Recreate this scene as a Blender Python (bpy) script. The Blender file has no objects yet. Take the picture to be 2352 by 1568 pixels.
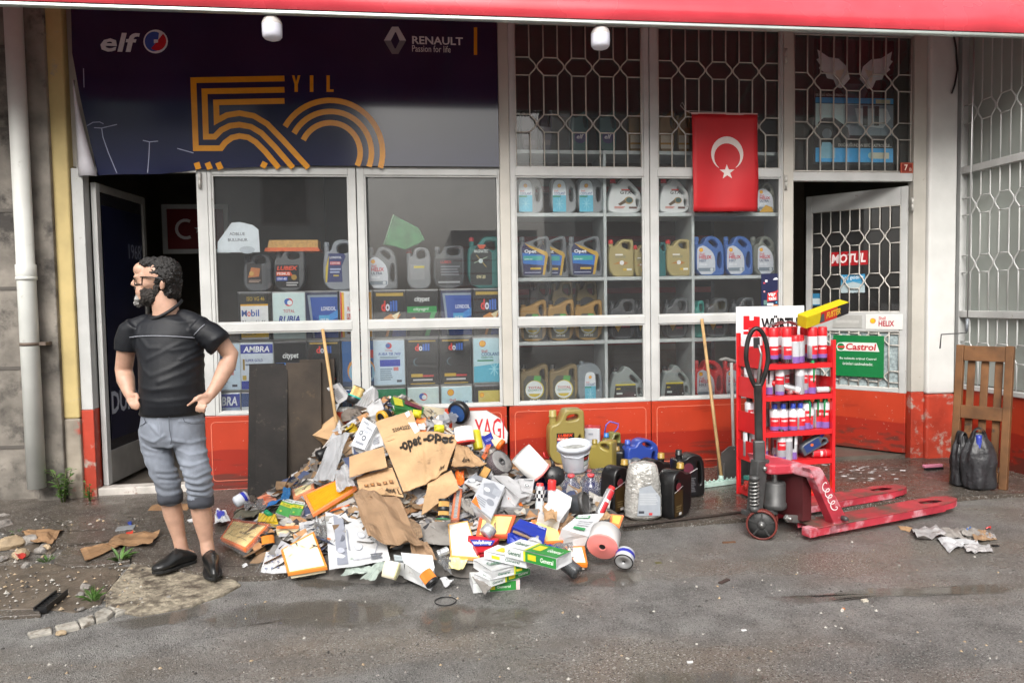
import bpy, bmesh, math, random
from math import sin, cos, pi, radians as R, sqrt, atan2
from mathutils import Vector as V, Matrix as MX, noise as NZ
rnd = random.Random(7)
sc = bpy.context.scene
# ---------------------------------------------------------------- camera
FPX, CW, CH = 1700.0, 2352.0, 1568.0          # focal length in pixels of a 2352 x 1568 view of the photograph
YAW, PIT, ROL, DCAM, HCAM = R(7.181), R(2.957), R(0.939), 6.025, 1.46
Fv = V((sin(YAW)*cos(PIT), cos(YAW)*cos(PIT), -sin(PIT)))
Rv = V((cos(YAW), -sin(YAW), 0))
Uv = Rv.cross(Fv)
cX = Rv*cos(ROL) - Uv*sin(ROL); cY = Rv*sin(ROL) + Uv*cos(ROL)
CAM = V((0, -DCAM, HCAM))
cam = bpy.data.cameras.new('camera'); co = bpy.data.objects.new('camera', cam); sc.collection.objects.link(co)
cam.sensor_width = 36; cam.lens = 36*FPX/CW; cam.clip_end = 500; cam.clip_start = .05
co.matrix_world = MX(((cX.x, cY.x, -Fv.x, CAM.x), (cX.y, cY.y, -Fv.y, CAM.y), (cX.z, cY.z, -Fv.z, CAM.z), (0, 0, 0, 1)))
sc.camera = co
# ---------------------------------------------------------------- world, sun, exposure (overcast, wet day)
w = bpy.data.worlds.new('World'); sc.world = w; w.use_nodes = True
nt = w.node_tree; bg = nt.nodes['Background']
sky = nt.nodes.new('ShaderNodeTexSky'); sky.sky_type = 'NISHITA'; sky.sun_disc = False
SUN_EL, SUN_AZ = R(39), R(198)
sky.sun_elevation = SUN_EL; sky.sun_rotation = SUN_AZ; sky.air_density = 1.6; sky.dust_density = 6; sky.ozone_density = .6
hs = nt.nodes.new('ShaderNodeHueSaturation'); hs.inputs['Saturation'].default_value = .22
nt.links.new(sky.outputs[0], hs.inputs['Color']); nt.links.new(hs.outputs[0], bg.inputs[0]); bg.inputs[1].default_value = .15
sl = bpy.data.lights.new('sun', 'SUN'); sl.energy = 1.4; sl.angle = R(35); sl.color = (1, .97, .93)
so = bpy.data.objects.new('sun', sl); sc.collection.objects.link(so)
sd = V((sin(SUN_AZ)*cos(SUN_EL), cos(SUN_AZ)*cos(SUN_EL), sin(SUN_EL)))
so.rotation_euler = sd.to_track_quat('Z', 'Y').to_euler(); so.location = (0, -6, 12)
vs = sc.view_settings; vs.view_transform = 'Standard'; vs.look = 'None'; vs.gamma = 1; vs.use_curve_mapping = False; vs.exposure = .72
sc.render.engine = 'CYCLES'; sc.cycles.use_denoising = True; sc.cycles.max_bounces = 8; sc.cycles.transparent_max_bounces = 24
sc.cycles.sample_clamp_indirect = 6
# ---------------------------------------------------------------- pixels of the photograph -> points
def ray(px, py):
    u_, v_ = px-CW/2, py-CH/2
    c, s = cos(ROL), sin(ROL); u = c*u_-s*v_; v = s*u_+c*v_
    return (Fv + Rv*(u/FPX) - Uv*(v/FPX))
def fp(px, py, Y=0.0):
    d = ray(px, py); t = (Y-CAM.y)/d.y; return CAM+d*t
def gp(px, py, z=0.0):
    d = ray(px, py); t = (z-CAM.z)/d.z; return CAM+d*t
def xp(px, py, X):
    d = ray(px, py); t = (X-CAM.x)/d.x; return CAM+d*t
def FX(px, py=650, Y=0.0): return fp(px, py, Y).x
def FZ(px, py, Y=0.0): return fp(px, py, Y).z
def lerp(a, b, t): return a+(b-a)*t
# ---------------------------------------------------------------- materials
MATS = {}
def mat(name, col=(.5, .5, .5), rough=.5, metal=0., var=.1, scale=9., bump=0., bscale=60., dirt=None, coat=0., alpha=1., spec=.5, sub=0., rvar=0., trans=0., detail=3):
    """col scaled by a noise of +-var; dirt=(colour, amount 0..1, scale) lays blotches of another colour over it"""
    if name in MATS: return MATS[name]
    m = bpy.data.materials.new(name); m.use_nodes = True; t = m.node_tree; N = t.nodes; L = t.links
    b = N['Principled BSDF']; b.inputs['Roughness'].default_value = rough; b.inputs['Metallic'].default_value = metal
    b.inputs['Specular IOR Level'].default_value = spec
    if coat: b.inputs['Coat Weight'].default_value = coat; b.inputs['Coat Roughness'].default_value = .08
    if alpha < 1: b.inputs['Alpha'].default_value = alpha
    if trans: b.inputs['Transmission Weight'].default_value = trans
    if sub: b.inputs['Subsurface Weight'].default_value = sub; b.inputs['Subsurface Radius'].default_value = (.01, .004, .002)
    g = N.new('ShaderNodeNewGeometry')
    c4 = (*col, 1)
    out = None
    if var or rvar:
        n = N.new('ShaderNodeTexNoise'); n.inputs['Scale'].default_value = scale; n.inputs['Detail'].default_value = detail
        L.new(g.outputs['Position'], n.inputs['Vector'])
        mr = N.new('ShaderNodeMapRange'); mr.inputs[1].default_value = .3; mr.inputs[2].default_value = .7
        mr.inputs[3].default_value = 1-var; mr.inputs[4].default_value = 1+var
        L.new(n.outputs['Fac'], mr.inputs[0])
        h = N.new('ShaderNodeHueSaturation'); h.inputs['Color'].default_value = c4; L.new(mr.outputs[0], h.inputs['Value']); out = h.outputs[0]
        if rvar:
            m2 = N.new('ShaderNodeMapRange'); m2.inputs[1].default_value = .35; m2.inputs[2].default_value = .65
            m2.inputs[3].default_value = rough-rvar; m2.inputs[4].default_value = rough+rvar
            L.new(n.outputs['Fac'], m2.inputs[0]); L.new(m2.outputs[0], b.inputs['Roughness'])
    if dirt:
        dc, da, ds = dirt
        n2 = N.new('ShaderNodeTexNoise'); n2.inputs['Scale'].default_value = ds; n2.inputs['Detail'].default_value = 6; n2.inputs['Roughness'].default_value = .65
        L.new(g.outputs['Position'], n2.inputs['Vector'])
        r2 = N.new('ShaderNodeMapRange'); r2.inputs[1].default_value = .72-.35*da; r2.inputs[2].default_value = .80-.25*da
        L.new(n2.outputs['Fac'], r2.inputs[0])
        mx = N.new('ShaderNodeMix'); mx.data_type = 'RGBA'; L.new(r2.outputs[0], mx.inputs['Factor'])
        if out: L.new(out, mx.inputs['A'])
        else: mx.inputs['A'].default_value = c4
        mx.inputs['B'].default_value = (*dc, 1); out = mx.outputs['Result']
    if out: L.new(out, b.inputs['Base Color'])
    else: b.inputs['Base Color'].default_value = c4
    if bump:
        n3 = N.new('ShaderNodeTexNoise'); n3.inputs['Scale'].default_value = bscale; n3.inputs['Detail'].default_value = 4
        L.new(g.outputs['Position'], n3.inputs['Vector'])
        bp = N.new('ShaderNodeBump'); bp.inputs['Strength'].default_value = bump; bp.inputs['Distance'].default_value = .01
        L.new(n3.outputs['Fac'], bp.inputs['Height']); L.new(bp.outputs[0], b.inputs['Normal'])
    MATS[name] = m; return m
def glass(name, tint=(.93, .95, .94), rough=.02, ior=1.5, bump=0., bscale=30, extra=0., haze=0.):
    if name in MATS: return MATS[name]
    m = bpy.data.materials.new(name); m.use_nodes = True; t = m.node_tree; N = t.nodes; L = t.links
    N.remove(N['Principled BSDF']); o = N['Material Output']
    tr = N.new('ShaderNodeBsdfTransparent'); tr.inputs[0].default_value = (*tint, 1)
    gl = N.new('ShaderNodeBsdfGlossy'); gl.inputs['Roughness'].default_value = rough
    fr = N.new('ShaderNodeFresnel'); fr.inputs[0].default_value = ior
    fo = fr.outputs[0]
    if extra:
        ad = N.new('ShaderNodeMath'); ad.inputs[1].default_value = extra; L.new(fo, ad.inputs[0]); fo = ad.outputs[0]
    mx = N.new('ShaderNodeMixShader'); L.new(fo, mx.inputs[0]); L.new(tr.outputs[0], mx.inputs[1]); L.new(gl.outputs[0], mx.inputs[2])
    if bump:
        g = N.new('ShaderNodeNewGeometry'); n3 = N.new('ShaderNodeTexNoise'); n3.inputs['Scale'].default_value = bscale; n3.inputs['Detail'].default_value = 5
        L.new(g.outputs['Position'], n3.inputs['Vector'])
        bp = N.new('ShaderNodeBump'); bp.inputs['Strength'].default_value = bump; bp.inputs['Distance'].default_value = .03
        L.new(n3.outputs['Fac'], bp.inputs['Height']); L.new(bp.outputs[0], gl.inputs['Normal']); L.new(bp.outputs[0], fr.inputs['Normal'])
    res = mx.outputs[0]
    if haze:
        df = N.new('ShaderNodeBsdfDiffuse'); df.inputs[0].default_value = (.75, .76, .78, 1); m3 = N.new('ShaderNodeMixShader'); m3.inputs[0].default_value = haze
        L.new(res, m3.inputs[1]); L.new(df.outputs[0], m3.inputs[2]); res = m3.outputs[0]
    L.new(res, o.inputs[0]); MATS[name] = m; return m
def C(hexs):                                    # sRGB hex -> linear colour
    r = []
    for i in (0, 2, 4):
        c = int(hexs[i:i+2], 16)/255; r.append(c/12.92 if c <= .04045 else ((c+.055)/1.055)**2.4)
    return tuple(r)
def ink(hexs, rough=.4):                        # plain printed colour
    return mat('print_'+hexs+('' if rough == .4 else '_%d' % int(rough*100)), C(hexs), rough, var=.05, scale=30, dirt=((.20, .17, .14), .07, 7))
# ---------------------------------------------------------------- mesh building
LINK = sc.collection.objects.link
class MB:
    def __init__(s): s.v = []; s.f = []; s.k = []; s.sm = []; s.mats = []
    def mi(s, m):
        if m not in s.mats: s.mats.append(m)
        return s.mats.index(m)
    def add(s, vs, fs, m, sm=False, T=None):
        o = len(s.v); i = s.mi(m)
        s.v += [tuple(T@V(p)) for p in vs] if T else [tuple(p) for p in vs]
        for f in fs: s.f.append([o+a for a in f]); s.k.append(i); s.sm.append(sm)
        return s
    def box(s, x0, x1, y0, y1, z0, z1, m, T=None):
        vs = [(x, y, z) for x in (x0, x1) for y in (y0, y1) for z in (z0, z1)]
        return s.add(vs, [(0, 1, 3, 2), (4, 6, 7, 5), (0, 4, 5, 1), (2, 3, 7, 6), (0, 2, 6, 4), (1, 5, 7, 3)], m, False, T)
    def poly(s, pts, m, T=None): return s.add(pts, [list(range(len(pts)))], m, False, T)
    def prism(s, out, y0, y1, m, T=None):       # outline in (x,z), extruded along y
        n = len(out)
        vs = [(x, y0, z) for x, z in out]+[(x, y1, z) for x, z in out]
        fs = [list(range(n)), list(range(2*n-1, n-1, -1))]+[(i, n+i, n+(i+1) % n, (i+1) % n) for i in range(n)]
        return s.add(vs, fs, m, False, T)
    def slab(s, pts, z0, z1, m, T=None):        # outline in (x,y), extruded along z
        n = len(pts)
        vs = [(p[0], p[1], z0) for p in pts]+[(p[0], p[1], z1 if len(p) < 3 else p[2]) for p in pts]
        fs = [list(range(n-1, -1, -1)), list(range(n, 2*n))]+[(i, (i+1) % n, n+(i+1) % n, n+i) for i in range(n)]
        return s.add(vs, fs, m, False, T)
    def tube(s, path, r, m, n=8, T=None, cap=True, sm=True, close=False):
        path = [V(p) for p in path]; L = len(path); vs = []; fs = []
        rr = r if isinstance(r, (list, tuple)) else [r]*L
        up = None
        for i, p in enumerate(path):
            if close: t = path[(i+1) % L]-path[i-1]
            else: t = path[min(i+1, L-1)]-path[max(i-1, 0)]
            t.normalize()
            if up is None:
                up = V((0, 0, 1)) if abs(t.z) < .9 else V((1, 0, 0))
            a = t.cross(up).normalized(); b = a.cross(t).normalized(); up = b
            vs += [p+(a*cos(2*pi*j/n)+b*sin(2*pi*j/n))*rr[i] for j in range(n)]
        for i in range(L if close else L-1):
            for j in range(n):
                i2 = (i+1) % L; fs.append((i*n+j, i2*n+j, i2*n+(j+1) % n, i*n+(j+1) % n))
        if cap and not close: fs += [list(range(n)), [(L-1)*n+j for j in range(n-1, -1, -1)]]
        fs = [f[::-1] for f in fs]
        return s.add(vs, fs, m, sm, T)
    def lathe(s, prof, m, n=24, T=None, sm=True, m2=None):   # (radius, z) profile around z
        vs = []; fs = []
        for r, z in prof: vs += [(r*cos(2*pi*j/n), r*sin(2*pi*j/n), z) for j in range(n)]
        for i in range(len(prof)-1):
            for j in range(n): fs.append((i*n+j, i*n+(j+1) % n, (i+1)*n+(j+1) % n, (i+1)*n+j))
        return s.add(vs, fs, m, sm, T)
    def disc(s, r, z, m, n=24, T=None, flip=False):
        f = list(range(n)); return s.add([(r*cos(2*pi*j/n), r*sin(2*pi*j/n), z) for j in range(n)], [f[::-1] if flip else f], m, False, T)
    def strip(s, pts, wd, m, T=None, y=0., close=False):     # flat ribbon in the (x,z) plane facing -y
        n = len(pts); a = []; 
        for i in range(n):
            p = V(pts[i]); q0 = V(pts[max(i-1, 0)]); q1 = V(pts[min(i+1, n-1)])
            if close: q0 = V(pts[i-1]); q1 = V(pts[(i+1) % n])
            d0 = (p-q0); d1 = (q1-p)
            d0 = d0.normalized() if d0.length > 1e-9 else d1.normalized(); d1 = d1.normalized() if d1.length > 1e-9 else d0
            nn = V((-d0.y-d1.y, d0.x+d1.x)); nn.normalize(); k = max(.35, nn.dot(V((-d0.y, d0.x))))
            a.append((p+nn*wd/2/k, p-nn*wd/2/k))
        vs = []
        for l, r_ in a: vs += [(l.x, y, l.y), (r_.x, y, r_.y)]
        fs = [(2*i, 2*i+1, 2*i+3, 2*i+2) for i in range(n-1)]
        if close: fs.append((2*n-2, 2*n-1, 1, 0))
        return s.add(vs, fs, m, False, T)
    def rect(s, x0, x1, z0, z1, m, y=0., T=None): return s.add([(x0, y, z0), (x1, y, z0), (x1, y, z1), (x0, y, z1)], [(0, 1, 2, 3)], m, False, T)
    def ell(s, cx, cz, rx, rz, m, y=0., n=20, T=None, a0=0, a1=2*pi):
        return s.poly([(cx+rx*cos(a0+(a1-a0)*i/n), y, cz+rz*sin(a0+(a1-a0)*i/n)) for i in range(n)], m, T)
    def text(s, t, x0, x1, z0, z1, m, y=0., T=None, bold=.0, shear=0., keep=True):
        vs, fs, wd, z_0, z_1 = glyphs(t, bold, shear)
        sz = (z1-z0)/max(1e-6, z_1-z_0); sx = (x1-x0)/wd
        if keep: sx = min(sx, sz*1.35); sz = min(sz, sx*2.2)
        cx = (x0+x1)/2-wd*sx/2; cz = (z0+z1)/2-(z_1-z_0)*sz/2
        return s.add([(cx+a*sx, y, cz+(b-z_0)*sz) for a, b in vs], fs, m, False, T)
    def mesh(s, name):
        me = bpy.data.meshes.new(name); me.from_pydata(s.v, [], s.f)
        for m in s.mats: me.materials.append(m)
        me.polygons.foreach_set('material_index', s.k); me.polygons.foreach_set('use_smooth', s.sm); me.update(); return me
    def build(s, name, parent=None, T=None, bev=0., kind=None, label=None, seg=2):
        o = bpy.data.objects.new(name, s.mesh(name)); LINK(o)
        if parent: o.parent = parent
        if T is not None: o.matrix_basis = T
        if bev:
            b = o.modifiers.new('bevel', 'BEVEL'); b.width = bev; b.segments = seg; b.limit_method = 'ANGLE'; b.angle_limit = R(35); b.harden_normals = False
        if kind: o['kind'] = kind
        if label: o['label'] = label
        return o
_G = {}
def glyphs(t, bold=0., shear=0.):
    k = (t, bold, shear)
    if k in _G: return _G[k]
    cu = bpy.data.curves.new('t', 'FONT'); cu.body = t; cu.size = 1; cu.resolution_u = 2; cu.offset = bold; cu.shear = shear; cu.fill_mode = 'FRONT' if hasattr(cu, 'fill_mode') else cu.fill_mode
    o = bpy.data.objects.new('t', cu); LINK(o); bpy.context.view_layer.update()
    me = bpy.data.meshes.new_from_object(o.evaluated_get(bpy.context.evaluated_depsgraph_get()))
    vs = [(v.co.x, v.co.y) for v in me.vertices]; fs = []
    for p in me.polygons:
        f = list(p.vertices)
        a = 0
        for i in range(len(f)):
            x0, y0 = vs[f[i]]; x1, y1 = vs[f[(i+1) % len(f)]]; a += x0*y1-x1*y0
        fs.append(f if a > 0 else f[::-1])
    bpy.data.objects.remove(o); bpy.data.curves.remove(cu); bpy.data.meshes.remove(me)
    x0 = min(a for a, b in vs); vs = [(a-x0, b) for a, b in vs]
    r = (vs, fs, max(a for a, b in vs), min(b for a, b in vs), max(b for a, b in vs)); _G[k] = r; return r
def tag(o, label, cat, group=None):
    o['label'] = label; o['category'] = cat
    if group: o['group'] = group
    return o
def thing(name, label, cat, loc=(0, 0, 0), rot=(0, 0, 0), group=None, T=None):
    o = bpy.data.objects.new(name, None); LINK(o); o.empty_display_size = .1
    if T is not None: o.matrix_basis = T
    else: o.location = loc; o.rotation_euler = rot
    return tag(o, label, cat, group)
def struct(o): o['kind'] = 'structure'; return o
def copyo(src, parent, T=None):
    o = src.copy(); LINK(o); o.parent = parent
    if T is not None: o.matrix_basis = T
    return o
def frameT(o, x, z):                             # matrix with given origin, local x axis, local z axis (orthonormalised)
    x = V(x).normalized(); z = V(z); z = (z-x*z.dot(x)).normalized(); y = z.cross(x)
    o = V(o); return MX(((x.x, y.x, z.x, o.x), (x.y, y.y, z.y, o.y), (x.z, y.z, z.z, o.z), (0, 0, 0, 1)))
def TR(x, y, z, rx=0, ry=0, rz=0): return MX.Translation((x, y, z)) @ MX.Rotation(rz, 4, 'Z') @ MX.Rotation(ry, 4, 'Y') @ MX.Rotation(rx, 4, 'X')
ORD = ['first', 'second', 'third', 'fourth', 'fifth', 'sixth', 'seventh', 'eighth', 'ninth', 'tenth', 'eleventh', 'twelfth', 'thirteenth', 'fourteenth', 'fifteenth', 'sixteenth']
# common materials
M_white = mat('white_paint', (.47, .475, .465), .5, var=.10, scale=5, dirt=((.20, .15, .10), .16, 22))
M_cream = mat('cream_paint', (.45, .43, .385), .5, var=.1, scale=4, dirt=((.2, .13, .08), .13, 22))
M_bar = mat('bar_paint', (.50, .475, .43), .5, var=.15, scale=14)
def red_paint():                                  # upper coat, and the darker second coat below a wavy edge, both stained
    m = mat('red_panel_paint', (.42, .040, .014), .38, var=.15, scale=2.6, coat=.12); t = m.node_tree; N = t.nodes; L = t.links; b = N['Principled BSDF']
    top = b.inputs['Base Color'].links[0].from_socket; g = [n for n in N if n.type == 'NEW_GEOMETRY'][0]
    sp = N.new('ShaderNodeSeparateXYZ'); L.new(g.outputs['Position'], sp.inputs[0])
    def nz(sc_, st, det=3):
        mp = N.new('ShaderNodeMapping'); mp.inputs['Scale'].default_value = st; L.new(g.outputs['Position'], mp.inputs[0]); n = N.new('ShaderNodeTexNoise'); n.inputs['Scale'].default_value = sc_; n.inputs['Detail'].default_value = det; L.new(mp.outputs[0], n.inputs['Vector']); return n.outputs['Fac']
    def mth(op, a, c):
        q = N.new('ShaderNodeMath'); q.operation = op
        for k, x in enumerate((a, c)):
            if isinstance(x, (int, float)): q.inputs[k].default_value = x
            else: L.new(x, q.inputs[k])
        return q.outputs[0]
    def mr(i_, a, c, d, e):
        r = N.new('ShaderNodeMapRange'); L.new(i_, r.inputs[0])
        for k, x in enumerate((a, c, d, e)): r.inputs[k+1].default_value = x
        return r.outputs[0]
    def mix(f, a, c):
        x = N.new('ShaderNodeMix'); x.data_type = 'RGBA'; L.new(f, x.inputs['Factor']); L.new(a, x.inputs['A']); x.inputs['B'].default_value = (*c, 1); return x.outputs['Result']
    z = mth('ADD', sp.outputs[2], mth('MULTIPLY', nz(2.2, (1, 1, .3)), .09))
    c = mix(mr(z, .385, .395, 1, 0), top, (.30, .020, .009))
    c = mix(mr(nz(3.5, (.5, 1, 3), 5), .58, .72, 0, .7), c, (.16, .016, .010))
    c = mix(mr(mth('SUBTRACT', nz(9, (.25, 1, 2.5), 6), mth('MULTIPLY', sp.outputs[2], 1.2)), .28, .42, 0, .85), c, (.10, .028, .020))
    c = mix(mr(nz(55, (1, 1, 1), 2), .70, .74, 0, .6), c, (.45, .40, .36))
    L.new(c, b.inputs['Base Color']); return m
M_red = red_paint()
M_redold = mat('flaking_red_paint', (.40, .045, .022), .5, var=.25, scale=5, dirt=((.38, .33, .28), .5, 9), bump=.3, bscale=25)
M_black = mat('black_plastic', (.012, .012, .013), .35, var=.2)
M_dark = mat('dark_gap', (.01, .01, .01), .8, var=0)
M_glass = glass('window_glass', (.985, .99, .99), .012, 1.5, haze=.02)
M_steel = mat('steel', (.45, .45, .45), .3, 1., var=.15)
# ================================================================ ground
def wet_ground(name, base, dark, brown, grain, puddle_lo, puddle_hi, bump):
    m = bpy.data.materials.new(name); m.use_nodes = True; t = m.node_tree; N = t.nodes; L = t.links; b = N['Principled BSDF']
    g = N.new('ShaderNodeNewGeometry')
    def nz(sc_, det=4, ro=.55, warp=None):
        n = N.new('ShaderNodeTexNoise'); n.inputs['Scale'].default_value = sc_; n.inputs['Detail'].default_value = det; n.inputs['Roughness'].default_value = ro
        if warp:
            mp = N.new('ShaderNodeMapping'); mp.inputs['Scale'].default_value = warp; L.new(g.outputs['Position'], mp.inputs[0]); L.new(mp.outputs[0], n.inputs['Vector'])
        else: L.new(g.outputs['Position'], n.inputs['Vector'])
        return n.outputs['Fac']
    def mr(i, a, b_, c, d):
        r = N.new('ShaderNodeMapRange'); L.new(i, r.inputs[0])
        for k, x in enumerate((a, b_, c, d)): r.inputs[k+1].default_value = x
        return r.outputs[0]
    def mix(f, a, bb):
        x = N.new('ShaderNodeMix'); x.data_type = 'RGBA'; L.new(f, x.inputs['Factor'])
        for k, q in (('A', a), ('B', bb)):
            if isinstance(q, tuple): x.inputs[k].default_value = (*q, 1)
            else: L.new(q, x.inputs[k])
        return x.outputs['Result']
    big = nz(.9, 5, .6, (.55, 1.3, 1)); mid = nz(5, 5); fine = nz(160, 2); fine2 = nz(70, 3)
    c = mix(mr(mid, .35, .65, 0, 1), base, dark)
    c = mix(mr(nz(.35, 3, .6, (.5, 1.6, 1)), .42, .58, 0, .45), c, tuple(x*.6 for x in dark))
    c = mix(mr(big, .45, .62, 0, .85), c, brown)
    vo = N.new('ShaderNodeTexVoronoi'); vo.inputs['Scale'].default_value = grain; L.new(g.outputs['Position'], vo.inputs['Vector'])
    sp = N.new('ShaderNodeSeparateColor'); L.new(vo.outputs['Color'], sp.inputs[0])
    c = mix(mr(sp.outputs[0], .84, .93, 0, .7), c, (.36, .35, .33))
    c = mix(mr(sp.outputs[1], .78, .95, 0, .8), c, (.014, .014, .014))
    L.new(c, b.inputs['Base Color'])
    r = mr(big, puddle_lo, puddle_hi, .40, .12)
    r2 = N.new('ShaderNodeMath'); r2.operation = 'ADD'; L.new(r, r2.inputs[0]); L.new(mr(mid, .3, .7, -.08, .14), r2.inputs[1]); L.new(r2.outputs[0], b.inputs['Roughness'])
    bp = N.new('ShaderNodeBump'); bp.inputs['Distance'].default_value = .006
    st = mr(big, puddle_lo, puddle_hi, bump, bump*.25); L.new(st, bp.inputs['Strength'])
    ad = N.new('ShaderNodeMath'); ad.operation = 'ADD'; L.new(vo.outputs['Distance'], ad.inputs[0]); L.new(fine2, ad.inputs[1]); L.new(ad.outputs[0], bp.inputs['Height']); L.new(bp.outputs[0], b.inputs['Normal'])
    return m
M_asph = wet_ground('wet_asphalt', (.27, .262, .25), (.145, .139, .132), (.155, .132, .108), 200, .46, .62, 1.0)
M_conc = wet_ground('wet_concrete', (.115, .096, .078), (.062, .050, .040), (.078, .060, .045), 170, .40, .58, .3)
M_patch = mat('pale_rough_concrete', (.30, .26, .195), .6, var=.4, scale=34, dirt=((.085, .068, .052), .72, 11), bump=1., bscale=50)
M_kerb = mat('old_kerb_paint', (.38, .355, .31), .65, var=.3, scale=18, dirt=((.12, .095, .07), .55, 14), bump=.5, bscale=40)
M_soil = mat('wet_soil', (.115, .092, .070), .42, var=.35, scale=9, bump=.5, bscale=60, dirt=((.20, .18, .16), .38, 40))
GZ = .03                                          # top of the pavement in front of the shop
mb = MB(); mb.rect  # street
n = 60
vs_ = []; fs_ = []
mb.add([(-150, -150, 0), (150, -150, 0), (150, 150, 0), (-150, 150, 0)], [(0, 1, 2, 3)], M_asph)
struct(mb.build('street_asphalt'))
def rough_edge(pts, amp, step=.06, seed=1):
    rr = random.Random(seed); out = []
    for i in range(len(pts)):
        a = V(pts[i][:2]); b = V(pts[(i+1) % len(pts)][:2]); k = max(1, int((b-a).length/step))
        for j in range(k):
            p = a.lerp(b, j/k); q = NZ.noise(V((p.x*3, p.y*3, seed)))*amp*2; out.append((p.x+rr.uniform(-amp, amp)*.4+q, p.y+rr.uniform(-amp, amp)*.4+q*.6))
    return out
pav = bpy.data.objects.new('pavement', None); LINK(pav); struct(pav)
def slab(px, z, m, seed, name='concrete_slab', amp=.012, z0=-.05):
    pts = [gp(x, y, z) for x, y in px]
    mb = MB(); mb.slab(rough_edge(pts, amp, .07, seed), z0, z, m); o = mb.build(name, pav, bev=.006); return o
W0 = gp(505, 1300, GZ)
# the apron along the shop front, in one sheet from the left neighbour to the right wall
pts = [gp(20, 1224, GZ), gp(140, 1251, GZ), gp(232, 1243, GZ), gp(268, 1236, GZ), gp(300, 1262, GZ), gp(305, 1288, GZ), gp(420, 1306, GZ), gp(520, 1322, GZ), gp(640, 1318, GZ), gp(900, 1262, GZ), gp(1250, 1222, GZ), gp(1700, 1190, GZ), gp(2080, 1148, GZ), gp(2352, 1132, GZ)]
pts = [(p.x, p.y) for p in pts]+[(8.5, -1.0), (8.5, .02), (-3.6, .02)]
pp = rough_edge(pts[:14], .015, .07, 5)
pp = [p for p in pp if p[0] < pts[13][0]-.02]+[pts[13]]+pts[14:]
mb = MB(); mb.slab(pp, -.05, GZ, M_conc); mb.build('concrete_slab', pav, bev=.006)
slab([(142, 1256), (232, 1247), (262, 1241), (296, 1264), (300, 1286), (222, 1297), (172, 1298), (124, 1290)], .022, M_conc, 11)
slab([(20, 1229), (138, 1256), (120, 1270), (40, 1262), (0, 1258), (0, 1240)], .008, M_soil, 12, 'soil_patch')
slab([(306, 1292), (420, 1310), (520, 1326), (556, 1340), (520, 1362), (430, 1392), (330, 1408), (292, 1398), (244, 1386), (262, 1340), (285, 1310)], .013, M_patch, 13, amp=.03)
slab([(178, 1421), (214, 1408), (218, 1424), (182, 1436)], .018, M_kerb, 14, 'kerb_stone', amp=.008)
slab([(217, 1406), (242, 1392), (262, 1402), (246, 1416), (221, 1423)], .022, M_kerb, 24, 'kerb_stone', amp=.008)
slab([(245, 1389), (290, 1400), (262, 1412), (266, 1402)], .016, M_kerb, 25, 'kerb_stone', amp=.008)
slab([(62, 1450), (120, 1436), (124, 1450), (70, 1460)], .012, M_kerb, 26, 'kerb_stone', amp=.008)
slab([(124, 1434), (174, 1423), (177, 1437), (128, 1449)], .018, M_kerb, 15, 'kerb_stone')
slab([(-60, 1402), (92, 1398), (95, 1408), (-60, 1420)], .02, M_conc, 16, 'kerb_stone')
slab([(-160, 1300), (118, 1294), (170, 1302), (300, 1300), (280, 1308), (258, 1338), (238, 1384), (172, 1404), (96, 1396), (-120, 1398)], .006, M_soil, 17, 'soil_patch')
mck = mat('crack_dark', (.02, .016, .012), .9, var=0)
for k_, pl in enumerate(([(268, 1232), (300, 1222), (320, 1204), (312, 1192), (285, 1182)], [(96, 1182), (150, 1206), (160, 1226)], [(420, 1306), (470, 1296), (540, 1300), (600, 1296)])):
    mb = MB(); P_ = [gp(x, y, GZ+.001) for x, y in pl]; vs_ = []
    for a_, b_ in zip(P_, P_[1:]):
        for i in range(6): p_ = a_.lerp(b_, i/6); q_ = .02*NZ.noise(V((p_.x*9, p_.y*9, k_))); vs_.append((p_.x+q_, p_.y+q_, .002+.003*abs(NZ.noise(V((p_.x*20, p_.y*20, 1))))))
    mb.add([c for x, y, w_ in vs_ for c in ((x, y-w_, GZ+.0015), (x, y+w_, GZ+.0015))], [(2*i, 2*i+2, 2*i+3, 2*i+1) for i in range(len(vs_)-1)], mck); mb.build('crack', pav)
# water standing in the hollows of the asphalt: a film that thins out to nothing at its rim
M_water = bpy.data.materials.new('muddy_water'); M_water.use_nodes = True; _t = M_water.node_tree; _N = _t.nodes; _L = _t.links; _b = _N['Principled BSDF']
_b.inputs['Base Color'].default_value = (.13, .115, .095, 1); _b.inputs['Roughness'].default_value = .05
_a = _N.new('ShaderNodeAttribute'); _a.attribute_name = 'depth'; _n = _N.new('ShaderNodeTexNoise'); _n.inputs['Scale'].default_value = 7; _n.inputs['Detail'].default_value = 6
_g = _N.new('ShaderNodeNewGeometry'); _L.new(_g.outputs['Position'], _n.inputs['Vector'])
_s = _N.new('ShaderNodeMath'); _s.operation = 'ADD'; _L.new(_a.outputs['Fac'], _s.inputs[0]); _L.new(_n.outputs['Fac'], _s.inputs[1])
_r = _N.new('ShaderNodeMapRange'); _r.inputs[1].default_value = .75; _r.inputs[2].default_value = 1.25; _r.inputs[3].default_value = 0; _r.inputs[4].default_value = .6; _L.new(_s.outputs[0], _r.inputs[0]); _L.new(_r.outputs[0], _b.inputs['Alpha'])
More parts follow.
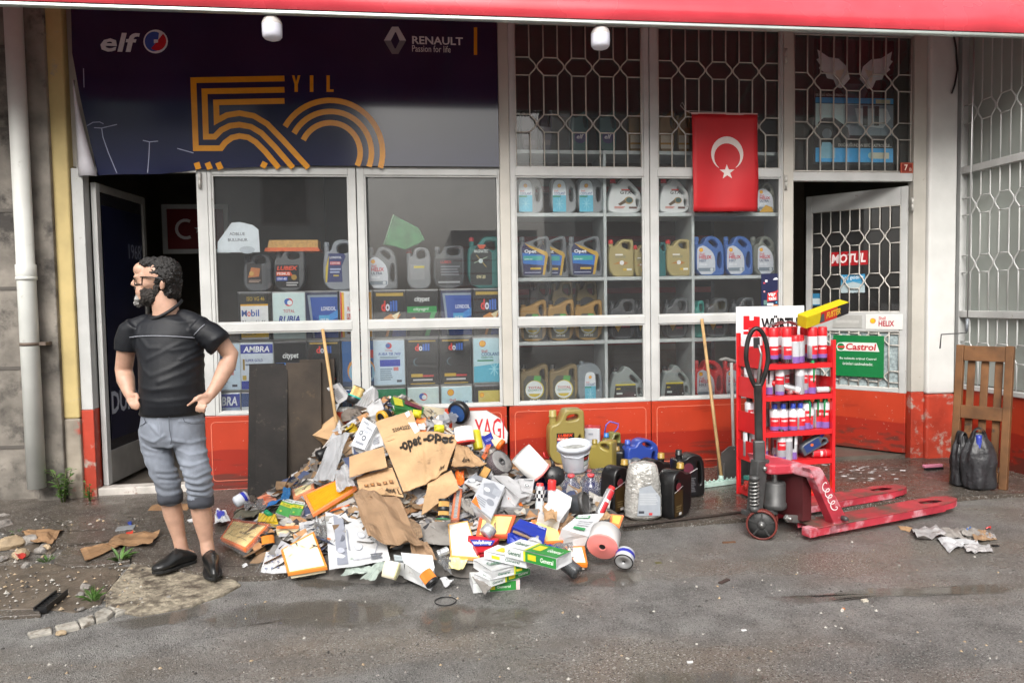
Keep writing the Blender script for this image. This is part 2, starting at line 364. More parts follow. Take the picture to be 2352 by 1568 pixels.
def puddle(px, seed):
    pts = [gp(x, y, .004) for x, y in px]; mb = MB(); e = rough_edge(pts, .03, .05, seed); n = len(e)
    cx, cy = sum(p[0] for p in e)/n, sum(p[1] for p in e)/n; vs = []
    for k in (1.12, .8, .45): vs += [(cx+(x-cx)*k, cy+(y-cy)*k, .004) for x, y in e]
    vs.append((cx, cy, .004)); fs = [(a*n+i, a*n+(i+1) % n, (a+1)*n+(i+1) % n, (a+1)*n+i) for a in (0, 1) for i in range(n)]+[(2*n+i, 2*n+(i+1) % n, 3*n) for i in range(n)]
    mb.add(vs, fs, M_water, True); o = struct(mb.build('puddle')); at_ = o.data.attributes.new('depth', 'FLOAT', 'POINT')
    at_.data.foreach_set('value', [0.]*n+[.55]*n+[.8]*n+[.9])
puddle([(520, 1396), (700, 1374), (900, 1378), (980, 1392), (960, 1424), (860, 1440), (700, 1446), (600, 1438), (480, 1444), (440, 1420)], 3)
puddle([(250, 1426), (420, 1398), (500, 1376), (500, 1400), (420, 1430), (280, 1450)], 4)
puddle([(950, 1396), (1120, 1384), (1260, 1402), (1220, 1446), (1040, 1462), (940, 1440)], 6)
puddle([(1740, 1372), (2000, 1350), (2350, 1336), (2360, 1356), (2100, 1368), (1800, 1390)], 8)
puddle([(1440, 1545), (1700, 1536), (1790, 1552), (1720, 1590), (1420, 1590)], 9)
puddle([(1300, 1318), (1450, 1302), (1500, 1330), (1420, 1356), (1300, 1348)], 10)
puddle([(640, 1330), (760, 1322), (830, 1340), (780, 1356), (680, 1352)], 12)
# ================================================================ the shop front (frames of painted steel)
Z_TOP, Z_GB, Z_WT, Z_WB, Z_LT, Z_LB = 3.725, 2.558, 2.493, 1.336, 1.269, .615
ZMAX = 4.25
X = dict(post0=FX(178), open0=FX(206), open1=FX(459), g1a=FX(493), g1b=FX(806), gap1=FX(824), g2a=FX(842), g2b=FX(1148), post1=FX(1162), g3a=FX(1187), g3b=FX(1481), gap2=FX(1494),
         g4a=FX(1512), g4b=FX(1794), gap3=FX(1806), open2=FX(1821), open3=FX(2094), post2=FX(2100), pil0=FX(2130), pil1=FX(2189))
front = thing('shop_front', 'white steel shop front with glazed bays, barred top windows and red base panels', 'shop front')
def part(name, parent, mb, **k): return mb.build(name, parent, **k)
def bar_box(name, x0, x1, z0, z1, m=M_white, y0=0., y1=.06, par=front, bev=.004):
    mb = MB(); mb.box(x0, x1, y0, y1, z0, z1, m); return mb.build(name, par, bev=bev)
# posts
bar_box('post', X['post0'], X['open0']-.004, .7, Z_GB-.03, M_white, -.03, .08)
mb = MB(); mb.box(X['post0']-.002, X['open0']-.002, -.034, .082, GZ-.01, .698, M_redold); mb.build('post_base', front, bev=.004)
bar_box('post', X['open1'], X['g1a']-.030, .617, Z_WT+.05)
bar_box('post', X['g2b']+.012, X['post1']+.045, .617, ZMAX, M_cream, -.012, .07)
bar_box('post', X['gap3']-.03, X['open2'], .617, ZMAX, M_cream, -.008, .07)
bar_box('post', X['open3'], X['pil0']-.03, .62, ZMAX, M_cream, -.01, .07)
mb = MB(); mb.box(X['open3'], X['pil0']-.03, -.012, .072, GZ-.01, .618, M_redold); mb.build('post_base', front, bev=.004)
# glazed bays: frame pieces, panes
def bay(xa, xb, x0, x1, upper, redx):
    """xa..xb glass, x0..x1 frame outside"""
    for nm, a, b in (('stile', x0, xa), ('stile', xb, x1)): bar_box(nm, a, b, Z_LB, Z_TOP+.04 if upper else Z_WT+.065)
    bar_box('rail', xa, xb, Z_WB, Z_LT+.0, y0=.003) if False else bar_box('rail', xa, xb, Z_LT, Z_WB, y0=.002)
    bar_box('rail', xa, xb, Z_WT, Z_GB if upper else Z_WT+.065, y0=.002)
    if upper: bar_box('rail', xa, xb, Z_TOP, Z_TOP+.04, y0=.002)
    bar_box('sill', xa-.004, xb+.004, Z_LB, Z_LB+.022, y0=-.006)
    # glazing beads and panes
    panes = [(Z_LB+.022, Z_LT), (Z_WB, Z_WT)]+([(Z_GB, Z_TOP)] if upper else [])
    for a, b in panes:
        mb = MB(); w_ = .012
        mb.box(xa, xa+w_, .012, .036, a, b, M_white); mb.box(xb-w_, xb, .012, .036, a, b, M_white)
        mb.box(xa+w_, xb-w_, .013, .036, a, a+w_, M_white); mb.box(xa+w_, xb-w_, .013, .036, b-w_, b, M_white)
        f = mb.build('window_frame', front)
        mb = MB(); mb.box(xa+.006, xb-.006, .038, .043, a+.004, b-.004, M_glass); mb.build('pane', f)
    # red sheet-metal panel with a scored line
    ra, rb = redx
    mb = MB(); mb.box(ra, rb, -.002, .06, .035, Z_LB-.002, M_red); p = mb.build('base_panel', front, bev=.004)
    q = .045; o = []
    for cx_, cz_, a0 in ((rb-q-.03, Z_LB-.05-.03, 0), (ra+q+.03, Z_LB-.05-.03, 90), (ra+q+.03, .13, 180), (rb-q-.03, .13, 270)):
        o += [(cx_+.03*cos(R(a0+t)), cz_+.03*sin(R(a0+t))) for t in (0, 22, 45, 67, 90)]
    mb = MB(); mb.strip(o, .006, mat('scored_line', (.62, .16, .10), .5), y=-.0045, close=True); mb.build('score_line', p)
    bar_box('bottom_rail', ra, rb, .0, .034, M_redold, -.004, .05)
bay(X['g1a'], X['g1b'], X['g1a']-.028, X['gap1']-.004, False, (X['open1'], X['gap1']-.004))
bay(X['g2a'], X['g2b'], X['gap1']+.004, X['g2b']+.010, False, (X['gap1']+.004, X['g2b']+.040))
bay(X['g3a'], X['g3b'], X['post1']+.047, X['gap2']-.003, True, (X['post1']+.012, X['gap2']-.003))
bay(X['g4a'], X['g4b'], X['gap2']+.003, X['gap3']-.032, True, (X['gap2']+.003, X['open2']))
# transom over the right-hand door, with its barred pane
xa, xb = X['open2'], X['open3']
bar_box('rail', xa, xb, Z_WT-.03, Z_GB-.02); bar_box('rail', xa, xb, Z_TOP-.02, Z_TOP+.03)
mb = MB(); mb.box(xa+.0, xb-.0, .040, .045, Z_GB-.02, Z_TOP-.02, M_glass); mb.build('pane', front)
# thresholds
mb = MB(); mb.box(X['open0'], X['open1']+.02, -.02, .1, GZ-.01, .085, mat('worn_white_paint', (.52, .49, .45), .55, var=.2, scale=10, dirt=((.2, .07, .05), .4, 12))); mb.build('threshold', front, bev=.006)
# hinges
mh = mat('hinge_metal', (.45, .44, .41), .45, .3, var=.2)
for px, py in ((1803, 130), (1803, 420), (2093, 470), (192, 455), (460, 415)):
    p = fp(px, py); mb = MB(); mb.lathe([(0, -.06), (.012, -.06), (.012, -.003), (.009, 0), (.012, .003), (.012, .06), (0, .06)], mh, 10, TR(p.x, -.016, p.z)); mb.build('hinge', front)
# ---- barred grilles, each bar bent to touch its neighbour
def grille(parent, w_, h_, nodes, nb=8, r=.0062, m=M_bar, pinch=.048, tie=.062, T=None, name='grille', frame=True):
    """nodes: heights (0..1) where pairs of bars touch"""
    g = bpy.data.objects.new(name, None); LINK(g); g.parent = parent
    if T is not None: g.matrix_basis = T
    s_ = w_/(nb+1)
    def barmesh(sgn):
        path = [(0, 0, 0)]
        for q in nodes:
            z = q*h_; tt = tie*h_
            path += [(0, 0, z-tt), (sgn*s_*.12, 0, z-tt*.75), (sgn*(s_/2-r)*.8, 0, z-tt*.38), (sgn*(s_/2-r), 0, z-tt*.12), (sgn*(s_/2-r), 0, z+tt*.12), (sgn*(s_/2-r)*.8, 0, z+tt*.38), (sgn*s_*.12, 0, z+tt*.75), (0, 0, z+tt)]
        path.append((0, 0, h_)); mb = MB(); mb.tube(path, r, m, 6); return mb.mesh('bar')
    ms = [barmesh(1), barmesh(-1)]
    for k in range(nb):
        o = bpy.data.objects.new('bar', ms[k % 2]); LINK(o); o.parent = g; o.location = ((k+1)*s_, 0, 0)
    mb = MB(); mb.tube([(0, 0, 0), (s_, 0, 0)], r*.9, m, 6); tm = mb.mesh('tie_bar')
    for q in nodes:
        for sg in (-1, 1):
            for k in range(0, nb+1, 2):
                o = bpy.data.objects.new('tie_bar', tm); LINK(o); o.parent = g; o.location = (k*s_, 0, q*h_+sg*tie*h_)
    if frame:
        mb = MB(); mb.tube([(0, 0, 0), (0, 0, h_)], r*1.1, m, 6); mb.tube([(w_, 0, 0), (w_, 0, h_)], r*1.1, m, 6); mb.tube([(0, 0, h_), (w_, 0, h_)], r*1.1, m, 6); mb.tube([(0, 0, 0), (w_, 0, 0)], r*1.1, m, 6); mb.build('edge_bar', g)
    return g
for xa, xb in ((X['g3a'], X['g3b']), (X['g4a'], X['g4b'])):
    grille(front, xb-xa-.03, Z_TOP-Z_GB-.02, (.307, .705), T=TR(xa+.015, .02, Z_GB+.01))
grille(front, X['open3']-X['open2']-.03, Z_TOP-Z_GB-.02, (.30, .66), T=TR(X['open2']+.015, .015, Z_GB-.01))
# top of the front and the wall above, hidden under the awning
mw = mat('wall_render', (.5, .48, .44), .8, var=.1)
mb = MB(); mb.box(-9, 9, .0, .25, ZMAX, 6.5, mw); up = tag(mb.build('upper_wall'), 'pale rendered wall above the shop front, behind the awning', 'wall')
mb = MB(); mb.box(X['post0']-.05, X['g2b']+.01, .03, .06, Z_GB-.01, ZMAX, M_cream); mb.build('sign_backing', front)
mb = MB()
for a, b in ((X['g3a']-.05, X['gap3']), (X['open2'], X['open3'])): mb.box(a, b, .005, .05, Z_TOP+.045, ZMAX, M_cream)
mb.build('head_panel', front)
# ---------------------------------------------------------------- left neighbour: raw concrete, yellow pillar, drain pipe
M_rawc = mat('raw_concrete', (.20, .18, .155), .8, var=.4, scale=5, dirt=((.045, .04, .036), .62, 3.5), bump=.8, bscale=18)
M_yel = mat('yellow_plaster', (.50, .39, .17), .7, var=.12, scale=5, dirt=((.33, .31, .26), .32, 5), bump=.25, bscale=20)
xl = FX(128, 650, -.1)
lw = thing('concrete_wall', 'rough grey concrete wall behind the white drain pipe', 'wall', (xl, 0, 0))
mb = MB(); mb.box(FX(62, 650, -.1)-xl, -.002, -.10, .2, -.02, 5, M_rawc); mb.build('pilaster', lw, bev=.01)
mb = MB(); mb.box(-6, FX(62, 650, -.1)-xl-.002, -.02, .2, -.02, 5, M_rawc); mb.build('wall_face', lw)
for k, zz in enumerate((.42, 1.02, 1.62, 2.2, 2.8, 3.4)):
    mb = MB(); mb.box(-2.5, FX(60, 650, -.1)-xl, -.026, -.018, zz, zz+.025, mat('mortar_joint', (.10, .09, .08), .9)); mb.build('joint', lw)
yp = thing('yellow_pillar', 'yellow plastered pillar with red flaking base beside the left door', 'pillar', (FX(118), 0, 0))
xw = X['post0']-.004-FX(118)
mb = MB(); mb.box(.0, xw, -.06, .2, .64, 5, M_yel); mb.build('shaft', yp, bev=.012)
mb = MB(); mb.box(-.003, xw+.002, -.063, .2, -.02, .638, mat('flaked_pillar_base', (.30, .26, .21), .75, var=.25, scale=6, dirt=((.42, .06, .035), .42, 5), bump=.5, bscale=20)); mb.build('base', yp, bev=.012)
# drain pipe
a = fp(34, 40, -.22); b = fp(72, 1122, -.22); xm = (a.x+b.x)/2
dp = thing('drain_pipe', 'white plastic drain pipe running down the concrete wall', 'pipe', (xm, -.19, b.z))
mpipe = mat('pipe_plastic', (.58, .59, .56), .42, var=.08, scale=5, dirt=((.3, .29, .25), .22, 9))
rp = .062; zj = FZ(42, 640, -.19)-b.z
mb = MB(); mb.lathe([(rp-.006, .01), (rp-.006, 0), (rp, 0), (rp, zj)], mpipe, 28); mb.lathe([(rp, zj), (rp+.006, zj+.02), (rp+.006, zj+.10), (rp-.002, zj+.105), (rp-.002, 4.6)], mpipe, 28); mb.build('pipe', dp)
mb = MB(); mb.lathe([(rp+.001, zj-.012), (rp+.008, zj-.010), (rp+.008, zj+.012), (rp+.001, zj+.014)], mpipe, 28); mb.build('socket_ring', dp)
zb = FZ(60, 790, -.19)-b.z
mb = MB(); mb.lathe([(rp, zb-.012), (rp+.003, zb-.012), (rp+.003, zb+.012), (rp, zb+.012)], mat('rusty_clamp', (.12, .09, .07), .7), 28); mb.box(rp*.6, rp+.05, -.008, .1, zb-.012, zb+.012, mat('rusty_clamp')); mb.build('clamp', dp)
# ---------------------------------------------------------------- right pillar and the neighbour's glazed side wall
M_pil = mat('white_plaster', (.60, .60, .58), .6, var=.08, scale=4, dirt=((.36, .34, .31), .16, 7), bump=.15, bscale=18)
pr = thing('white_pillar', 'white plastered pillar with red painted foot right of the shop door', 'pillar', (X['pil0']-.028, 0, 0))
wp = X['pil1']-X['pil0']+.02
mb = MB(); mb.box(0, wp, -.05, .25, .60, 5, M_pil); mb.build('shaft', pr, bev=.02, seg=3)
mb = MB(); mb.box(-.002, wp+.002, -.054, .25, -.02, .598, M_redold); mb.build('base', pr, bev=.02, seg=3)
XR = X['pil1']+.03
sw = thing('side_wall', 'barred side wall of frosted glass with red base at right edge', 'wall', (XR, 0, 0), (0, 0, -pi/2))
# local x runs towards the street, local y = into the wall (world +x)
M_frost = mat('frosted_glass', (.36, .39, .36), .22, var=.14, scale=1.6, spec=.5)
LW = 3.2
zr = [.66, 1.30, 2.55, 4.2]
mb = MB(); mb.box(0, LW, .03, .12, -.02, zr[0]-.02, M_red); mb.build('base_panel', sw, bev=.005)
for a, b in ((zr[0]-.02, zr[0]+.02), (zr[1]-.03, zr[1]+.03), (zr[2]-.03, zr[2]+.03)):
    mb = MB(); mb.box(0, LW, .01, .09, a, b, M_white); mb.build('rail', sw, bev=.004)
for k in range(3):
    for j in range(2):
        x0, x1 = .03+j*1.6, .03+(j+1)*1.6-.05
        mb = MB(); mb.box(x0, x1, .07, .078, zr[k]+.03, zr[k+1]-.03, M_frost); mb.build('pane', sw)
        hgt = zr[k+1]-zr[k]-.06
        grille(sw, x1-x0, hgt, ((.5,), (.34, .76), (.28, .74))[k], nb=14, T=TR(x0, .03, zr[k]+.03), tie=(.13, .062, .05)[k], frame=False, m=M_white)
for j in range(3):
    mb = MB(); mb.box(-.02+j*1.6, .028+j*1.6, .008, .092, zr[0]-.02, zr[3], M_white); mb.build('post', sw, bev=.004)
# ================================================================ awning
M_awn = mat('red_awning_vinyl', (.60, .05, .07), .26, var=.16, scale=2.5, rvar=.08, coat=.35, bump=.12, bscale=5, dirt=((.30, .03, .04), .25, 2.2))
AY = -1.12
AZ = fp(1176, 46, AY).z
aw = thing('awning', 'bulging red vinyl awning with a pale metal edge over the shop front', 'awning', (0, AY, AZ))
mb = MB(); prof = []
for i in range(15):
    t = i/14; a = R(-60+150*min(1, t*1.5)) if False else 0
    prof.append((lerp(0, 1.22, t**1.25), .02+.95*(t**.72)))
nx = 70; vs_ = []; fs_ = []
for i in range(nx+1):
    x = lerp(-6.2, 6.6, i/nx)
    for j, (py_, pz_) in enumerate(prof):
        wv = .012*sin(x*2.1+.6)+.010*NZ.noise(V((x*1.1, j*.25, 2)))+.006*NZ.noise(V((x*4, j*.6, 5)))
        vs_.append((x, py_-.018*sin(pi*min(1, j/5))+wv*(1 if j else 0), pz_+wv*.8*(j > 0)-.0))
np_ = len(prof)
for i in range(nx):
    for j in range(np_-1): fs_.append((i*np_+j, (i+1)*np_+j, (i+1)*np_+j+1, i*np_+j+1))
mb.add(vs_, fs_, M_awn, True); o = mb.build('cover', aw); s_ = o.modifiers.new('thick', 'SOLIDIFY'); s_.thickness = .006; s_.offset = 1
malu = mat('awning_aluminium', (.55, .60, .57), .3, .7, var=.06)
mb = MB(); mb.box(-6.2, 6.6, -.012, .03, -.010, .012, malu); mb.build('edge_bar', aw, bev=.006)
for x in (-5.8, -2.9, 0.3, 3.2, 6.3):
    mb = MB(); mb.tube([(x, 0, 0), (x, .55, .30), (x, 1.15, .42)], .014, mat('awning_rib', (.4, .38, .35), .5, .3), 8); mb.build('rib', aw)
# ================================================================ inside the shop
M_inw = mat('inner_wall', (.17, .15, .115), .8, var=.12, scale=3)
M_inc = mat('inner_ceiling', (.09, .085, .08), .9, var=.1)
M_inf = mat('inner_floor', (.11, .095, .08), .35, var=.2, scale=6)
def sbox(name, *a):
    m = a[-1]; mb = MB(); mb.box(*a[:-1], m); return struct(mb.build(name))
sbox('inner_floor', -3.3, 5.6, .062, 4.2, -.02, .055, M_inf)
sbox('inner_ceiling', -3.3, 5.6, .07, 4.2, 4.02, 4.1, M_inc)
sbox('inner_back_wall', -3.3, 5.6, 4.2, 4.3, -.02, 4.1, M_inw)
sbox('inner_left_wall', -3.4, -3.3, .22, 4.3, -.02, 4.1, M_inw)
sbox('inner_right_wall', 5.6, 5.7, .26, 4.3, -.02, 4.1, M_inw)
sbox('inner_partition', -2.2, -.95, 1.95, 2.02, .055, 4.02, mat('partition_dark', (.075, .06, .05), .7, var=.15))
# framed flag on the partition
a = fp(372, 470, 1.94); b = fp(528, 582, 1.94)
t = thing('framed_flag', 'white framed red flag picture hanging in the dark room', 'picture', ((a.x+b.x)/2, 1.945, b.z))
w_, h_ = (b.x-a.x)/2, a.z-b.z
mb = MB(); mb.box(-w_, w_, -.03, 0, 0, .045, M_white); mb.box(-w_, w_, -.03, 0, h_-.045, h_, M_white); mb.box(-w_, -w_+.045, -.029, 0, .045, h_-.045, M_white); mb.box(w_-.045, w_, -.029, 0, .045, h_-.045, M_white); mb.build('frame', t)
mb = MB(); mb.box(-w_+.045, w_-.045, -.012, -.004, .045, h_-.045, ink('6e1418')); 
star = lambda cx, cz, r, rot=0: [(cx+r*(1 if i % 2 == 0 else .4)*cos(rot+pi/2+i*pi/5), cz+r*(1 if i % 2 == 0 else .4)*sin(rot+pi/2+i*pi/5)) for i in range(10)]
mb.poly([(x, -.0125, z) for x, z in star(.03, h_*.5, .05)], ink('d8d0d0')); mb.strip([(-.10+.09*cos(R(d)), h_*.5+.09*sin(R(d))) for d in range(60, 301, 20)], .03, ink('d8d0d0'), y=-.0126)
mb.build('picture', t)
# ---------------------------------------------------------------- display shelving behind the third and fourth windows
M_sh = mat('shelf_paint', (.50, .54, .54), .5, var=.08, scale=6)
SY = .10
shz = [FZ(1300, y, SY) for y in (345, 489, 637, 783, 930)]          # tops of the boards
dsx = [FX(1178, 650, SY), FX(1391, 650, SY), FX(1592, 650, SY), FX(1806, 650, SY)]
ds = thing('display_shelf', 'pale painted shelving with oil jugs behind the third and fourth windows', 'shelf', (dsx[0], SY, .055))
for z in shz:
    for k in range(3):
        mb = MB(); mb.box(dsx[k]-dsx[0]+.013, dsx[k+1]-dsx[0]-.013, 0, .40, z-.03-.055, z-.055, M_sh); mb.build('board', ds, bev=.003)
for k, x in enumerate(dsx):
    mb = MB(); mb.box(x-dsx[0]-.013, x-dsx[0]+.013, -.002, .40, 0, shz[0]-.055+(.0 if 0 < k < 3 else 0), M_sh); mb.build('upright', ds, bev=.003)
# storage rack farther inside, red beams
sr = thing('storage_rack', 'dark storage rack with red beams deep inside the shop', 'rack', (.9, 1.7, .055))
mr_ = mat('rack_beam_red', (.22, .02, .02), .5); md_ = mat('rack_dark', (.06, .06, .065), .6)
for z in (.5, 1.0, 1.55, 2.1, 2.62):
    mb = MB(); mb.box(.021, 2.279, .0, .03, z-.06, z, mr_); mb.build('beam', sr); mb = MB(); mb.box(.021, 2.279, .03, .5, z-.02, z, md_); mb.build('board', sr)
for x in (0, 2.28):
    mb = MB(); mb.box(x-.02, x+.02, -.002, .5, 0, 3.0, md_); mb.build('upright', sr)
# low platform carrying the tins behind the first and second windows
PLZ = FZ(900, 664, .13)-3*.400
pf = thing('tin_platform', 'low dark wooden platform carrying the stacked oil tins', 'platform', (FX(495, 900, .1), .08, .055))
pw = FX(1160, 900, .1)-FX(495, 900, .1)
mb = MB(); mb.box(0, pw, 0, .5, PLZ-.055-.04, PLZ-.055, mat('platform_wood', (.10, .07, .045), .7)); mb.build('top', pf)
for x in (.03, pw/2, pw-.07):
    mb = MB(); mb.box(x, x+.04, .02, .48, 0, PLZ-.097, mat('platform_wood')); mb.build('leg', pf)
# ================================================================ printed designs: ops in 0..1 coordinates of a label
def paint(mb, ops, x0, x1, z0, z1, y=0., T=None, dy=.0004):
    X_ = lambda u: lerp(x0, x1, u); Z_ = lambda v: lerp(z0, z1, v)
    for op in ops:
        y -= dy; k = op[0]
        if k == 'r': mb.rect(X_(op[1]), X_(op[2]), Z_(op[3]), Z_(op[4]), ink(op[5]), y, T)
        elif k == 't': mb.text(op[1], X_(op[2]), X_(op[3]), Z_(op[4]), Z_(op[5]), ink(op[6]), y, T, bold=op[7] if len(op) > 7 else .012, shear=op[8] if len(op) > 8 else 0)
        elif k == 'e': mb.ell(X_(op[1]), Z_(op[2]), op[3]*(x1-x0), op[3]*(x1-x0)*(op[5] if len(op) > 5 else 1), ink(op[4]), y, 20, T)
        elif k == 'p': mb.poly([(X_(a), y, Z_(b)) for a, b in op[1]], ink(op[2]), T)
        elif k == 's': mb.strip([(X_(a), Z_(b)) for a, b in op[1]], op[2]*(x1-x0), ink(op[3]), T, y)
        elif k == 'l':                         # lines of small print
            n_ = op[5]
            for i in range(n_):
                v = lerp(op[4], op[3], (i+.5)/n_); hh = (op[4]-op[3])/n_*.28
                mb.rect(X_(op[1]), X_(op[2]-.12*(op[2]-op[1])*((i*7) % 4)/3), Z_(v-hh), Z_(v+hh), ink(op[6]), y, T)
def pecten(cx, cz, r): return [('e', cx, cz, r*1.12, 'c02018'), ('e', cx, cz, r, 'f2b21c')]
DES = {
 'mobil': [('r', 0, 1, 0, 1, '1c1a14'), ('r', .05, .9, .0, .76, 'e6e8ea'), ('r', .05, .9, .73, .77, 'e0a81c'), ('t', 'M', .08, .24, .50, .64, '1b4ea8', .02), ('t', 'o', .25, .36, .50, .61, 'd02a24', .02), ('t', 'bil', .37, .62, .50, .65, '1b4ea8', .02), ('t', 'Nuto  H 46', .1, .82, .32, .42, '3a3f48'), ('r', .05, .9, .04, .20, 'edc22a'), ('t', 'Hydraulic Oil', .1, .5, .08, .15, '3a3410'), ('t', 'ISO VG 46', .25, .8, .84, .93, 'c0a020')],
 'rubia': [('r', 0, 1, 0, 1, 'cfe4e4'), ('e', .5, .80, .13, 'd8322c'), ('e', .46, .81, .10, '2e60b4'), ('e', .53, .79, .08, 'e8eef0'), ('t', 'TOTAL', .32, .68, .57, .64, 'b83a3a'), ('t', 'RUBIA', .16, .84, .35, .50, '2a3f94', .03, .25), ('t', 'TIR 7400', .4, .8, .25, .32, '4b6cb4', .01, .25)],
 'londoil': [('r', 0, 1, 0, 1, '20294e'), ('p', [(.05, .95), (1, .95), (1, .9), (.14, .9), (.26, 0), (.2, 0)], '8a99a6'), ('p', [(.14, .9), (1, .9), (1, 0), (.26, 0)], '1f4ca4'), ('p', [(.22, .3), (1, .62), (1, .45), (.24, .2)], '3f8fd8'), ('t', 'LONDOIL', .48, .95, .60, .69, 'e8eef4', .02), ('r', .4, .74, .32, .5, '4ba6d4'), ('t', 'SAE 30', .45, .7, .35, .43, 'f2f6f8', .015), ('l', .5, .94, .14, .24, 2, 'c8d4e8')],
 'r2': [('r', 0, 1, 0, 1, 'e9ebec'), ('r', 0, .05, 0, 1, 'd0261e'), ('r', .05, .12, 0, 1, 'f0bb1e'), ('r', .72, 1, 0, 1, 'e6a41c')]+pecten(.42, .85, .10)+[('t', 'RIMULA', .22, .7, .58, .68, 'cc2a26', .02), ('r', .2, .4, .4, .52, 'cc2a26'), ('t', 'R2', .22, .38, .42, .5, 'f4f4f4'), ('l', .2, .66, .06, .34, 4, '8a5a4a')],
 'doill': [('r', 0, 1, 0, 1, '121214'), ('r', .06, .94, .90, .97, 'b89a3a'), ('t', 'd', .22, .36, .56, .80, 'e03a34', .035), ('t', 'o', .36, .5, .56, .73, 'd8dce8', .035), ('t', 'ill', .5, .74, .56, .80, '3a6cc8', .035), ('p', [(.30, .42), (.52, .50), (.70, .46), (.86, .5), (.74, .38), (.58, .34), (.5, .2), (.42, 0), (.34, 0), (.44, .26), (.28, .34)], 'd08a3a'), ('p', [(.55, .46), (.82, .55), (.7, .36)], 'f0e2b8'), ('p', [(.6, .2), (1, .32), (1, 0), (.55, 0)], '1c3a8c')],
 'doillb': [('r', 0, 1, 0, 1, '101012'), ('r', .06, .94, .955, .985, 'b89a3a'), ('t', 'd', .26, .39, .75, .91, 'e03a34', .035), ('t', 'o', .39, .51, .75, .86, 'd8dce8', .035), ('t', 'ill', .51, .74, .75, .91, '3a6cc8', .035), ('e', .33, .5, .13, '4f6a74'), ('e', .36, .5, .12, '101012'), ('r', .12, .5, .16, .23, 'c8a42c'), ('r', .5, .86, .16, .2, 'c43030'), ('l', .18, .82, .06, .13, 1, 'c8c8c8'), ('r', .1, .9, 0, .02, 'c8a42c')],
 'citypet': [('r', 0, 1, 0, 1, '15171a'), ('t', 'citypet', .26, .76, .74, .88, 'eef2f2', .02, .15), ('r', .02, .98, .52, .66, '2c9a4c'), ('t', 'cityagri', .22, .72, .545, .635, 'dff0e4', .015, .2), ('p', [(.8, .52), (.95, .52), (.72, 0), (.58, 0)], '2c9a4c'), ('p', [(.04, .36), (.24, .42), (.4, .34), (.3, .2), (.05, .18)], 'd8843a'), ('p', [(.1, .2), (.35, .25), (.55, .15), (.5, 0), (.08, 0)], '3c4a3c')],
 'citymax': [('r', 0, 1, 0, 1, '15171a'), ('t', 'citypet', .25, .75, .62, .78, 'eef2f2', .02, .15), ('r', .02, .98, .36, .56, '2f6fc0'), ('t', 'citymax', .22, .78, .39, .53, 'e4eefa', .015, .2), ('r', .25, .7, .2, .28, 'c03030'), ('l', .1, .9, .02, .16, 2, '9aa0a4')],
 'ambra': [('r', 0, 1, 0, 1, 'cfdae6'), ('r', 0, 1, .78, .98, '27399c'), ('t', 'AMBRA', .08, .9, .81, .94, 'f0f4f8', .03, .15), ('t', 'SUPER GOLD', .14, .68, .60, .66, '273a8c', .015), ('l', .14, .6, .5, .57, 1, '6c7890'), ('r', .06, .12, .42, .66, '9a8038'), ('r', .0, 1, .0, .18, '27399c'), ('r', .04, .16, .2, .3, 'b8a040')],
 'ambra2': [('r', 0, 1, 0, 1, 'a9c0dc'), ('r', 0, 1, .70, 1, '27399c'), ('t', 'AMBRA', .02, .92, .74, .94, 'e8eef8', .03, .15), ('l', .08, .5, .1, .6, 6, '6f86a6'), ('l', .54, .94, .1, .6, 6, '6f86a6')],
 'tko': [('r', 0, 1, 0, 1, '1f5c9c'), ('r', .3, 1, .62, .80, 'd43030'), ('t', 'TKO', .36, .9, .65, .77, 'f0f0f0', .02), ('e', .6, .34, .45, 'e09a3a'), ('e', .62, .3, .42, '8fc0dc'), ('r', .35, .95, .18, .42, '2a5f98'), ('r', .45, .9, .3, .4, 'b8d4e4'), ('r', 0, 1, 0, .1, '1b3c64')],
 'whiteback': [('r', 0, 1, 0, 1, 'c6dcec'), ('e', .5, .88, .10, 'd8322c'), ('e', .47, .885, .075, '2e60b4'), ('t', 'TOTAL', .38, .62, .75, .79, 'b84040'), ('t', 'RUBIA TIR 7400', .16, .88, .665, .73, '4560b0', .02, .2), ('r', .2, .86, .42, .57, '2a3fb0'), ('l', .2, .6, .1, .38, 6, '7f98ac'), ('r', .64, .8, .32, .40, 'd08080'), ('r', .74, .9, .06, .11, '404858'), ('l', .2, .84, .59, .65, 2, '7f98ac')],
 'coolt': [('r', 0, 1, 0, 1, 'bfe0ea')]+pecten(.30, .88, .10)+[('t', 'Shell', .26, .46, .68, .74, 'c83a34', .01), ('t', 'COOLANT', .26, .88, .60, .68, '2a4f8c', .02), ('t', 'ESSENTIAL', .26, .66, .54, .59, '2f7f5c', .012), ('r', .12, .66, .48, .51, '2c8c5c'), ('p', [(0, .0), (1, 0), (1, .44), (0, .36)], '58b8d4'), ('s', [(.5, .3), (.86, .3)], .03, '9fe0ee'), ('s', [(.68, .14), (.68, .44)], .03, '9fe0ee'), ('s', [(.56, .18), (.8, .42)], .03, '9fe0ee'), ('s', [(.56, .42), (.8, .18)], .03, '9fe0ee')],
 'tellus': [('r', 0, 1, 0, 1, '1c1e1e'), ('r', .12, 1, .02, .9, 'd4c25a')]+pecten(.24, .8, .07)+[('t', 'Tellus S2 M', .16, .72, .52, .61, '3c3a20', .02), ('t', '46', .16, .3, .38, .46, '3c3a20', .015), ('s', [(.95, .88), (.75, .4), (.6, .05)], .06, 'e8a81e')],
 'greent': [('r', 0, 1, 0, 1, '1f8a5a'), ('e', .35, .5, .06, '2a4f9c'), ('r', .5, 1, .2, .7, '3aa8a0')],
 'bluet': [('r', 0, 1, 0, 1, '24447c'), ('e', .9, .2, .4, 'c05028'), ('r', 0, .3, .3, .7, 'd8e0e8')],
}
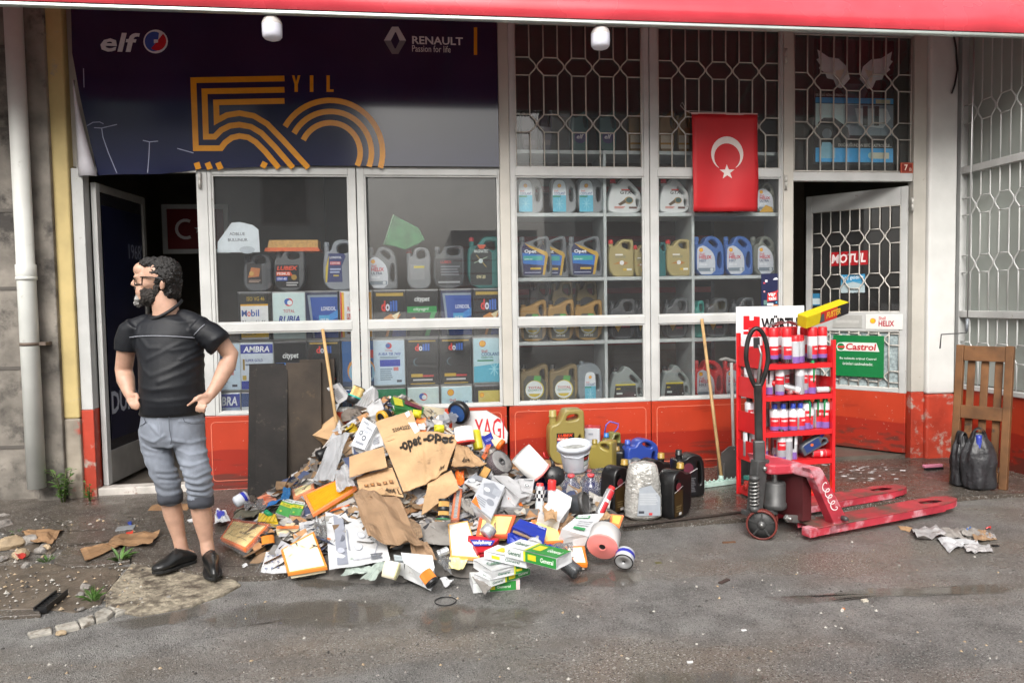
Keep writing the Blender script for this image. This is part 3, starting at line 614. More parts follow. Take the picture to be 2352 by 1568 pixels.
M_tin = mat('tin_side', (.10, .10, .11), .3, .6, var=.1); M_tinw = mat('tin_side_pale', (.5, .55, .56), .35, .3, var=.08)
TW, TH = .266, .398
def tin(px0, px1, py_top, des, label, Yf=.13, pale=False, zb=None):
    x0 = FX(px0, py_top+40, Yf); z0 = zb
    t = thing('oil_tin', label, 'oil tin', (x0+TW/2, Yf, z0), group='stacked oil tins behind the windows')
    m = M_tinw if pale else M_tin
    mb = MB(); mb.box(-TW/2, TW/2, 0, TW, .004, TH-.006, m); b = mb.build('body', t, bev=.012, seg=2)
    mb = MB(); mb.box(-TW/2-.001, TW/2+.001, -.001, TW+.001, 0, .006, M_steel); mb.box(-TW/2-.001, TW/2+.001, -.001, TW+.001, TH-.010, TH-.003, M_steel); mb.build('rim', t)
    mb = MB(); paint(mb, DES[des], -TW/2+.008, TW/2-.008, .014, TH-.018, -.0012); mb.build('label_print', t)
rowz = [PLZ, PLZ+TH+.002, PLZ+2*(TH+.002)]
rows = ['bottom', 'middle', 'top']
TINS = [ # row, window, [(px0, design, colour words, pale)]
 (2, 'first', [(547, 'mobil', 'white and black oil tin', 0), (625, 'rubia', 'mint oil tin with a round swirl logo', 1), (701, 'londoil', 'blue oil tin with silver corner frame', 0), (780, 'r2', 'white and yellow oil tin with red stripe', 1)]),
 (2, 'second', [(858, 'doill', 'left black oil tin with cartoon piston', 0), (932, 'citypet', 'black oil tin with green band and tractor', 0), (1011, 'londoil', 'blue oil tin with silver corner frame', 0), (1087, 'doill', 'right black oil tin with cartoon piston', 0)]),
 (1, 'first', [(474, 'whiteback', 'pale white oil tin nearest the man', 1), (551, 'ambra', 'white oil tin with dark blue lettered top band', 1), (629, 'citymax', 'black oil tin with blue band', 0), (706, 'doillb', 'plain black oil tin with red and blue lettering', 0), (784, 'tko', 'blue oil tin with truck picture', 0)]),
 (1, 'second', [(856, 'whiteback', 'pale oil tin showing its printed back', 1), (933, 'doillb', 'black oil tin with grey moon, left of its pair', 0), (1010, 'doillb', 'black oil tin with grey moon, right of its pair', 0), (1086, 'coolt', 'pale blue coolant tin with snowflake', 1)]),
 (0, 'first', [(475, 'ambra2', 'light blue tin with dark blue band', 1), (553, 'bluet', 'dark blue tin beside the leaning boards', 0), (631, 'tko', 'blue tin hidden by the leaning boards', 0), (708, 'bluet', 'dark blue tin behind the leaning boards', 0), (785, 'tko', 'blue tin behind the wooden handle', 0)]),
 (0, 'second', [(860, 'greent', 'green tin behind the top of the rubbish heap', 0), (936, 'rubia', 'mint tin with swirl logo behind the heap', 1), (1013, 'coolt', 'pale blue coolant tin with yellow shell', 1), (1089, 'tellus', 'yellow and black hydraulic oil tin', 0)]),
]
for r_, wn, lst in TINS:
    for px0, d, words, pale in lst:
        tin(px0, 0, (900, 790, 680)[r_], d, '%s, %s row behind the %s window' % (words, rows[r_], wn), pale=bool(pale), zb=rowz[r_])
# ================================================================ jugs
OUT = {
 'opet': ([(.08, 0), (.95, 0), (1, .06), (1, .35), (.93, .85), (.9, .97), (.78, 1), (.3, .86), (.05, .8), (0, .7), (.04, .3)], [[(.38, .81), (.76, .92), (.82, .87), (.80, .64), (.70, .66)], [(.84, .50), (.92, .48), (.94, .16), (.82, .13)]], .12, .98),
 'helix': ([(.02, 0), (.97, 0), (1, .1), (.99, .6), (.95, .8), (.75, .96), (.5, 1), (.36, .95), (.28, .82), (.22, .78), (0, .78)], [[(.42, .86), (.58, .91), (.80, .78), (.72, .68)], [(.80, .60), (.89, .58), (.91, .25), (.84, .16), (.74, .3)]], .11, .98),
 'gtx': ([(0, 0), (1, 0), (1, .5), (.93, .64), (.58, .99), (.44, 1), (.34, .84), (.14, .82), (.1, .7), (0, .35)], [[(.62, .80), (.86, .59), (.83, .48), (.58, .68)], [(.82, .42), (.93, .38), (.93, .18), (.84, .2)]], .20, .97),
 'edge': ([(.02, 0), (.98, 0), (1, .05), (1, .92), (.95, 1), (.5, 1), (.38, .88), (.3, .82), (.02, .82)], [[(.54, .90), (.86, .92), (.88, .72), (.70, .74), (.54, .80)]], .16, .99),
 'quartz': ([(0, 0), (1, 0), (1, .92), (.93, 1), (.75, .98), (.35, .84), (.05, .82), (0, .72)], [[(.70, .84), (.87, .90), (.90, .62), (.82, .57), (.70, .70)]], .16, .98),
 'coolant': ([(0, 0), (1, 0), (1, .6), (.9, .85), (.72, .97), (.5, 1), (.2, .97), (.02, .92), (0, .8)], [[(.70, .72), (.88, .70), (.88, .34), (.72, .3)]], .22, 1.03),
 'lubex': ([(0, 0), (1, 0), (1, .95), (.92, 1), (.42, 1), (.32, .92), (.26, .82), (.02, .80)], [[(.44, .93), (.84, .94), (.85, .78), (.46, .77)]], .14, .98),
 'londoil': ([(.02, 0), (1, 0), (.96, .5), (1, .72), (.9, .95), (.58, 1), (.34, .95), (.26, .76), (.05, .74)], [[(.42, .88), (.74, .93), (.82, .74), (.46, .70)]], .13, .95),
 'primus': ([(0, 0), (1, 0), (1, .92), (.95, 1), (.5, 1), (.42, .97), (.28, .76), (.06, .72), (0, .62)], [[(.52, .91), (.82, .92), (.84, .82), (.46, .78)], [(.80, .48), (.89, .56), (.90, .2), (.82, .2)]], .15, .98),
 'black': ([(.04, 0), (.96, 0), (1, .08), (1, .45), (.97, .76), (.84, .89), (.6, .92), (.42, .88), (.3, .82), (.04, .82), (0, .7)], [[(.70, .76), (.84, .74), (.88, .3), (.80, .24), (.72, .4)]], .20, 1.0),
 'big': ([(0, 0), (1, 0), (1, .9), (.93, 1), (.45, 1), (.3, .8), (.0, .74)], [[(.5, .9), (.86, .92), (.88, .7), (.62, .68)]], .15, .96),
}
def chaikin(p, it=2):
    for _ in range(it):
        q = []
        for i in range(len(p)):
            a, b = V(p[i]), V(p[(i+1) % len(p)]); q += [tuple(a.lerp(b, .22)), tuple(a.lerp(b, .78))]
        p = q
    return p
_J = {}
def jugmesh(kind, w_, h_, d_, m):
    key = (kind, round(w_, 2), round(h_, 2), round(d_, 2))
    if key not in _J:
        o_, holes, nu, nt_ = OUT[kind]; bv = min(.010, d_*.12)
        cu = bpy.data.curves.new('j', 'CURVE'); cu.dimensions = '2D'; cu.fill_mode = 'BOTH'; cu.extrude = d_/2-bv; cu.bevel_depth = bv; cu.bevel_resolution = 1; cu.offset = -bv
        for pts in [o_]+holes:
            pts = chaikin([(a*w_, b*h_) for a, b in pts], 2)
            s = cu.splines.new('POLY'); s.points.add(len(pts)-1); s.use_cyclic_u = True
            for i, (a, b) in enumerate(pts): s.points[i].co = (a, b, 0, 1)
        ob = bpy.data.objects.new('j', cu); LINK(ob); bpy.context.view_layer.update()
        me = bpy.data.meshes.new_from_object(ob.evaluated_get(bpy.context.evaluated_depsgraph_get()))
        bpy.data.objects.remove(ob); bpy.data.curves.remove(cu)
        me.transform(MX.Translation((-w_/2, 0, 0)) @ MX.Rotation(pi/2, 4, 'X')); me.materials.clear()
        for p in me.polygons: p.use_smooth = len(p.vertices) == 4; p.material_index = 0
        _J[key] = me
    me = _J[key].copy(); me.materials.clear(); me.materials.append(m); return me
def plas(hexs, rough=.38, var=.06): return mat('plastic_'+hexs, C(hexs), rough, var=var, scale=7, coat=.1)
def jug(kind, T, w_, h_, d_, col, capcol, label, group, ops=None, lab=None, cat='oil jug', caph=.03, capr=.021, name='oil_jug', lpoly=None, flip=False):
    """T: base centre, local x to the right, -y faces the viewer"""
    t = thing(name, label, cat, T=T, group=group)
    m = plas(col); o = bpy.data.objects.new('body', jugmesh(kind, w_, h_, d_, m)); LINK(o); o.parent = t
    o_, holes, nu, nt_ = OUT[kind]; nx_, nz_ = (nu-.5)*w_, nt_*h_
    mb = MB(); mb.lathe([(capr*1.05, h_*.6), (capr*.95, nz_-caph)], m, 14, TR(nx_, 0, 0)); mb.build('neck', t)
    mb = MB(); mb.lathe([(capr*.9, nz_-caph-.004), (capr*1.12, nz_-caph-.004), (capr*1.12, nz_-caph+.004), (capr, nz_-caph+.006), (capr*.97, nz_-.002), (capr*.85, nz_), (0, nz_)], plas(capcol), 16, TR(nx_, 0, 0)); mb.build('cap', t)
    if ops:
        a, b, c, d = lab; mb = MB()
        if lpoly: mb.poly([(lerp(a, b, u)*w_-w_/2, -d_/2-.0008, lerp(c, d, v)*h_) for u, v in chaikin(lpoly[0], 1)], ink(lpoly[1]))
        paint(mb, ops, a*w_-w_/2, b*w_-w_/2, c*h_, d*h_, -d_/2-.0010)
        if flip: mb.v = [(-x, -y, z) for x, y, z in mb.v]
        mb.build('label_print', t)
    return t
rr = [(0, 0), (1, 0), (1, 1), (0, 1)]
HX = lambda w2, c2, v: pecten(.22, .84, .10)+[('t', 'Shell', .12, .4, .66, .74, 'c83030', .01), ('t', 'HELIX', .12, .8, .53, .65, 'c03040', .03), ('t', w2, .12, .5 if len(w2) < 4 else .7, .42, .51, c2, .02), ('t', v, .12, .55, .30, .37, 'f0f2f4', .012), ('r', .05, .95, .10, .22, '7a8894'), ('e', .8, .16, .09, 'c8d0d4')]
hxp = ([(0, 0), (1, 0), (1, .55), (.85, .78), (.4, 1), (.1, .95), (0, .85)], 'c6ccd4')
clp = ([(0, 0), (1, 0), (1, .8), (.85, .97), (.5, 1), (.15, .97), (0, .8)], 'dde6ea')
CLO = [('r', 0, 1, .0, .52, '5fb8d2')]+pecten(.5, .82, .13)+[('t', 'COOLANT', .08, .95, .53, .62, '2a4f8c', .02), ('t', 'Shell', .1, .4, .63, .68, 'c83030'), ('r', .02, .6, .46, .5, '2c8c5c'), ('s', [(.2, .25), (.8, .25)], .03, '9fdcea'), ('s', [(.5, .06), (.5, .44)], .03, '9fdcea'), ('s', [(.3, .12), (.7, .38)], .03, '9fdcea'), ('s', [(.3, .38), (.7, .12)], .03, '9fdcea')]
OPO = [('p', [(0, .84), (.1, 1), (.9, .70), (.86, .2), (.74, 0), (.06, 0)], '1c2050'), ('p', [(.02, .7), (.88, .62), (.84, .3), (.05, .36)], '1f6fc4'), ('p', [(.1, 1), (.95, .72), (1, .62), (.86, 0), (.78, 0), (.88, .6), (.3, .86)], 'c09a34'), ('t', 'Opet', .1, .55, .66, .80, 'eef2f6', .03), ('r', .06, .78, .46, .60, '2fa49a'), ('t', '10W-40', .1, .4, .47, .52, 'd8f0ec'), ('r', .32, .72, .17, .23, 'd0b030'), ('l', .1, .7, .05, .1, 1, 'a8b0c8')]
QZO = [('p', [(.05, .0), (.95, 0), (.98, .75), (.75, 1), (.2, 1), (.02, .8)], '4a4a40'), ('p', [(.45, .85), (.75, .78), (.78, .98), (.5, 1)], '4fa048'), ('e', .5, .5, .40, 'c8b830'), ('e', .48, .5, .37, 'e4ecee'), ('t', 'TOTAL', .22, .8, .53, .62, 'b82f30', .02), ('t', 'QUARTZ', .2, .82, .44, .52, '4a8a6c', .02, .15), ('p', [(.22, .36), (.74, .36), (.66, .28), (.5, .24), (.3, .28)], 'd8c030'), ('t', '5W-30', .28, .72, .07, .16, 'f0f0ec', .02)]
EDO = [('t', 'EDGE', .1, .8, .66, .76, '8a8a70', .02, .1), ('r', .2, .55, .76, .82, 'e8e4dc'), ('p', [(.1, .4), (.5, .55), (.8, .45), (.6, .36), (.4, .42)], 'b87a3a'), ('e', .5, .46, .1, 'e8e8e8'), ('r', .55, .72, .14, .22, 'd8b030'), ('r', .72, .95, .14, .22, 'e8e8e0')]
GTO = [('t', 'GTX', .3, .8, .70, .84, '2c2c2c', .02, .15), ('r', .35, .7, .85, .9, 'c84038'), ('e', .66, .45, .19, 'a88c5c', .8), ('e', .68, .46, .14, '3c5c58', .8), ('p', [(.2, .3), (.5, .5), (.55, .36), (.3, .24)], '5c4a34'), ('r', .66, 1, .12, .2, '6a4a44'), ('l', .05, .5, .12, .22, 2, 'c87060')]
LBO = [('r', 0, 1, 0, 1, '17171a'), ('t', 'LUBEX', .06, .94, .76, .94, 'e8502a', .03, .2), ('p', [(.03, .52), (.75, .52), (.62, .70), (.03, .70)], 'd84a22'), ('t', 'PRIMUS', .06, .6, .55, .67, 'f0e8e0', .02), ('r', .03, .5, .30, .48, '2a4aa8'), ('t', '10W-40', .06, .46, .33, .45, 'e8ecf4', .015), ('e', .78, .45, .12, 'a8843a'), ('l', .45, .95, .06, .26, 2, 'b8b8b8')]
GR1 = 'oil jugs on display behind the windows'
def sjug(kind, p0, p1, pt, board, col, cap, label, ops=None, lab=None, d_=.11, Yf=.15, zb=None, lp=None, capr=.021, caph=.03):
    """jug standing on a shelf board; p0..p1 its sides and pt its top in the photograph"""
    z = shz[board] if zb is None else zb
    a = fp(p0, (pt+30), Yf); b = fp(p1, (pt+30), Yf); h_ = FZ((p0+p1)/2, pt, Yf)-z
    w_ = b.x-a.x
    T = TR((a.x+b.x)/2, Yf+d_/2, z)
    return jug(kind, T, w_, h_, d_, col, cap, label, GR1, ops, lab, lpoly=lp, capr=capr, caph=caph)
W3, W4 = 'behind the third window', 'behind the fourth window'
gry = '8a8e90'
for k, (a, b) in enumerate(((1188, 1247), (1266, 1324), (1327, 1387))):
    sjug('coolant', a, b, 405, 1, gry, '6a6e70', '%s grey coolant jug with sky-blue label, highest shelf %s' % (('leftmost', 'middle', 'rightmost')[k], W3), CLO, (.06, .58, .05, .9), lp=clp)
sjug('gtx', 1396, 1474, 408, 1, 'd4d8d8', 'c03038', 'white slant-handled jug with red cap, third window top shelf', GTO, (.15, .85, .05, .75), capr=.024)
for k, (a, b, yy) in enumerate(((1192, 1268, .13), (1234, 1306, .27), (1306, 1384, .13))):
    sjug('opet', a, b, 541, 2, '6c7074', '74787c', ('left grey jug with blue and yellow label', 'half-hidden grey jug between two blue-labelled ones', 'right grey jug with blue and yellow label')[k]+', second shelf '+W3, OPO, (.08, .88, .07, .82), Yf=yy, d_=.10)
sjug('edge', 1397, 1456, 549, 2, 'a89a68', 'c8302c', 'beige jug with red cap, second shelf '+W3, EDO, (.1, .95, .08, .72))
sjug('edge', 1457, 1484, 562, 2, 'a89a68', 'c8302c', 'narrow beige bottle beside the beige jug, '+W3, EDO, (.1, .95, .08, .72), d_=.08, capr=.018)
for k, (a, b) in enumerate(((1194, 1256), (1258, 1319), (1321, 1384))):
    sjug('quartz', a, b, 688, 3, 'a07c40', '2a241c', '%s bronze jug of three at middle rail height %s' % (('left', 'middle', 'right')[k], W3), QZO, (.10, .85, .06, .66))
for k, (a, b) in enumerate(((1215, 1262), (1266, 1316), (1322, 1372))):
    sjug('edge', a, b, 640, 3, ('33302c', '6c5a26', '6c5a26')[k], '222222', ('dark jug', 'left olive gold jug', 'right olive gold jug')[k]+' in the back row above the bronze jugs', [('e', .5, .5, .48, '1c1c20'), ('t', 'elf', .3, .7, .48, .6, '9aa0a4', .02, .2)], (.1, .95, .3, .8), Yf=.33, d_=.09)
for k, (a, b) in enumerate(((1401, 1460), (1462, 1490))):
    sjug('big', a, b, 686, 3, '4c4e50', '202224', ('wide', 'narrow cut-off')[k]+' dark grey jug at middle rail height '+W3, [('r', 0, 1, 0, 1, '18181c'), ('t', 'doil', .5, .95, .4, .55, 'b84a60', .02), ('p', [(.1, .5), (.4, .8), (.5, .5), (.3, .2)], 'b89030')], (.1, .8, .08, .6))
for k, (a, b, v) in enumerate(((1194, 1260, '9000'), (1262, 1327, 'INEO'))):
    sjug('quartz', a, b, 836, 4, '7c6a44', '1c1c1c', '%s bronze jug with round white label on the lowest shelf %s' % (('left', 'right')[k], W3), QZO, (.10, .92, .04, .72))
sjug('coolant', 1327, 1384, 833, 4, '7c868c', '6c767c', 'grey coolant jug on the lowest shelf '+W3, CLO, (.28, .72, .05, .78), lp=clp)
RNO = [('p', [(.03, .1), (.97, .1), (.92, .78), (.1, .78)], '2a2c2c'), ('r', .1, .92, .76, .84, 'd4c428'), ('t', 'RENAULT', .3, .75, .88, .95, '8a8a50', .015), ('r', .14, .3, .55, .62, 'c8b830'), ('r', .14, .38, .28, .38, 'c8d4d0'), ('r', .86, .92, .2, .26, 'd0d0d0')]
sjug('gtx', 1400, 1478, 842, 4, '8e9896', '1c1e1e', 'grey slant-handled jug with black label, lowest shelf '+W3, RNO, (.1, .82, .08, .6), capr=.024)
sjug('gtx', 1515, 1583, 408, 1, 'd4d8d8', 'c03038', 'white slant-handled jug with red cap, left of the hanging flag', GTO, (.15, .85, .05, .75), capr=.024)
for k, (a, b) in enumerate(((1606, 1664), (1672, 1735))): sjug('helix', a, b, 420, 1, '8c9094', '6c7074', ('left', 'right')[k]+' grey jug hidden behind the hanging flag', HX('ULTRA', '28305c', '5W-40'), (.06, .68, .04, .7), lp=hxp)
sjug('helix', 1738, 1780, 418, 1, '7c7c70', '6c7074', 'grey and gold jug peeking out right of the flag', HX('ULTRA', '28305c', '5W-40')+[('p', [(.1, 0), (1, 0), (.9, .2), (.5, .3)], 'c89a30')], (.06, .9, .04, .8), lp=hxp)
sjug('edge', 1506, 1530, 556, 2, '2a6a6c', '9a3030', 'teal bottle half hidden by the window frame, '+W4, None)
sjug('edge', 1530, 1585, 549, 2, 'a89a68', 'c8302c', 'beige jug with red cap, second shelf '+W4, EDO, (.1, .95, .08, .72))
for k, (a, b) in enumerate(((1597, 1664), (1666, 1730))): sjug('helix', a, b, 541, 2, '3c64a8', '4a70b0', ('left', 'right')[k]+' bright blue jug, second shelf '+W4, HX('HX7', '34507c', '10W-40'), (.06, .68, .04, .76), lp=hxp)
sjug('helix', 1730, 1782, 541, 2, '6c7068', '7c8078', 'grey jug wrapped in clear film, right end of second shelf', HX('ULTRA', '28305c', '0W-30'), (.2, .9, .04, .76), lp=hxp)
for k, (a, b) in enumerate(((1528, 1582), (1622, 1672), (1684, 1734))): sjug('big', a, b, 684, 3, '54585a', '202224', ('left', 'middle', 'right')[k]+' dark grey jug at middle rail height '+W4, [('r', 0, 1, 0, 1, '18181c'), ('p', [(.1, .5), (.4, .8), (.5, .5), (.3, .2)], 'b89030'), ('r', .5, .9, .3, .4, 'a03040')], (.1, .8, .08, .6))
sjug('big', 1594, 1618, 690, 3, '2c8a80', '207068', 'turquoise bottle at middle rail height '+W4, None)
sjug('gtx', 1518, 1585, 838, 4, '8e9896', '1c1e1e', 'grey slant-handled jug with black label, lowest shelf '+W4, RNO, (.1, .82, .08, .6), capr=.024)
for k, (a, b) in enumerate(((1597, 1662), (1664, 1732))): sjug('helix', a, b, 826, 4, 'c42428', 'c42428', ('left', 'right')[k]+' bright red jug on the lowest shelf '+W4, HX('HX3', '40304c', '20W-50'), (.06, .68, .04, .76), lp=hxp)
# top shelf behind the barred windows
for k, (a, b, c_) in enumerate(((1196, 1236, '4a3a40'), (1240, 1268, '3c3444'), (1312, 1352, '2a5a5a'), (1376, 1416, '2a5a5a'), (1444, 1484, '8c6a34'), (1514, 1550, '8c6a34'), (1556, 1586, '8c6a34'))):
    sjug('quartz', a, b, 252, 0, c_, '3a2a2a', '%s jug from left on the top shelf behind the barred windows' % ORD[k], [('e', .5, .5, .42, '3a2f68'), ('t', 'elf', .25, .75, .45, .62, 'd8d0d8', .02, .2)] if k in (2, 3) else ([('r', 0, 1, .1, .6, 'c8b8a0'), ('r', 0, 1, .25, .32, 'b88430')] if k > 3 else [('r', .1, .9, .2, .4, '6a5a60')]), (.1, .9, .05, .66), Yf=.2)
# jugs standing on the tins
ZJ = rowz[2]+TH
def tjug(kind, p0, p1, pt, col, cap, label, ops, lab, lp=None, Yf=.16): return sjug(kind, p0, p1, pt, 0, col, cap, label+' on top of the tins', ops, lab, zb=ZJ, lp=lp, Yf=Yf)
tjug('londoil', 556, 624, 582, '54565a', '44464a', 'dark grey jug with flame label', [('r', 0, 1, 0, 1, '241c1c'), ('p', [(.05, .3), (.3, .8), (.9, .75), (.8, .35)], 'b8703a'), ('e', .3, .5, .16, 'c8a050'), ('l', .1, .9, .05, .2, 2, 'a89080')], (.16, .66, .2, .74))
tjug('lubex', 628, 699, 574, '5c5e60', '505254', 'grey jug with orange and black label under the filter tray', LBO, (.06, .82, .08, .64))
tjug('londoil', 738, 820, 549, '8a9098', '8a9098', 'tall pale jug with navy label, right end of first window,', [('p', [(0, 0), (.82, 0), (.8, .55), (1, .9), (.9, 1), (.2, 1), (.05, .5)], '24306c'), ('p', [(.02, 0), (.1, 0), (.22, .95), (.05, .5)], 'd0b830'), ('t', 'LONDOIL', .25, .8, .82, .9, 'e8ecf0', .02), ('r', .25, .75, .6, .72, 'b83848'), ('t', '15W/40', .28, .72, .62, .7, 'f0e8e8'), ('l', .25, .75, .3, .5, 2, 'a8b4d4'), ('r', .4, .65, .2, .25, 'c8b040')], (.08, .68, .16, .72))
tjug('helix', 843, 912, 565, '6c7074', '6c7074', 'grey jug with pale label, left end of the second window', HX('ULTRA', '28305c', '0W-30'), (.06, .68, .04, .76), lp=hxp)
tjug('londoil', 932, 990, 566, '7c8084', 'a83030', 'grey jug with red cap and small yellow strip', [('r', .1, .9, .2, .8, '8a8e92'), ('r', .3, .9, .66, .74, 'c8b83c')], (.1, .8, .1, .7))
tjug('lubex', 995, 1066, 564, '54585c', '6c7074', 'grey jug showing its dark printed back', [('r', 0, 1, 0, 1, '2a2c30'), ('t', 'LUBEX', .2, .6, .82, .92, 'b83838', .02), ('l', .2, .9, .35, .75, 4, '70747c'), ('l', .1, .9, .06, .18, 1, 'a0a4a8')], (.06, .94, .08, .70))
tjug('edge', 1072, 1149, 543, '1c6c68', 'a83034', 'dark teal jug with satellite label, right end of second window,', [('p', [(0, 0), (1, 0), (1, .8), (.7, 1), (.4, 1), (.05, .75)], '15201f'), ('p', [(.35, 1), (.75, 1), (.65, .9), (.45, .9)], 'c8502c'), ('t', 'MAGNATEC', .2, .85, .8, .88, 'd8e4e0', .015, .15), ('s', [(.2, .55), (.8, .7)], .03, 'a0b8a0'), ('s', [(.3, .75), (.75, .45)], .03, 'b09a50'), ('e', .5, .6, .1, 'c8d8d8'), ('t', '0W-30', .3, .7, .16, .25, 'd8d0a0', .02)], (.08, .74, .06, .84))
# ================================================================ banner over the left half of the front
M_ban = mat('navy_banner_vinyl', (.011, .013, .045), .11, var=.15, scale=2, coat=.3, bump=.03, bscale=3)
Bz = lambda zx, zy: (lambda p: (p.x, p.z))(fp(143.6+zx*.43945, 34.5+zy*.43945, -.03))
B0 = Bz(1200, 600)
bn = thing('banner', 'navy vinyl banner with yellow striped figure fifty and two logos', 'banner', (B0[0], -.03, B0[1]))
bl = lambda zx, zy: (lambda q: (q[0]-B0[0], q[1]-B0[1]))(Bz(zx, zy))
ztop = ZMAX-.08-B0[1]; zbot = Z_GB+.0-B0[1]
out = [(bl(52, 0)[0], ztop), (bl(50, 200)[0], bl(50, 200)[1]), (bl(90, 420)[0], bl(90, 420)[1]), (bl(130, 600)[0], bl(130, 600)[1]), (bl(186, 838)[0], bl(186, 838)[1])]
for zx, zy in ((330, 832), (500, 832), (640, 818), (700, 808)): out.append(bl(zx, zy))
out += [(bl(1200, 800)[0], zbot), (bl(1800, 800)[0], zbot), (X['g2b']+.008-B0[0], zbot), (X['g2b']+.008-B0[0], ztop)]
mb = MB(); mb.prism(out, 0, .012, M_ban); mb.build('sheet', bn)
yel = ink('c8861a', .2); wht = ink('c8ccd0', .25); yb = -.0015
mb = MB()
sw_ = .43945*27*.0036
def arc(cx, cy, r, a0, a1, n=26): return [(cx+r*cos(R(lerp(a0, a1, i/n))), cy-r*sin(R(lerp(a0, a1, i/n)))) for i in range(n+1)]
S = [[(1160, 333), (684, 342), (697, 697), (828, 697), (850, 668), (885, 642), (925, 633), (970, 640), (1010, 665), (1060, 715), (1130, 800)],
     [(1160, 392), (742, 400), (750, 637), (795, 637), (830, 602), (875, 580), (925, 574), (985, 585), (1040, 618), (1110, 690), (1205, 800)],
     [(1160, 450), (803, 458), (806, 553), (860, 524), (925, 514), (1000, 528), (1070, 570), (1150, 652), (1285, 800)],
     arc(1400, 720, 273, 150, -17), arc(1400, 720, 215, 152, -20), arc(1400, 720, 156, 155, -26),
     [(700, 772), (712, 806)], [(757, 772), (772, 806)], [(812, 772), (828, 806)], [(1060, 770), (1045, 798)]]
for s in S[:3]+S[6:]: mb.strip([bl(*q) for q in s], sw_, yel, y=yb)
mb.build('figure_five', bn); mb = MB()
for s in S[3:6]: mb.strip([bl(*q) for q in s], sw_, yel, y=yb)
mb.build('figure_zero', bn)
for q in ([(1200, 317), (1212, 317), (1221, 352), (1230, 317), (1243, 317), (1230, 365), (1230, 403), (1213, 403), (1213, 365)], [(1293, 317), (1311, 317), (1311, 403), (1293, 403)], [(1380, 317), (1397, 317), (1397, 390), (1417, 390), (1417, 403), (1380, 403)], [(2150, 66), (2167, 66), (2167, 210), (2150, 210)]):
    mb = MB(); mb.poly([(bl(*p)[0], yb, bl(*p)[1]) for p in q[::-1]], yel); mb.build('letter' if q[0][0] < 2000 else 'yellow_bar', bn)
mb = MB()
def btext(t, x0, y0, x1, y1, m, **k):
    a = bl(x0, y1); b = bl(x1, y0); mb.text(t, a[0], b[0], a[1], b[1], m, y=yb, **k)
btext('elf', 192, 97, 413, 192, wht, bold=.022, shear=.2)
mb.build('lettering', bn); mb = MB(); btext('RENAULT', 1828, 119, 2092, 153, wht, bold=.02); btext('Passion for life', 1828, 164, 2028, 193, wht)
mb.build('lettering', bn); mb = MB()
def bpoly(pts, m, y=yb): mb.poly([(bl(*p)[0], y, bl(*p)[1]) for p in pts], m)
ew = [(487+64*cos(R(a)), 140-62*sin(R(a))) for a in range(0, 360, 15)]
bpoly(ew+[], wht); bpoly([(480+50*cos(R(a)), 140-52*sin(R(a))) for a in range(60, 300, 15)], ink('2c4f98', .2), yb-.0005); bpoly([(495+48*cos(R(a)), 138-50*sin(R(a))) for a in range(-130, 60, 15)], ink('b02028', .2), yb-.001)
bpoly([(478, 130), (500, 130), (500, 145), (478, 150)], wht, yb-.0015)
mb.build('round_logo', bn); mb = MB()
g1, g2 = ink('b8bcc0', .2), ink('6c6f74', .2)
dia = [(1680, 135), (1722, 63), (1755, 63), (1796, 135), (1755, 205), (1722, 205)]; din = [(1716, 135), (1738, 92), (1744, 92), (1762, 135), (1742, 176), (1736, 176)]
for i in range(6):
    j = (i+1) % 6; bpoly([dia[i], din[i], din[j], dia[j]], g1 if i in (0, 1, 2) else g2)
mb.build('diamond_logo', bn)
mb = MB(); scr = ink('8c90a8')
for s in ([(128, 580), (160, 562), (195, 560), (215, 570)], [(165, 590), (205, 592), (285, 573)], [(205, 592), (212, 640), (240, 720), (285, 828)], [(420, 656), (455, 664), (500, 660)], [(455, 664), (452, 740), (445, 826)], [(600, 698), (685, 722)], [(110, 280), (113, 380)]):
    mb.strip([bl(*q) for q in s], .006, scr, y=yb-.0003)
mb.build('scratch', bn)
# the banner's loose left edge: pale backing that has curled out
mb = MB(); bk = mat('banner_backing', (.55, .54, .58), .5, var=.08)
pts = [bl(58, 340), bl(60, 480), bl(66, 640), bl(74, 845), bl(186, 842)]; pr_ = [bl(60, 345), bl(88, 470), bl(126, 640), bl(186, 840)]
vs_ = []
for i in range(9):
    t = i/8; zz = lerp(pts[0][1], pts[3][1], t); xl_ = lerp(pts[0][0], pts[3][0], t); xr_ = lerp(pr_[0][0], pr_[3][0]+.004, t**1.25)
    for k in range(5): u = k/4; vs_.append((lerp(xl_, xr_, u), -.012-.05*t*sin(pi*u*.8)**2 if k else .02, zz))
mb.add(vs_, [(i*5+k, i*5+k+1, i*5+k+6, i*5+k+5) for i in range(8) for k in range(4)], bk, True); o = mb.build('curled_edge', bn); sm = o.modifiers.new('thick', 'SOLIDIFY'); sm.thickness = .003
bar_box('head_rail', X['open0']-.05, X['open1']+.01, Z_GB-.055, Z_GB-.015, M_white, -.02, .03)
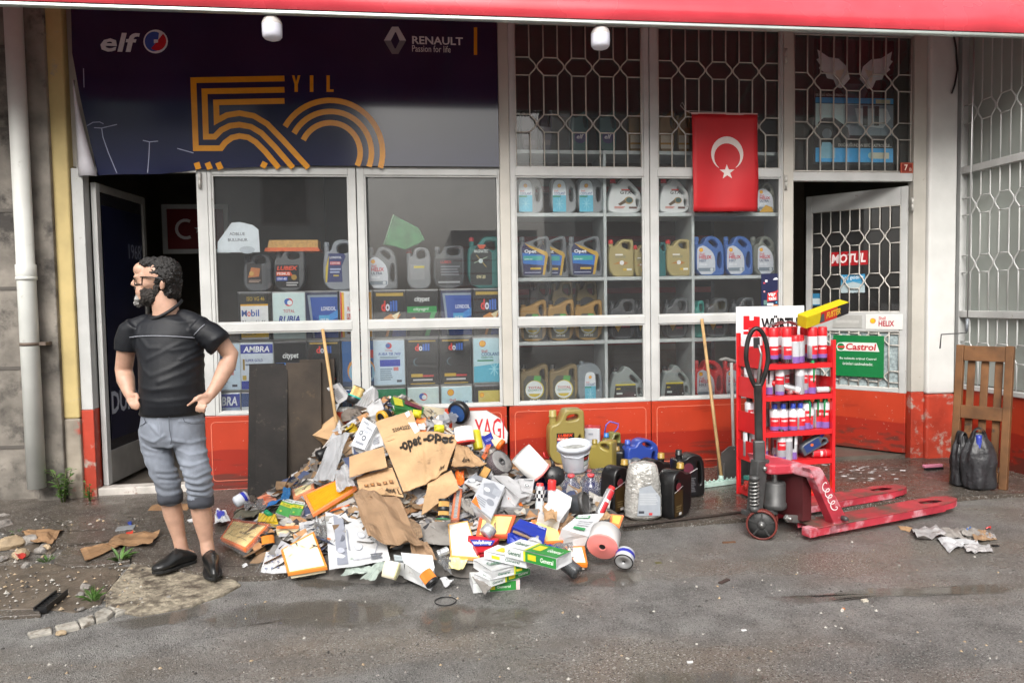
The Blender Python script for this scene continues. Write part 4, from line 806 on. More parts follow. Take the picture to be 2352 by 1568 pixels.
# ================================================================ LED bulbs under the awning edge
for k, (px, py, lab) in enumerate(((625, 66, 'white bulb hanging before the navy banner'), (1379, 88, 'white bulb hanging before the barred windows'))):
    Y = AY+.06; p = fp(px, py, Y); rb = 20.0/FPX*(p-CAM).length
    t = thing('light_bulb', lab, 'bulb', (p.x, Y, p.z), group='bulbs under the awning')
    mb = MB(); mb.lathe([(0, -rb*1.2), (rb*.4, -rb*1.18), (rb*.8, -rb*1.02), (rb*.97, -rb*.8), (rb, -.4*rb), (rb, .35*rb)], mat('bulb_diffuser', (.62, .62, .70), .35, var=.03), 20); mb.build('diffuser', t)
    mb = MB(); mb.lathe([(rb, .35*rb), (rb*1.0, .5*rb), (rb*.85, .9*rb), (rb*.5, 1.15*rb), (rb*.42, 1.3*rb)], mat('bulb_body', (.5, .46, .44), .45, var=.05), 20); mb.build('body', t)
    mb = MB(); top = max(1.9*rb, AZ-p.z-.0); mb.lathe([(rb*.36, 1.3*rb), (rb*.36, top+.02)], mat('bulb_holder', (.5, .42, .34), .5), 14); mb.box(-.02, .02, -.03, .02, top-.03, top+.02, mat('bulb_holder')); mb.build('holder', t)
# ================================================================ flag on the fourth window
MF = mat('flag_red', (.50, .012, .018), .6, var=.08, scale=4, alpha=.93); fa = fp(1588, 262, -.03); fb = fp(1738, 486, -.03)
fl = thing('hanging_flag', 'red flag with white crescent and star hanging over the fourth window', 'flag', (fa.x, -.035, fa.z))
fw, fh = fb.x-fa.x, fa.z-fb.z
def cloth(parent, name, pts, m, off=0.):
    mb = MB(); 
    return mb
def fy(u, v): return -.012*sin(u*7+v*3)*(.3+v)-.006*sin(v*9+u*2)
mb = MB(); nx, nz = 14, 18
mb.add([(fw*(i/nx)+.01*(j/nz), fy(i/nx, j/nz), -fh*j/nz) for j in range(nz+1) for i in range(nx+1)], [(j*(nx+1)+i, (j+1)*(nx+1)+i, (j+1)*(nx+1)+i+1, j*(nx+1)+i+1) for j in range(nz) for i in range(nx)], MF, True); o = mb.build('cloth', fl); s_ = o.modifiers.new('thick', 'SOLIDIFY'); s_.thickness = .0015; s_.offset = 1
def fpt(u, v): return (fw*u+.01*v, fy(u, v)-.004, -fh*v)
mb = MB(); mwf = ink('d4c8c4', .6); n = 28; ar = fw/fh
outer = [(.535+.245*cos(R(a)), (.40-.245*sin(R(a))*ar)) for a in [lerp(-60, 240, i/n) for i in range(n+1)]]
inner = [(.535+.197*cos(R(a)), (.435-.197*sin(R(a))*ar)) for a in [lerp(-50, 230, i/n) for i in range(n+1)]]
mb.add([fpt(*q) for q in outer]+[fpt(*q) for q in inner], [(i, i+1, n+2+i, n+1+i) for i in range(n)], mwf)
st = [(.53+.115*(1 if i % 2 == 0 else .4)*cos(pi/2+i*pi/5), .592-.115*ar*(1 if i % 2 == 0 else .4)*sin(pi/2+i*pi/5)) for i in range(10)]
mb.add([fpt(.53, .592)]+[fpt(*q) for q in st], [(0, 1+i, 1+(i+1) % 10) for i in range(10)], mwf); mb.build('emblem', fl)
mb = MB(); mb.box(-.003, fw+.003, -.005, .004, -.005, .012, ink('c09a96', .6)); mb.build('hem', fl)
mb = MB(); mb.tube([(.0, 0, .006), (-.05, .02, .03), (-.085, .03, .075), (-.07, .03, .10), (-.05, .03, .07), (-.045, .03, .02), (-.05, .02, -.03)], .0025, mwf, 5); mb.tube([(-.05, .02, .03), (fw*.5, .015, .02), (fw+.03, .03, -.005)], .002, mwf, 5); mb.build('string', fl)
# ================================================================ small prints
def plate(name, label, cat, pxs, ops, Y, th=.004, bg='e0e4e4', group=None, poly=None, T=None, wpx=None):
    """flat sheet on a plane y = Y; pxs = x0, y0, x1, y1 in the photograph"""
    a = fp(pxs[0], pxs[3], Y); b = fp(pxs[2], pxs[1], Y); w_, h_ = b.x-a.x, b.z-a.z
    t = thing(name, label, cat, (a.x, Y, a.z), group=group)
    mb = MB()
    pl = [(w_*u, h_*v) for u, v in (poly or rr)]
    mb.prism(pl, -th, 0, ink(bg)); mb.build('sheet', t)
    if ops: mb = MB(); paint(mb, ops, 0, w_, 0, h_, -th-.0003); mb.build('print', t)
    return t
plate('paper_notice', 'white curling paper notice inside the first window', 'notice', (499, 510, 595, 580), [('t', 'ADBLUE', .3, .66, .56, .66, '5a6068'), ('t', 'BULUNUR', .26, .72, .36, .46, '5a6068'), ('e', .7, .08, .18, 'b8c0c8', .5)], .034+.018, .002, 'd4dce2', poly=[(0, 0), (1, 0), (.98, .75), (.85, .9), (.55, 1), (.36, .98), (.02, .35)])
plate('house_number_plate', 'small dark red house number plate at the top right window', 'number plate', (2067, 374, 2097, 398), [('r', .04, .96, .05, .95, 'b86a50'), ('r', .08, .92, .1, .9, '7c2418'), ('t', '7', .3, .55, .25, .8, 'e8d8c8', .02), ('t', 'B', .68, .86, .2, .5, 'c8b0a0')], .004, .006, '7c2418')
plate('phone_shop_poster', 'narrow navy poster with small coloured squares in the fourth window', 'poster', (1748, 628, 1792, 718), [('p', [(.3, .28), (.85, .32), (.82, .55), (.34, .5)], 'c83030'), ('t', 'var', .36, .76, .42, .5, 'f4ecec', .02), ('t', 'tabi', .38, .78, .32, .41, 'f4ecec', .02), ('r', .2, .32, .78, .84, 'e8e8f0'), ('r', .1, .2, .74, .78, 'd05060'), ('p', [(.6, .84), (.9, .84), (.8, .9), (.68, .88)], 'dfe4ee'), ('r', .88, .96, .74, .78, 'd05060'), ('r', .12, .2, .52, .56, 'e8a0a0'), ('r', .8, .92, .52, .57, 'd04050'), ('r', .75, .83, .24, .28, '50a8d0'), ('r', .55, .85, .06, .2, 'c87848'), ('r', .14, .24, .05, .1, 'c84040'), ('r', .3, .62, .18, .24, 'e0e0e4'), ('r', .12, .3, .2, .32, '60807c')], .034, .002, '1e2344')
# winged poster behind the barred transom
p_ = plate('winged_car_poster', 'dark poster with white wings and cars behind the top right bars', 'poster', (1868, 96, 2054, 378), None, .055, .002, '14161a')
w_, h_ = FX(2054, 237, .055)-FX(1868, 237, .055), FZ(1961, 96, .055)-FZ(1961, 378, .055)
wing = [(.44, .70), (.40, .80), (.30, .86), (.18, .87), (.04, .93), (.06, .86), (.03, .85), (.08, .80), (.06, .78), (.14, .74), (.16, .70), (.24, .69), (.28, .63), (.34, .62)]
ops = [('p', wing, 'f2f6f6'), ('p', [(1-a, b) for a, b in wing], 'f2f6f6'), ('p', [(.30, .66), (.38, .78), (.26, .76)], 'efe8d4'), ('p', [(.70, .66), (.62, .78), (.74, .76)], 'efe8d4'), ('p', [(.34, .60), (.40, .66), (.60, .66), (.66, .60), (.62, .55), (.38, .55)], '4c5860'), ('r', .02, .98, .50, .545, '3aa4dc'), ('t', 'GÜÇLÜ BİRLİKTELİKLER', .02, .42, .552, .58, 'dcdad0', .01), ('r', .76, .94, .502, .535, 'c8c4a0'), ('r', .02, .56, .30, .495, 'd4ecec'), ('r', .38, .98, .24, .49, '8496a0'), ('p', [(.05, .34), (.12, .38), (.25, .38), (.42, .30), (.44, .22), (.05, .24)], '20282e'), ('e', .16, .25, .06, '6c7880'), ('p', [(.5, .46), (.9, .46), (.95, .38), (.85, .3), (.55, .32)], 'c8d4d8'), ('r', .60, .66, .32, .48, '30383c'), ('r', .74, .80, .32, .48, '30383c'), ('t', 'DOĞDUĞUNDAN BERİ CASTROL İLE...', .3, .96, .145, .18, 'dcdad0', .01), ('r', .02, .98, .02, .135, '3aa4dc'), ('r', .70, .93, .05, .1, 'c8c8b0'), ('e', .70, .075, .035, 'a8c8c8'), ('p', [(.06, .05), (.26, .05), (.26, .13), (.2, .18), (.1, .18)], '8ab8c8')]
mb = MB(); paint(mb, ops, 0, w_, 0, h_, -.0025); mb.build('print', p_)
# torn sign on the red base panel of the second window
tb = [(0, 0), (.72, 0), (.98, .2), (1.0, .45), (.86, .8), (.62, 1), (.0, 1)]
plate('torn_oil_sign', 'torn white metal sign with red letters behind the heap', 'sign', (1040, 940, 1166, 1040), [('p', [(u*.99, v*.985+.005) for u, v in tb], 'd4d4d4'), ('t', 'YAGI', .40, .93, .28, .82, 'c02c34', .01)], -.012, .006, '9a9a98', poly=tb)
# ================================================================ right-hand door, open inwards
H0 = V((X['open3']-.02, .03, 0)); e = fp(1852, 800, .72); d_ = V((e.x-H0.x, .72-.03, 0)); LWD = d_.length
dT = frameT((H0.x, H0.y, .07), -d_, (0, 0, 1)) @ MX.Translation((-LWD, 0, 0))      # local x: free edge -> hinge, -y faces the street
rd = thing('shop_door', 'white barred door with red lower panel standing open at right', 'door', T=dT)
zd = lambda py: fp(2060, py, .05).z-.07
dz = [0.0, zd(903), zd(893), zd(762), zd(716), zd(470), zd(428)]
def dbox(name, x0, x1, z0, z1, m=M_white, y0=-.02, y1=.02, par=None):
    mb = MB(); mb.box(x0, x1, y0, y1, z0, z1, m); return mb.build(name, par or rd, bev=.004)
dbox('stile', 0, .055, dz[1], dz[6]); dbox('stile', LWD-.055, LWD, dz[1], dz[6]); dbox('rail', .056, LWD-.056, dz[5], dz[6], y0=-.019); dbox('lock_plate', .056, LWD-.056, dz[3], dz[4], y0=-.022)
dbox('rail', .056, LWD-.056, dz[1]+.002, dz[2], y0=-.019); dbox('lower_panel', 0, LWD, dz[0], dz[1], M_red)
mb = MB(); mb.box(.056, LWD-.056, .004, .008, dz[4], dz[5], M_glass); mb.build('pane', rd)
mb = MB(); mb.box(.056, LWD-.056, .004, .008, dz[2], dz[3], mat('bubble_wrap', (.30, .36, .37), .3, var=.35, scale=40, bump=.6, bscale=30)); mb.build('lower_pane', rd)
grille(rd, LWD-.112, dz[5]-dz[4], (.30, .72), T=TR(.056, -.012, dz[4]), tie=.07)
grille(rd, LWD-.112, dz[3]-dz[2], (.86, .2), T=TR(.056, -.012, dz[2]), tie=.10)
def on_door(u0, u1, z0, z1, ops, name, label, cat, bg, th=.003, y=-.024, bulge=0):
    t = thing(name, label, cat, T=dT @ MX.Translation((u0*LWD, y, z0))); w_, h_ = (u1-u0)*LWD, z1-z0
    mb = MB(); mb.box(0, w_, -th, 0, 0, h_, ink(bg, .3)); mb.build('sheet', t, bev=.002); mb = MB(); paint(mb, ops, 0, w_, 0, h_, -th-.0004); mb.build('print', t); return t
on_door(.62, .97, dz[3]+.02, dz[4]-.02, pecten(.2, .55, .07)+[('t', 'Shell', .36, .55, .62, .84, 'c83030'), ('t', 'HELIX', .36, .78, .2, .56, 'b02838', .03)], 'oil_sticker', 'white sticker strip with yellow shell on the open door', 'sticker', 'd8d8d4')
on_door(.29, .585, dz[3]+.03, dz[4]-.03, [('l', .1, .9, .3, .7, 1, 'b8b8b4')], 'blank_sticker', 'blank grey sticker beside the shell sticker on the door', 'sticker', 'a8a8a4')
on_door(.30, .80, zd(870), zd(772), [('p', [(.09, .62), (.92, .62), (.86, .83), (.2, .83), (.09, .80)], 'd8dcd4'), ('e', .16, .72, .09, 'e4e8e4'), ('e', .16, .72, .075, '1c7a44'), ('r', .09, .24, .69, .74, 'c83038'), ('t', 'Castrol', .26, .86, .645, .81, 'b82430', .03, .12), ('t', 'Bu noktada orijinal Castrol', .14, .86, .40, .47, 'd8e8dc', .008), ('t', 'ürünleri satılmaktadır.', .2, .8, .28, .35, 'd8e8dc', .008)], 'green_oil_sign', 'green metal oil sign hung on the lower door bars', 'sign', '14703c', .012, -.024)
on_door(.24, .63, zd(604), zd(570), [('t', 'MOTUL', .06, .94, .18, .84, 'e8dcdc', .03, .12)], 'red_sticker', 'red rectangular sticker with white capitals on the door glass', 'sticker', 'a81c24', .001, .003)
on_door(.36, .60, zd(670), zd(626), [('r', 0, 1, .6, 1, '3a8cb8'), ('p', [(0, 0), (1, 0), (1, .4), (.5, .6), (0, .4)], 'a8b8bc'), ('t', 'hoş geldiniz', .05, .95, .68, .95, 'd8e4e8', .01)], 'blue_sticker', 'blue and white welcome sticker on the door glass', 'sticker', '5c98b4', .001, .003)
on_door(.05, .16, zd(700), zd(670), [('r', .1, .9, .1, .6, 'b8c8cc')], 'small_blue_sticker', 'small light blue sticker low on the door glass', 'sticker', '3a7ca0', .001, .003)
# ================================================================ left-hand door, open inwards
H0 = V((X['open0']+.03, .06, 0)); e = fp(338, 700, .90); d_ = V((e.x-H0.x, .84, 0)); LWL = d_.length
lT = frameT((H0.x, H0.y, .09), d_, (0, 0, 1))                       # local x: hinge -> free edge, -y faces into the opening
ld = thing('shop_door', 'grey-white door with dark poster standing open behind the man', 'door', T=lT)
hl = fp(240, 420, .08).z-.09
for nm, a in (('stile', (0, .06, 0, hl)), ('stile', (LWL-.05, LWL, 0, hl)), ('rail', (.061, LWL-.051, hl-.06, hl)), ('rail', (.061, LWL-.051, 0, .26))): 
    mb = MB(); mb.box(a[0], a[1], -.02, .02, a[2], a[3], M_white if nm == 'stile' and a[0] == 0 else mat('door_grey', (.25, .24, .225), .5, var=.15, scale=6)); mb.build(nm, ld, bev=.004)
mb = MB(); mb.box(.061, LWL-.051, -.004, .004, .26, hl-.06, mat('door_glass_dark', (.02, .02, .025), .15)); mb.build('pane', ld)
p1 = thing('door_poster', 'navy poster with white numerals on the open left door', 'poster', T=lT @ MX.Translation((.10, -.008, .34)))
mb = MB(); mb.box(0, LWL-.17, -.002, 0, 0, hl-.50, mat('poster_navy', (.008, .010, .032), .3, var=.2)); mb.build('sheet', p1)
mb = MB(); pw_ = LWL-.17; mb.text('1968\'', pw_*.62, pw_*.98, hl*.62, hl*.675, ink('8c90a0'), -.0026); mb.text('DURM', .02, pw_*.78, .20, .38, ink('a8acb8'), -.0026, bold=.03); mb.text('y', pw_*.7, pw_*.9, hl*.45, hl*.49, ink('8c90a0'), -.0026); mb.build('print', p1)
# orange filter tray and green cloth inside the windows
a, b = fp(606, 577, .14), fp(733, 547, .14)
t = thing('filter_tray', 'orange framed honey-coloured air filter lying on the jugs', 'air filter', (a.x, .15, ZJ+.255))
t.location.z = FZ(660, 577, .14)
w_ = b.x-a.x; hh = b.z-a.z
mb = MB(); mb.prism([(0, 0), (w_, 0), (w_-.01, .03), (.01, .03)], 0, .2, plas('d8642c')); mb.build('frame', t)
mb = MB(); mb.prism([(.025, .03), (w_-.015, .03), (w_-.015, hh*.9), (.04, hh*.9)], .012, .19, mat('filter_honey', (.55, .33, .10), .7, var=.2, scale=60)); mb.build('filter_media', t)

t = thing('green_cloth', 'crumpled green cloth bag draped over the jugs in the second window', 'bag', (FX(930, 540, .15), .15, FZ(930, 574, .15)))
gq = [fp(x, y, .15)-V(t.location) for x, y in ((904, 494), (938, 512), (962, 524), (976, 552), (958, 562), (930, 574), (906, 566), (882, 562), (892, 530))]
mb = MB(); mb.prism([(p.x, p.z) for p in gq], -.02, .0, mat('green_cloth', (.05, .20, .08), .7, var=.3, scale=12)); mb.build('cloth', t, bev=.008)
mb = MB(); mb.tube([V((gq[0].x, -.024, gq[0].z)), V((gq[8].x, -.024, gq[8].z)), V((gq[7].x, -.024, gq[7].z))], .005, ink('8ab090'), 6); mb.build('hem', t)
# ================================================================ the heap of discarded filters and packaging
def gz(x, y): return GZ if y > -1.6+.05*sin(x*3) else 0.0
def hm(x, y):
    g1 = .60*math.exp(-((x+.22)/.56)**2-((y+.32)/.62)**2)
    g2 = .26*math.exp(-((x-.22)/.62)**2-((y+1.12)/.60)**2)
    g3 = .10/(1+math.exp(((x-.05)**2/1.25**2+(y+1.1)**2/1.05**2-1)*9))
    return gz(x, y)*.8+g1+g2+g3
def hp(px, py, lift=0.):
    d = ray(px, py).normalized(); t = 2.6; ok = lambda t: (lambda p: p.z <= hm(p.x, p.y)+lift or p.y > -.06)(CAM+d*t)
    while t < 9 and not ok(t): t += .12
    a, b = t-.12, t
    for _ in range(7):
        c = (a+b)/2
        if ok(c): b = c
        else: a = c
    return CAM+d*b
def hn(p):
    e = .04; return V((hm(p.x-e, p.y)-hm(p.x+e, p.y), hm(p.x, p.y-e)-hm(p.x, p.y+e), 2*e)).normalized()
Z1 = lambda x, y: (459.4+x*.21968, 861.3+y*.21968)
Z2 = lambda x, y: (803.9+x*.21968, 861.3+y*.21968)
Z3 = lambda x, y: (1148.4+x*.21968, 918.7+y*.21968)
Z4 = lambda x, y: (459.4+x*.21968, 1091+y*.21968)
Z5 = lambda x, y: (861.3+x*.20135, 1091+y*.20135)
Z6 = lambda x, y: (1091+x*.2014, 1091+y*.2014)
# core of the heap: many small crumpled scraps, not countable
mb = MB(); scr = [mat('scrap_%d' % i, c, .7, var=.25, scale=20) for i, c in enumerate(((.22, .14, .08), (.30, .29, .27), (.13, .12, .11), (.42, .40, .38), (.05, .05, .055), (.34, .22, .12), (.5, .48, .45), (.38, .2, .09), (.50, .50, .51), (.36, .36, .38), (.40, .38, .34), (.06, .08, .16), (.20, .19, .18), (.28, .18, .10)))]
nx, ny = 70, 56; vs_ = []; fs_ = []
for j in range(ny+1):
    for i in range(nx+1):
        x = lerp(-1.45, 1.40, i/nx); y = lerp(-2.15, -.10, j/ny); h = hm(x, y)-gz(x, y)*.8
        edge = max(0, min(1, (h-.035)/.06))
        vs_.append((x+rnd.uniform(-.012, .012), y+rnd.uniform(-.012, .012), gz(x, y)*.8-.012+h*.9+edge*(NZ.noise(V((x*9, y*9, 0)))*.02+rnd.uniform(-.012, .012))-.05*(1-edge)))
for j in range(ny):
    for i in range(nx): fs_.append((j*(nx+1)+i, j*(nx+1)+i+1, (j+1)*(nx+1)+i+1, (j+1)*(nx+1)+i))
mb.add(vs_, fs_, scr[2])
for k in range(2600):
    x, y = rnd.gauss(-.02, .5), rnd.uniform(-1.9, -.12); h = hm(x, y)-gz(x, y)*.8
    if h < .05 or abs(x) > 1.3: continue
    n_ = (hn(V((x, y, 0)))+V((rnd.uniform(-.8, .8), rnd.uniform(-.8, .8), rnd.uniform(-.2, .5)))).normalized()
    u = n_.cross(V((rnd.uniform(-1, 1), rnd.uniform(-1, 1), .3))).normalized(); v = n_.cross(u); s = rnd.uniform(.02, .07)*(1 if k % 3 else 1.3); o_ = V((x, y, gz(x, y)*.8+h*.95+rnd.uniform(0, .02)))
    q = [o_+u*s*a+v*s*b+n_*rnd.uniform(-.01, .012) for a, b in ((-1, -.7), (0, -.8), (1, -.6), (1, .7), (0, .6), (-1, .8))]
    mb.add(q, [(0, 1, 4, 5), (1, 2, 3, 4)], rnd.choice(scr if rnd.random() < .9 else scr[7:]))
o = mb.build('packaging_scraps'); o['kind'] = 'stuff'; tag(o, 'crumpled scraps of packaging packed together inside the heap', 'rubbish')
HG = 'discarded things in the heap'
CB = [mat('cardboard_%d' % i, c, .75, var=.14, scale=6, dirt=((.20, .12, .06), .28, 7), bump=.15, bscale=120) for i, c in enumerate(((.50, .32, .17), (.40, .25, .13), (.30, .19, .11)))]
M_card = mat('grey_card', (.27, .25, .23), .7, var=.12, scale=8, dirt=((.14, .12, .10), .3, 10)); M_cardd = mat('brown_grey_card', (.16, .135, .115), .7, var=.15, scale=8)
M_paper = mat('white_card', (.60, .61, .62), .5, var=.10, scale=9, dirt=((.30, .27, .23), .24, 9)); M_paperg = mat('pale_grey_card', (.45, .45, .46), .55, var=.12, scale=12, dirt=((.25, .24, .23), .28, 14))
M_film = glass('clear_film', (.97, .98, .98), .2, 1.35, bump=.5, bscale=26, extra=.0, haze=.07); M_filmg = glass('grey_film', (.88, .89, .90), .2, 1.4, bump=.8, bscale=26, extra=.04, haze=.33)
def lift_pt(p, l): return p+hn(p)*l
def surf(quad, lift, crum, seed, sag=.0):
    """bilinear patch over four pixel corners (TL, TR, BR, BL) laid on the heap"""
    P = [hp(*q, lift) for q in quad]
    def S(u, v):
        a = V(quad[0]).lerp(V(quad[1]), u); b = V(quad[3]).lerp(V(quad[2]), u); q = a.lerp(b, v)
        flat = P[0].lerp(P[1], u).lerp(P[3].lerp(P[2], u), v)
        p = flat.lerp(hp(q.x, q.y, lift), .45); nn = hn(p)
        k = NZ.noise(V((u*2.2+seed, v*2.2, seed*.7)))+.5*NZ.noise(V((u*5+seed, v*5, seed)))
        return p+nn*(crum*k)
    return S
def patch(S, n, m, nv=None):
    nv = nv or n; mb = MB()
    mb.add([S(i/n, j/nv) for j in range(nv+1) for i in range(n+1)], [(j*(n+1)+i, (j+1)*(n+1)+i, (j+1)*(n+1)+i+1, j*(n+1)+i+1) for j in range(nv) for i in range(n)], m, False); return mb
def printed(S, ops, off=.0035):
    mb = MB(); paint(mb, ops, 0, 1, 0, 1, 0)
    vs = []
    for u, y, v in mb.v:
        p = S(u, 1-v); n_ = hn(p); vs.append(tuple(p+n_*(off-y)+(CAM-p).normalized()*.002))
    mb.v = vs; return mb
_sd = [0]
def sheet(name, label, cat, Zf, pts, m, lift=.012, crum=.02, th=.0025, ops=None, n=8, parent=None, pname='sheet', group=HG):
    _sd[0] += 1; S = surf([Zf(*p) for p in pts], lift, crum, _sd[0]*1.37)
    c = S(.5, .5)
    t = parent or thing(name, label, cat, tuple(c), group=group)
    mb = patch(S, n, m); base = V(t.location); mb.v = [tuple(V(p)-base) for p in mb.v]
    o = mb.build(pname, t); s_ = o.modifiers.new('thick', 'SOLIDIFY'); s_.thickness = th; s_.offset = -1
    if ops: q = printed(S, ops); q.v = [tuple(V(p)-base) for p in q.v]; q.build('print', t)
    return t
WQ = []
def warp(mb):                                       # lets a face take the four corners it has in the photograph
    TL, TR_, BR, BL, w_, h_ = WQ; o = []
    for x, y, z in mb.v:
        u, v = x/w_+.5, z/h_+.5; k = [lerp(lerp(BL[i], BR[i], u), lerp(TL[i], TR_[i], u), v) for i in (0, 1)]; o.append((k[0], y, k[1]))
    mb.v = o; return mb
def rigid(Zf, pts, lift):
    """frame of a flat-faced thing: TL, TR, BL corners of its visible face"""
    a, b, c = [hp(*Zf(*p), lift) for p in (pts[0], pts[1], pts[3])]; d = hp(*Zf(*pts[2]), lift)
    x = ((b-a)+(d-c))/2; z = ((a-c)+(b-d))/2; w_, h_ = x.length, z.length
    cc = (a+b+c+d)/4
    T = frameT(cc, x, z); y = V((T[0][1], T[1][1], T[2][1]))     # local +y points away from the viewer
    if (cc-CAM).dot(y) < 0: y = -y
    WQ.clear(); Ti = T.inverted(); WQ.extend([(lambda q_: (q_.x, q_.z))(Ti @ p) for p in (a, b, d, c)]+[w_, h_])
    return T, w_, h_, 1 if V((T[0][1], T[1][1], T[2][1])).dot(y) > 0 else -1
def carton(name, label, Zf, pts, depth, m, ops=None, lift=None, cat='carton', dent=.007, open_top=False, m2=None, top=False):
    T, w_, h_, sg = rigid(Zf, pts, depth*.55 if lift is None else lift)
    t = thing(name, label, cat, T=T, group=HG)
    mb = MB(); r = random.Random(len(label)); j = lambda: r.uniform(-dent, dent); sd = r.uniform(0, 99); G = 4
    cor = {(x, y, z): V((x*w_/2+j(), y*depth*sg+j(), z*h_/2+j())) for x in (-1, 1) for y in (0, 1) for z in (-1, 1)}
    def face(a, b, c, d, k):                           # a dented panel between four corners
        A, B_, C_, D_ = [cor[q_] for q_ in (a, b, c, d)]; nn = (B_-A).cross(D_-A).normalized(); vs = []
        for jj in range(G+1):
            for ii in range(G+1):
                u, v = ii/G, jj/G; p = A.lerp(B_, u).lerp(D_.lerp(C_, u), v); e = 0 if ii in (0, G) or jj in (0, G) else 1
                vs.append(p-nn*e*k*(.5+.9*NZ.noise(V((u*2.3+sd, v*2.3, sd*.3)))))
        mb.add(vs, [(jj*(G+1)+ii, jj*(G+1)+ii+1, (jj+1)*(G+1)+ii+1, (jj+1)*(G+1)+ii) for jj in range(G) for ii in range(G)], m)
    f_ = [((-1, 0, -1), (1, 0, -1), (1, 0, 1), (-1, 0, 1)), ((1, 1, -1), (-1, 1, -1), (-1, 1, 1), (1, 1, 1)), ((-1, 1, -1), (-1, 0, -1), (-1, 0, 1), (-1, 1, 1)), ((1, 0, -1), (1, 1, -1), (1, 1, 1), (1, 0, 1)), ((-1, 1, -1), (1, 1, -1), (1, 0, -1), (-1, 0, -1))]
    if not open_top: f_.append(((-1, 0, 1), (1, 0, 1), (1, 1, 1), (-1, 1, 1)))
    for i_, q_ in enumerate(f_): face(*(q_ if sg > 0 else q_[::-1]), .006 if i_ == 0 else .016)
    b = warp(mb).build('box', t)
    if open_top:
        s_ = b.modifiers.new('thick', 'SOLIDIFY'); s_.thickness = .003
        mb = MB(); mb.add([(-w_/2, .0, h_/2), (w_/2, 0, h_/2), (w_/2-.01, -.05*sg, h_/2+.04), (-w_/2+.01, -.045*sg, h_/2+.035)], [(0, 1, 2, 3)], m2 or m); mb.add([(-w_/2, depth*sg, h_/2), (-w_/2, 0, h_/2), (-w_/2-.03, .01*sg, h_/2+.03), (-w_/2-.03, (depth-.01)*sg, h_/2+.02)], [(0, 1, 2, 3)], m2 or m); f = warp(mb).build('flap', t); s_ = f.modifiers.new('thick', 'SOLIDIFY'); s_.thickness = .002
    if ops:
        mb = MB(); paint(mb, ops, -w_/2+.002, w_/2-.002, -h_/2+.002, h_/2-.002, -dent-.0008 if dent else -.001); 
        if sg < 0: mb.v = [(a, -b, c) for a, b, c in mb.v]
        warp(mb).build('print', t)
        if top:
            mb = MB(); paint(mb, ops, -w_/2+.002, w_/2-.002, 0, depth, -h_/2-dent-.0008); mb.v = [(a, c*sg, -b) for a, b, c in mb.v]; warp(mb).build('print', t)
    return t
def pleats(mb, w_, h_, n, amp, m, y0, T=None, vertical=True):
    vs = []; fs = []
    for i in range(2*n+1):
        t = i/(2*n); y = y0-(amp if i % 2 else 0)
        if vertical: vs += [(lerp(-w_/2, w_/2, t), y, -h_/2), (lerp(-w_/2, w_/2, t), y, h_/2)]
        else: vs += [(-w_/2, y, lerp(-h_/2, h_/2, t)), (w_/2, y, lerp(-h_/2, h_/2, t))]
    for i in range(2*n): fs.append((2*i, 2*i+2, 2*i+3, 2*i+1))
    mb.add(vs, fs, m, False, T)
def media(hexs): return mat('filter_media_'+hexs, C(hexs), .8, var=.08, scale=14)
def panel(label, Zf, pts, fcol, mcol, th=.045, rim=.02, n=22, lift=.03, vertical=False, ops=None, film=False):
    T, w_, h_, sg = rigid(Zf, pts, lift); t = thing('air_filter', label, 'air filter', T=T, group=HG)
    m = plas(fcol, .5); mb = MB(); a, b = w_/2, h_/2; ys = sorted((0, th*.55*sg))
    for x0, x1, z0, z1 in ((-a, a, -b, -b+rim), (-a, a, b-rim, b), (-a, -a+rim, -b+rim, b-rim), (a-rim, a, -b+rim, b-rim)): mb.box(x0, x1, ys[0], ys[1], z0, z1, m)
    warp(mb).build('frame', t, bev=.004)
    mb = MB(); pleats(mb, w_-2*rim, h_-2*rim, n, .006*sg, media(mcol), .006*sg, None, vertical); mb.box(-a+rim, a-rim, *sorted((.012*sg, th*sg)), -b+rim, b-rim, media(mcol)); warp(mb).build('filter_media', t)
    if ops:
        mb = MB(); paint(mb, ops, -a, a, -b, b, -.0015*sg, dy=.0004*sg); warp(mb).build('print', t)
    if film:
        mb = MB(); N_ = 7; r = random.Random(len(label))
        mb.add([((i/N_-.5)*w_*1.16, (-.012-abs(r.gauss(0, .006)))*sg if 0 < i < N_ and 0 < j < N_ else .02*sg, (j/N_-.5)*h_*1.2) for j in range(N_+1) for i in range(N_+1)], [(j*(N_+1)+i, j*(N_+1)+i+1, (j+1)*(N_+1)+i+1, (j+1)*(N_+1)+i) for j in range(N_) for i in range(N_)], M_film, True); warp(mb).build('clear_wrap', t)
    return t
def axis(Zf, A, B, lift, rpx, fore=0.):
    """A: centre of the visible end, B: centre of the far end, in photo pixels; fore: how much of the radius the far end lies deeper"""
    a = hp(*Zf(*A), lift); da = (a-CAM).length; s = Zf(1, 0)[0]-Zf(0, 0)[0]; r = rpx*s/FPX*da
    b = CAM+ray(*Zf(*B)).normalized()*(da+fore*r)
    return a, b, r
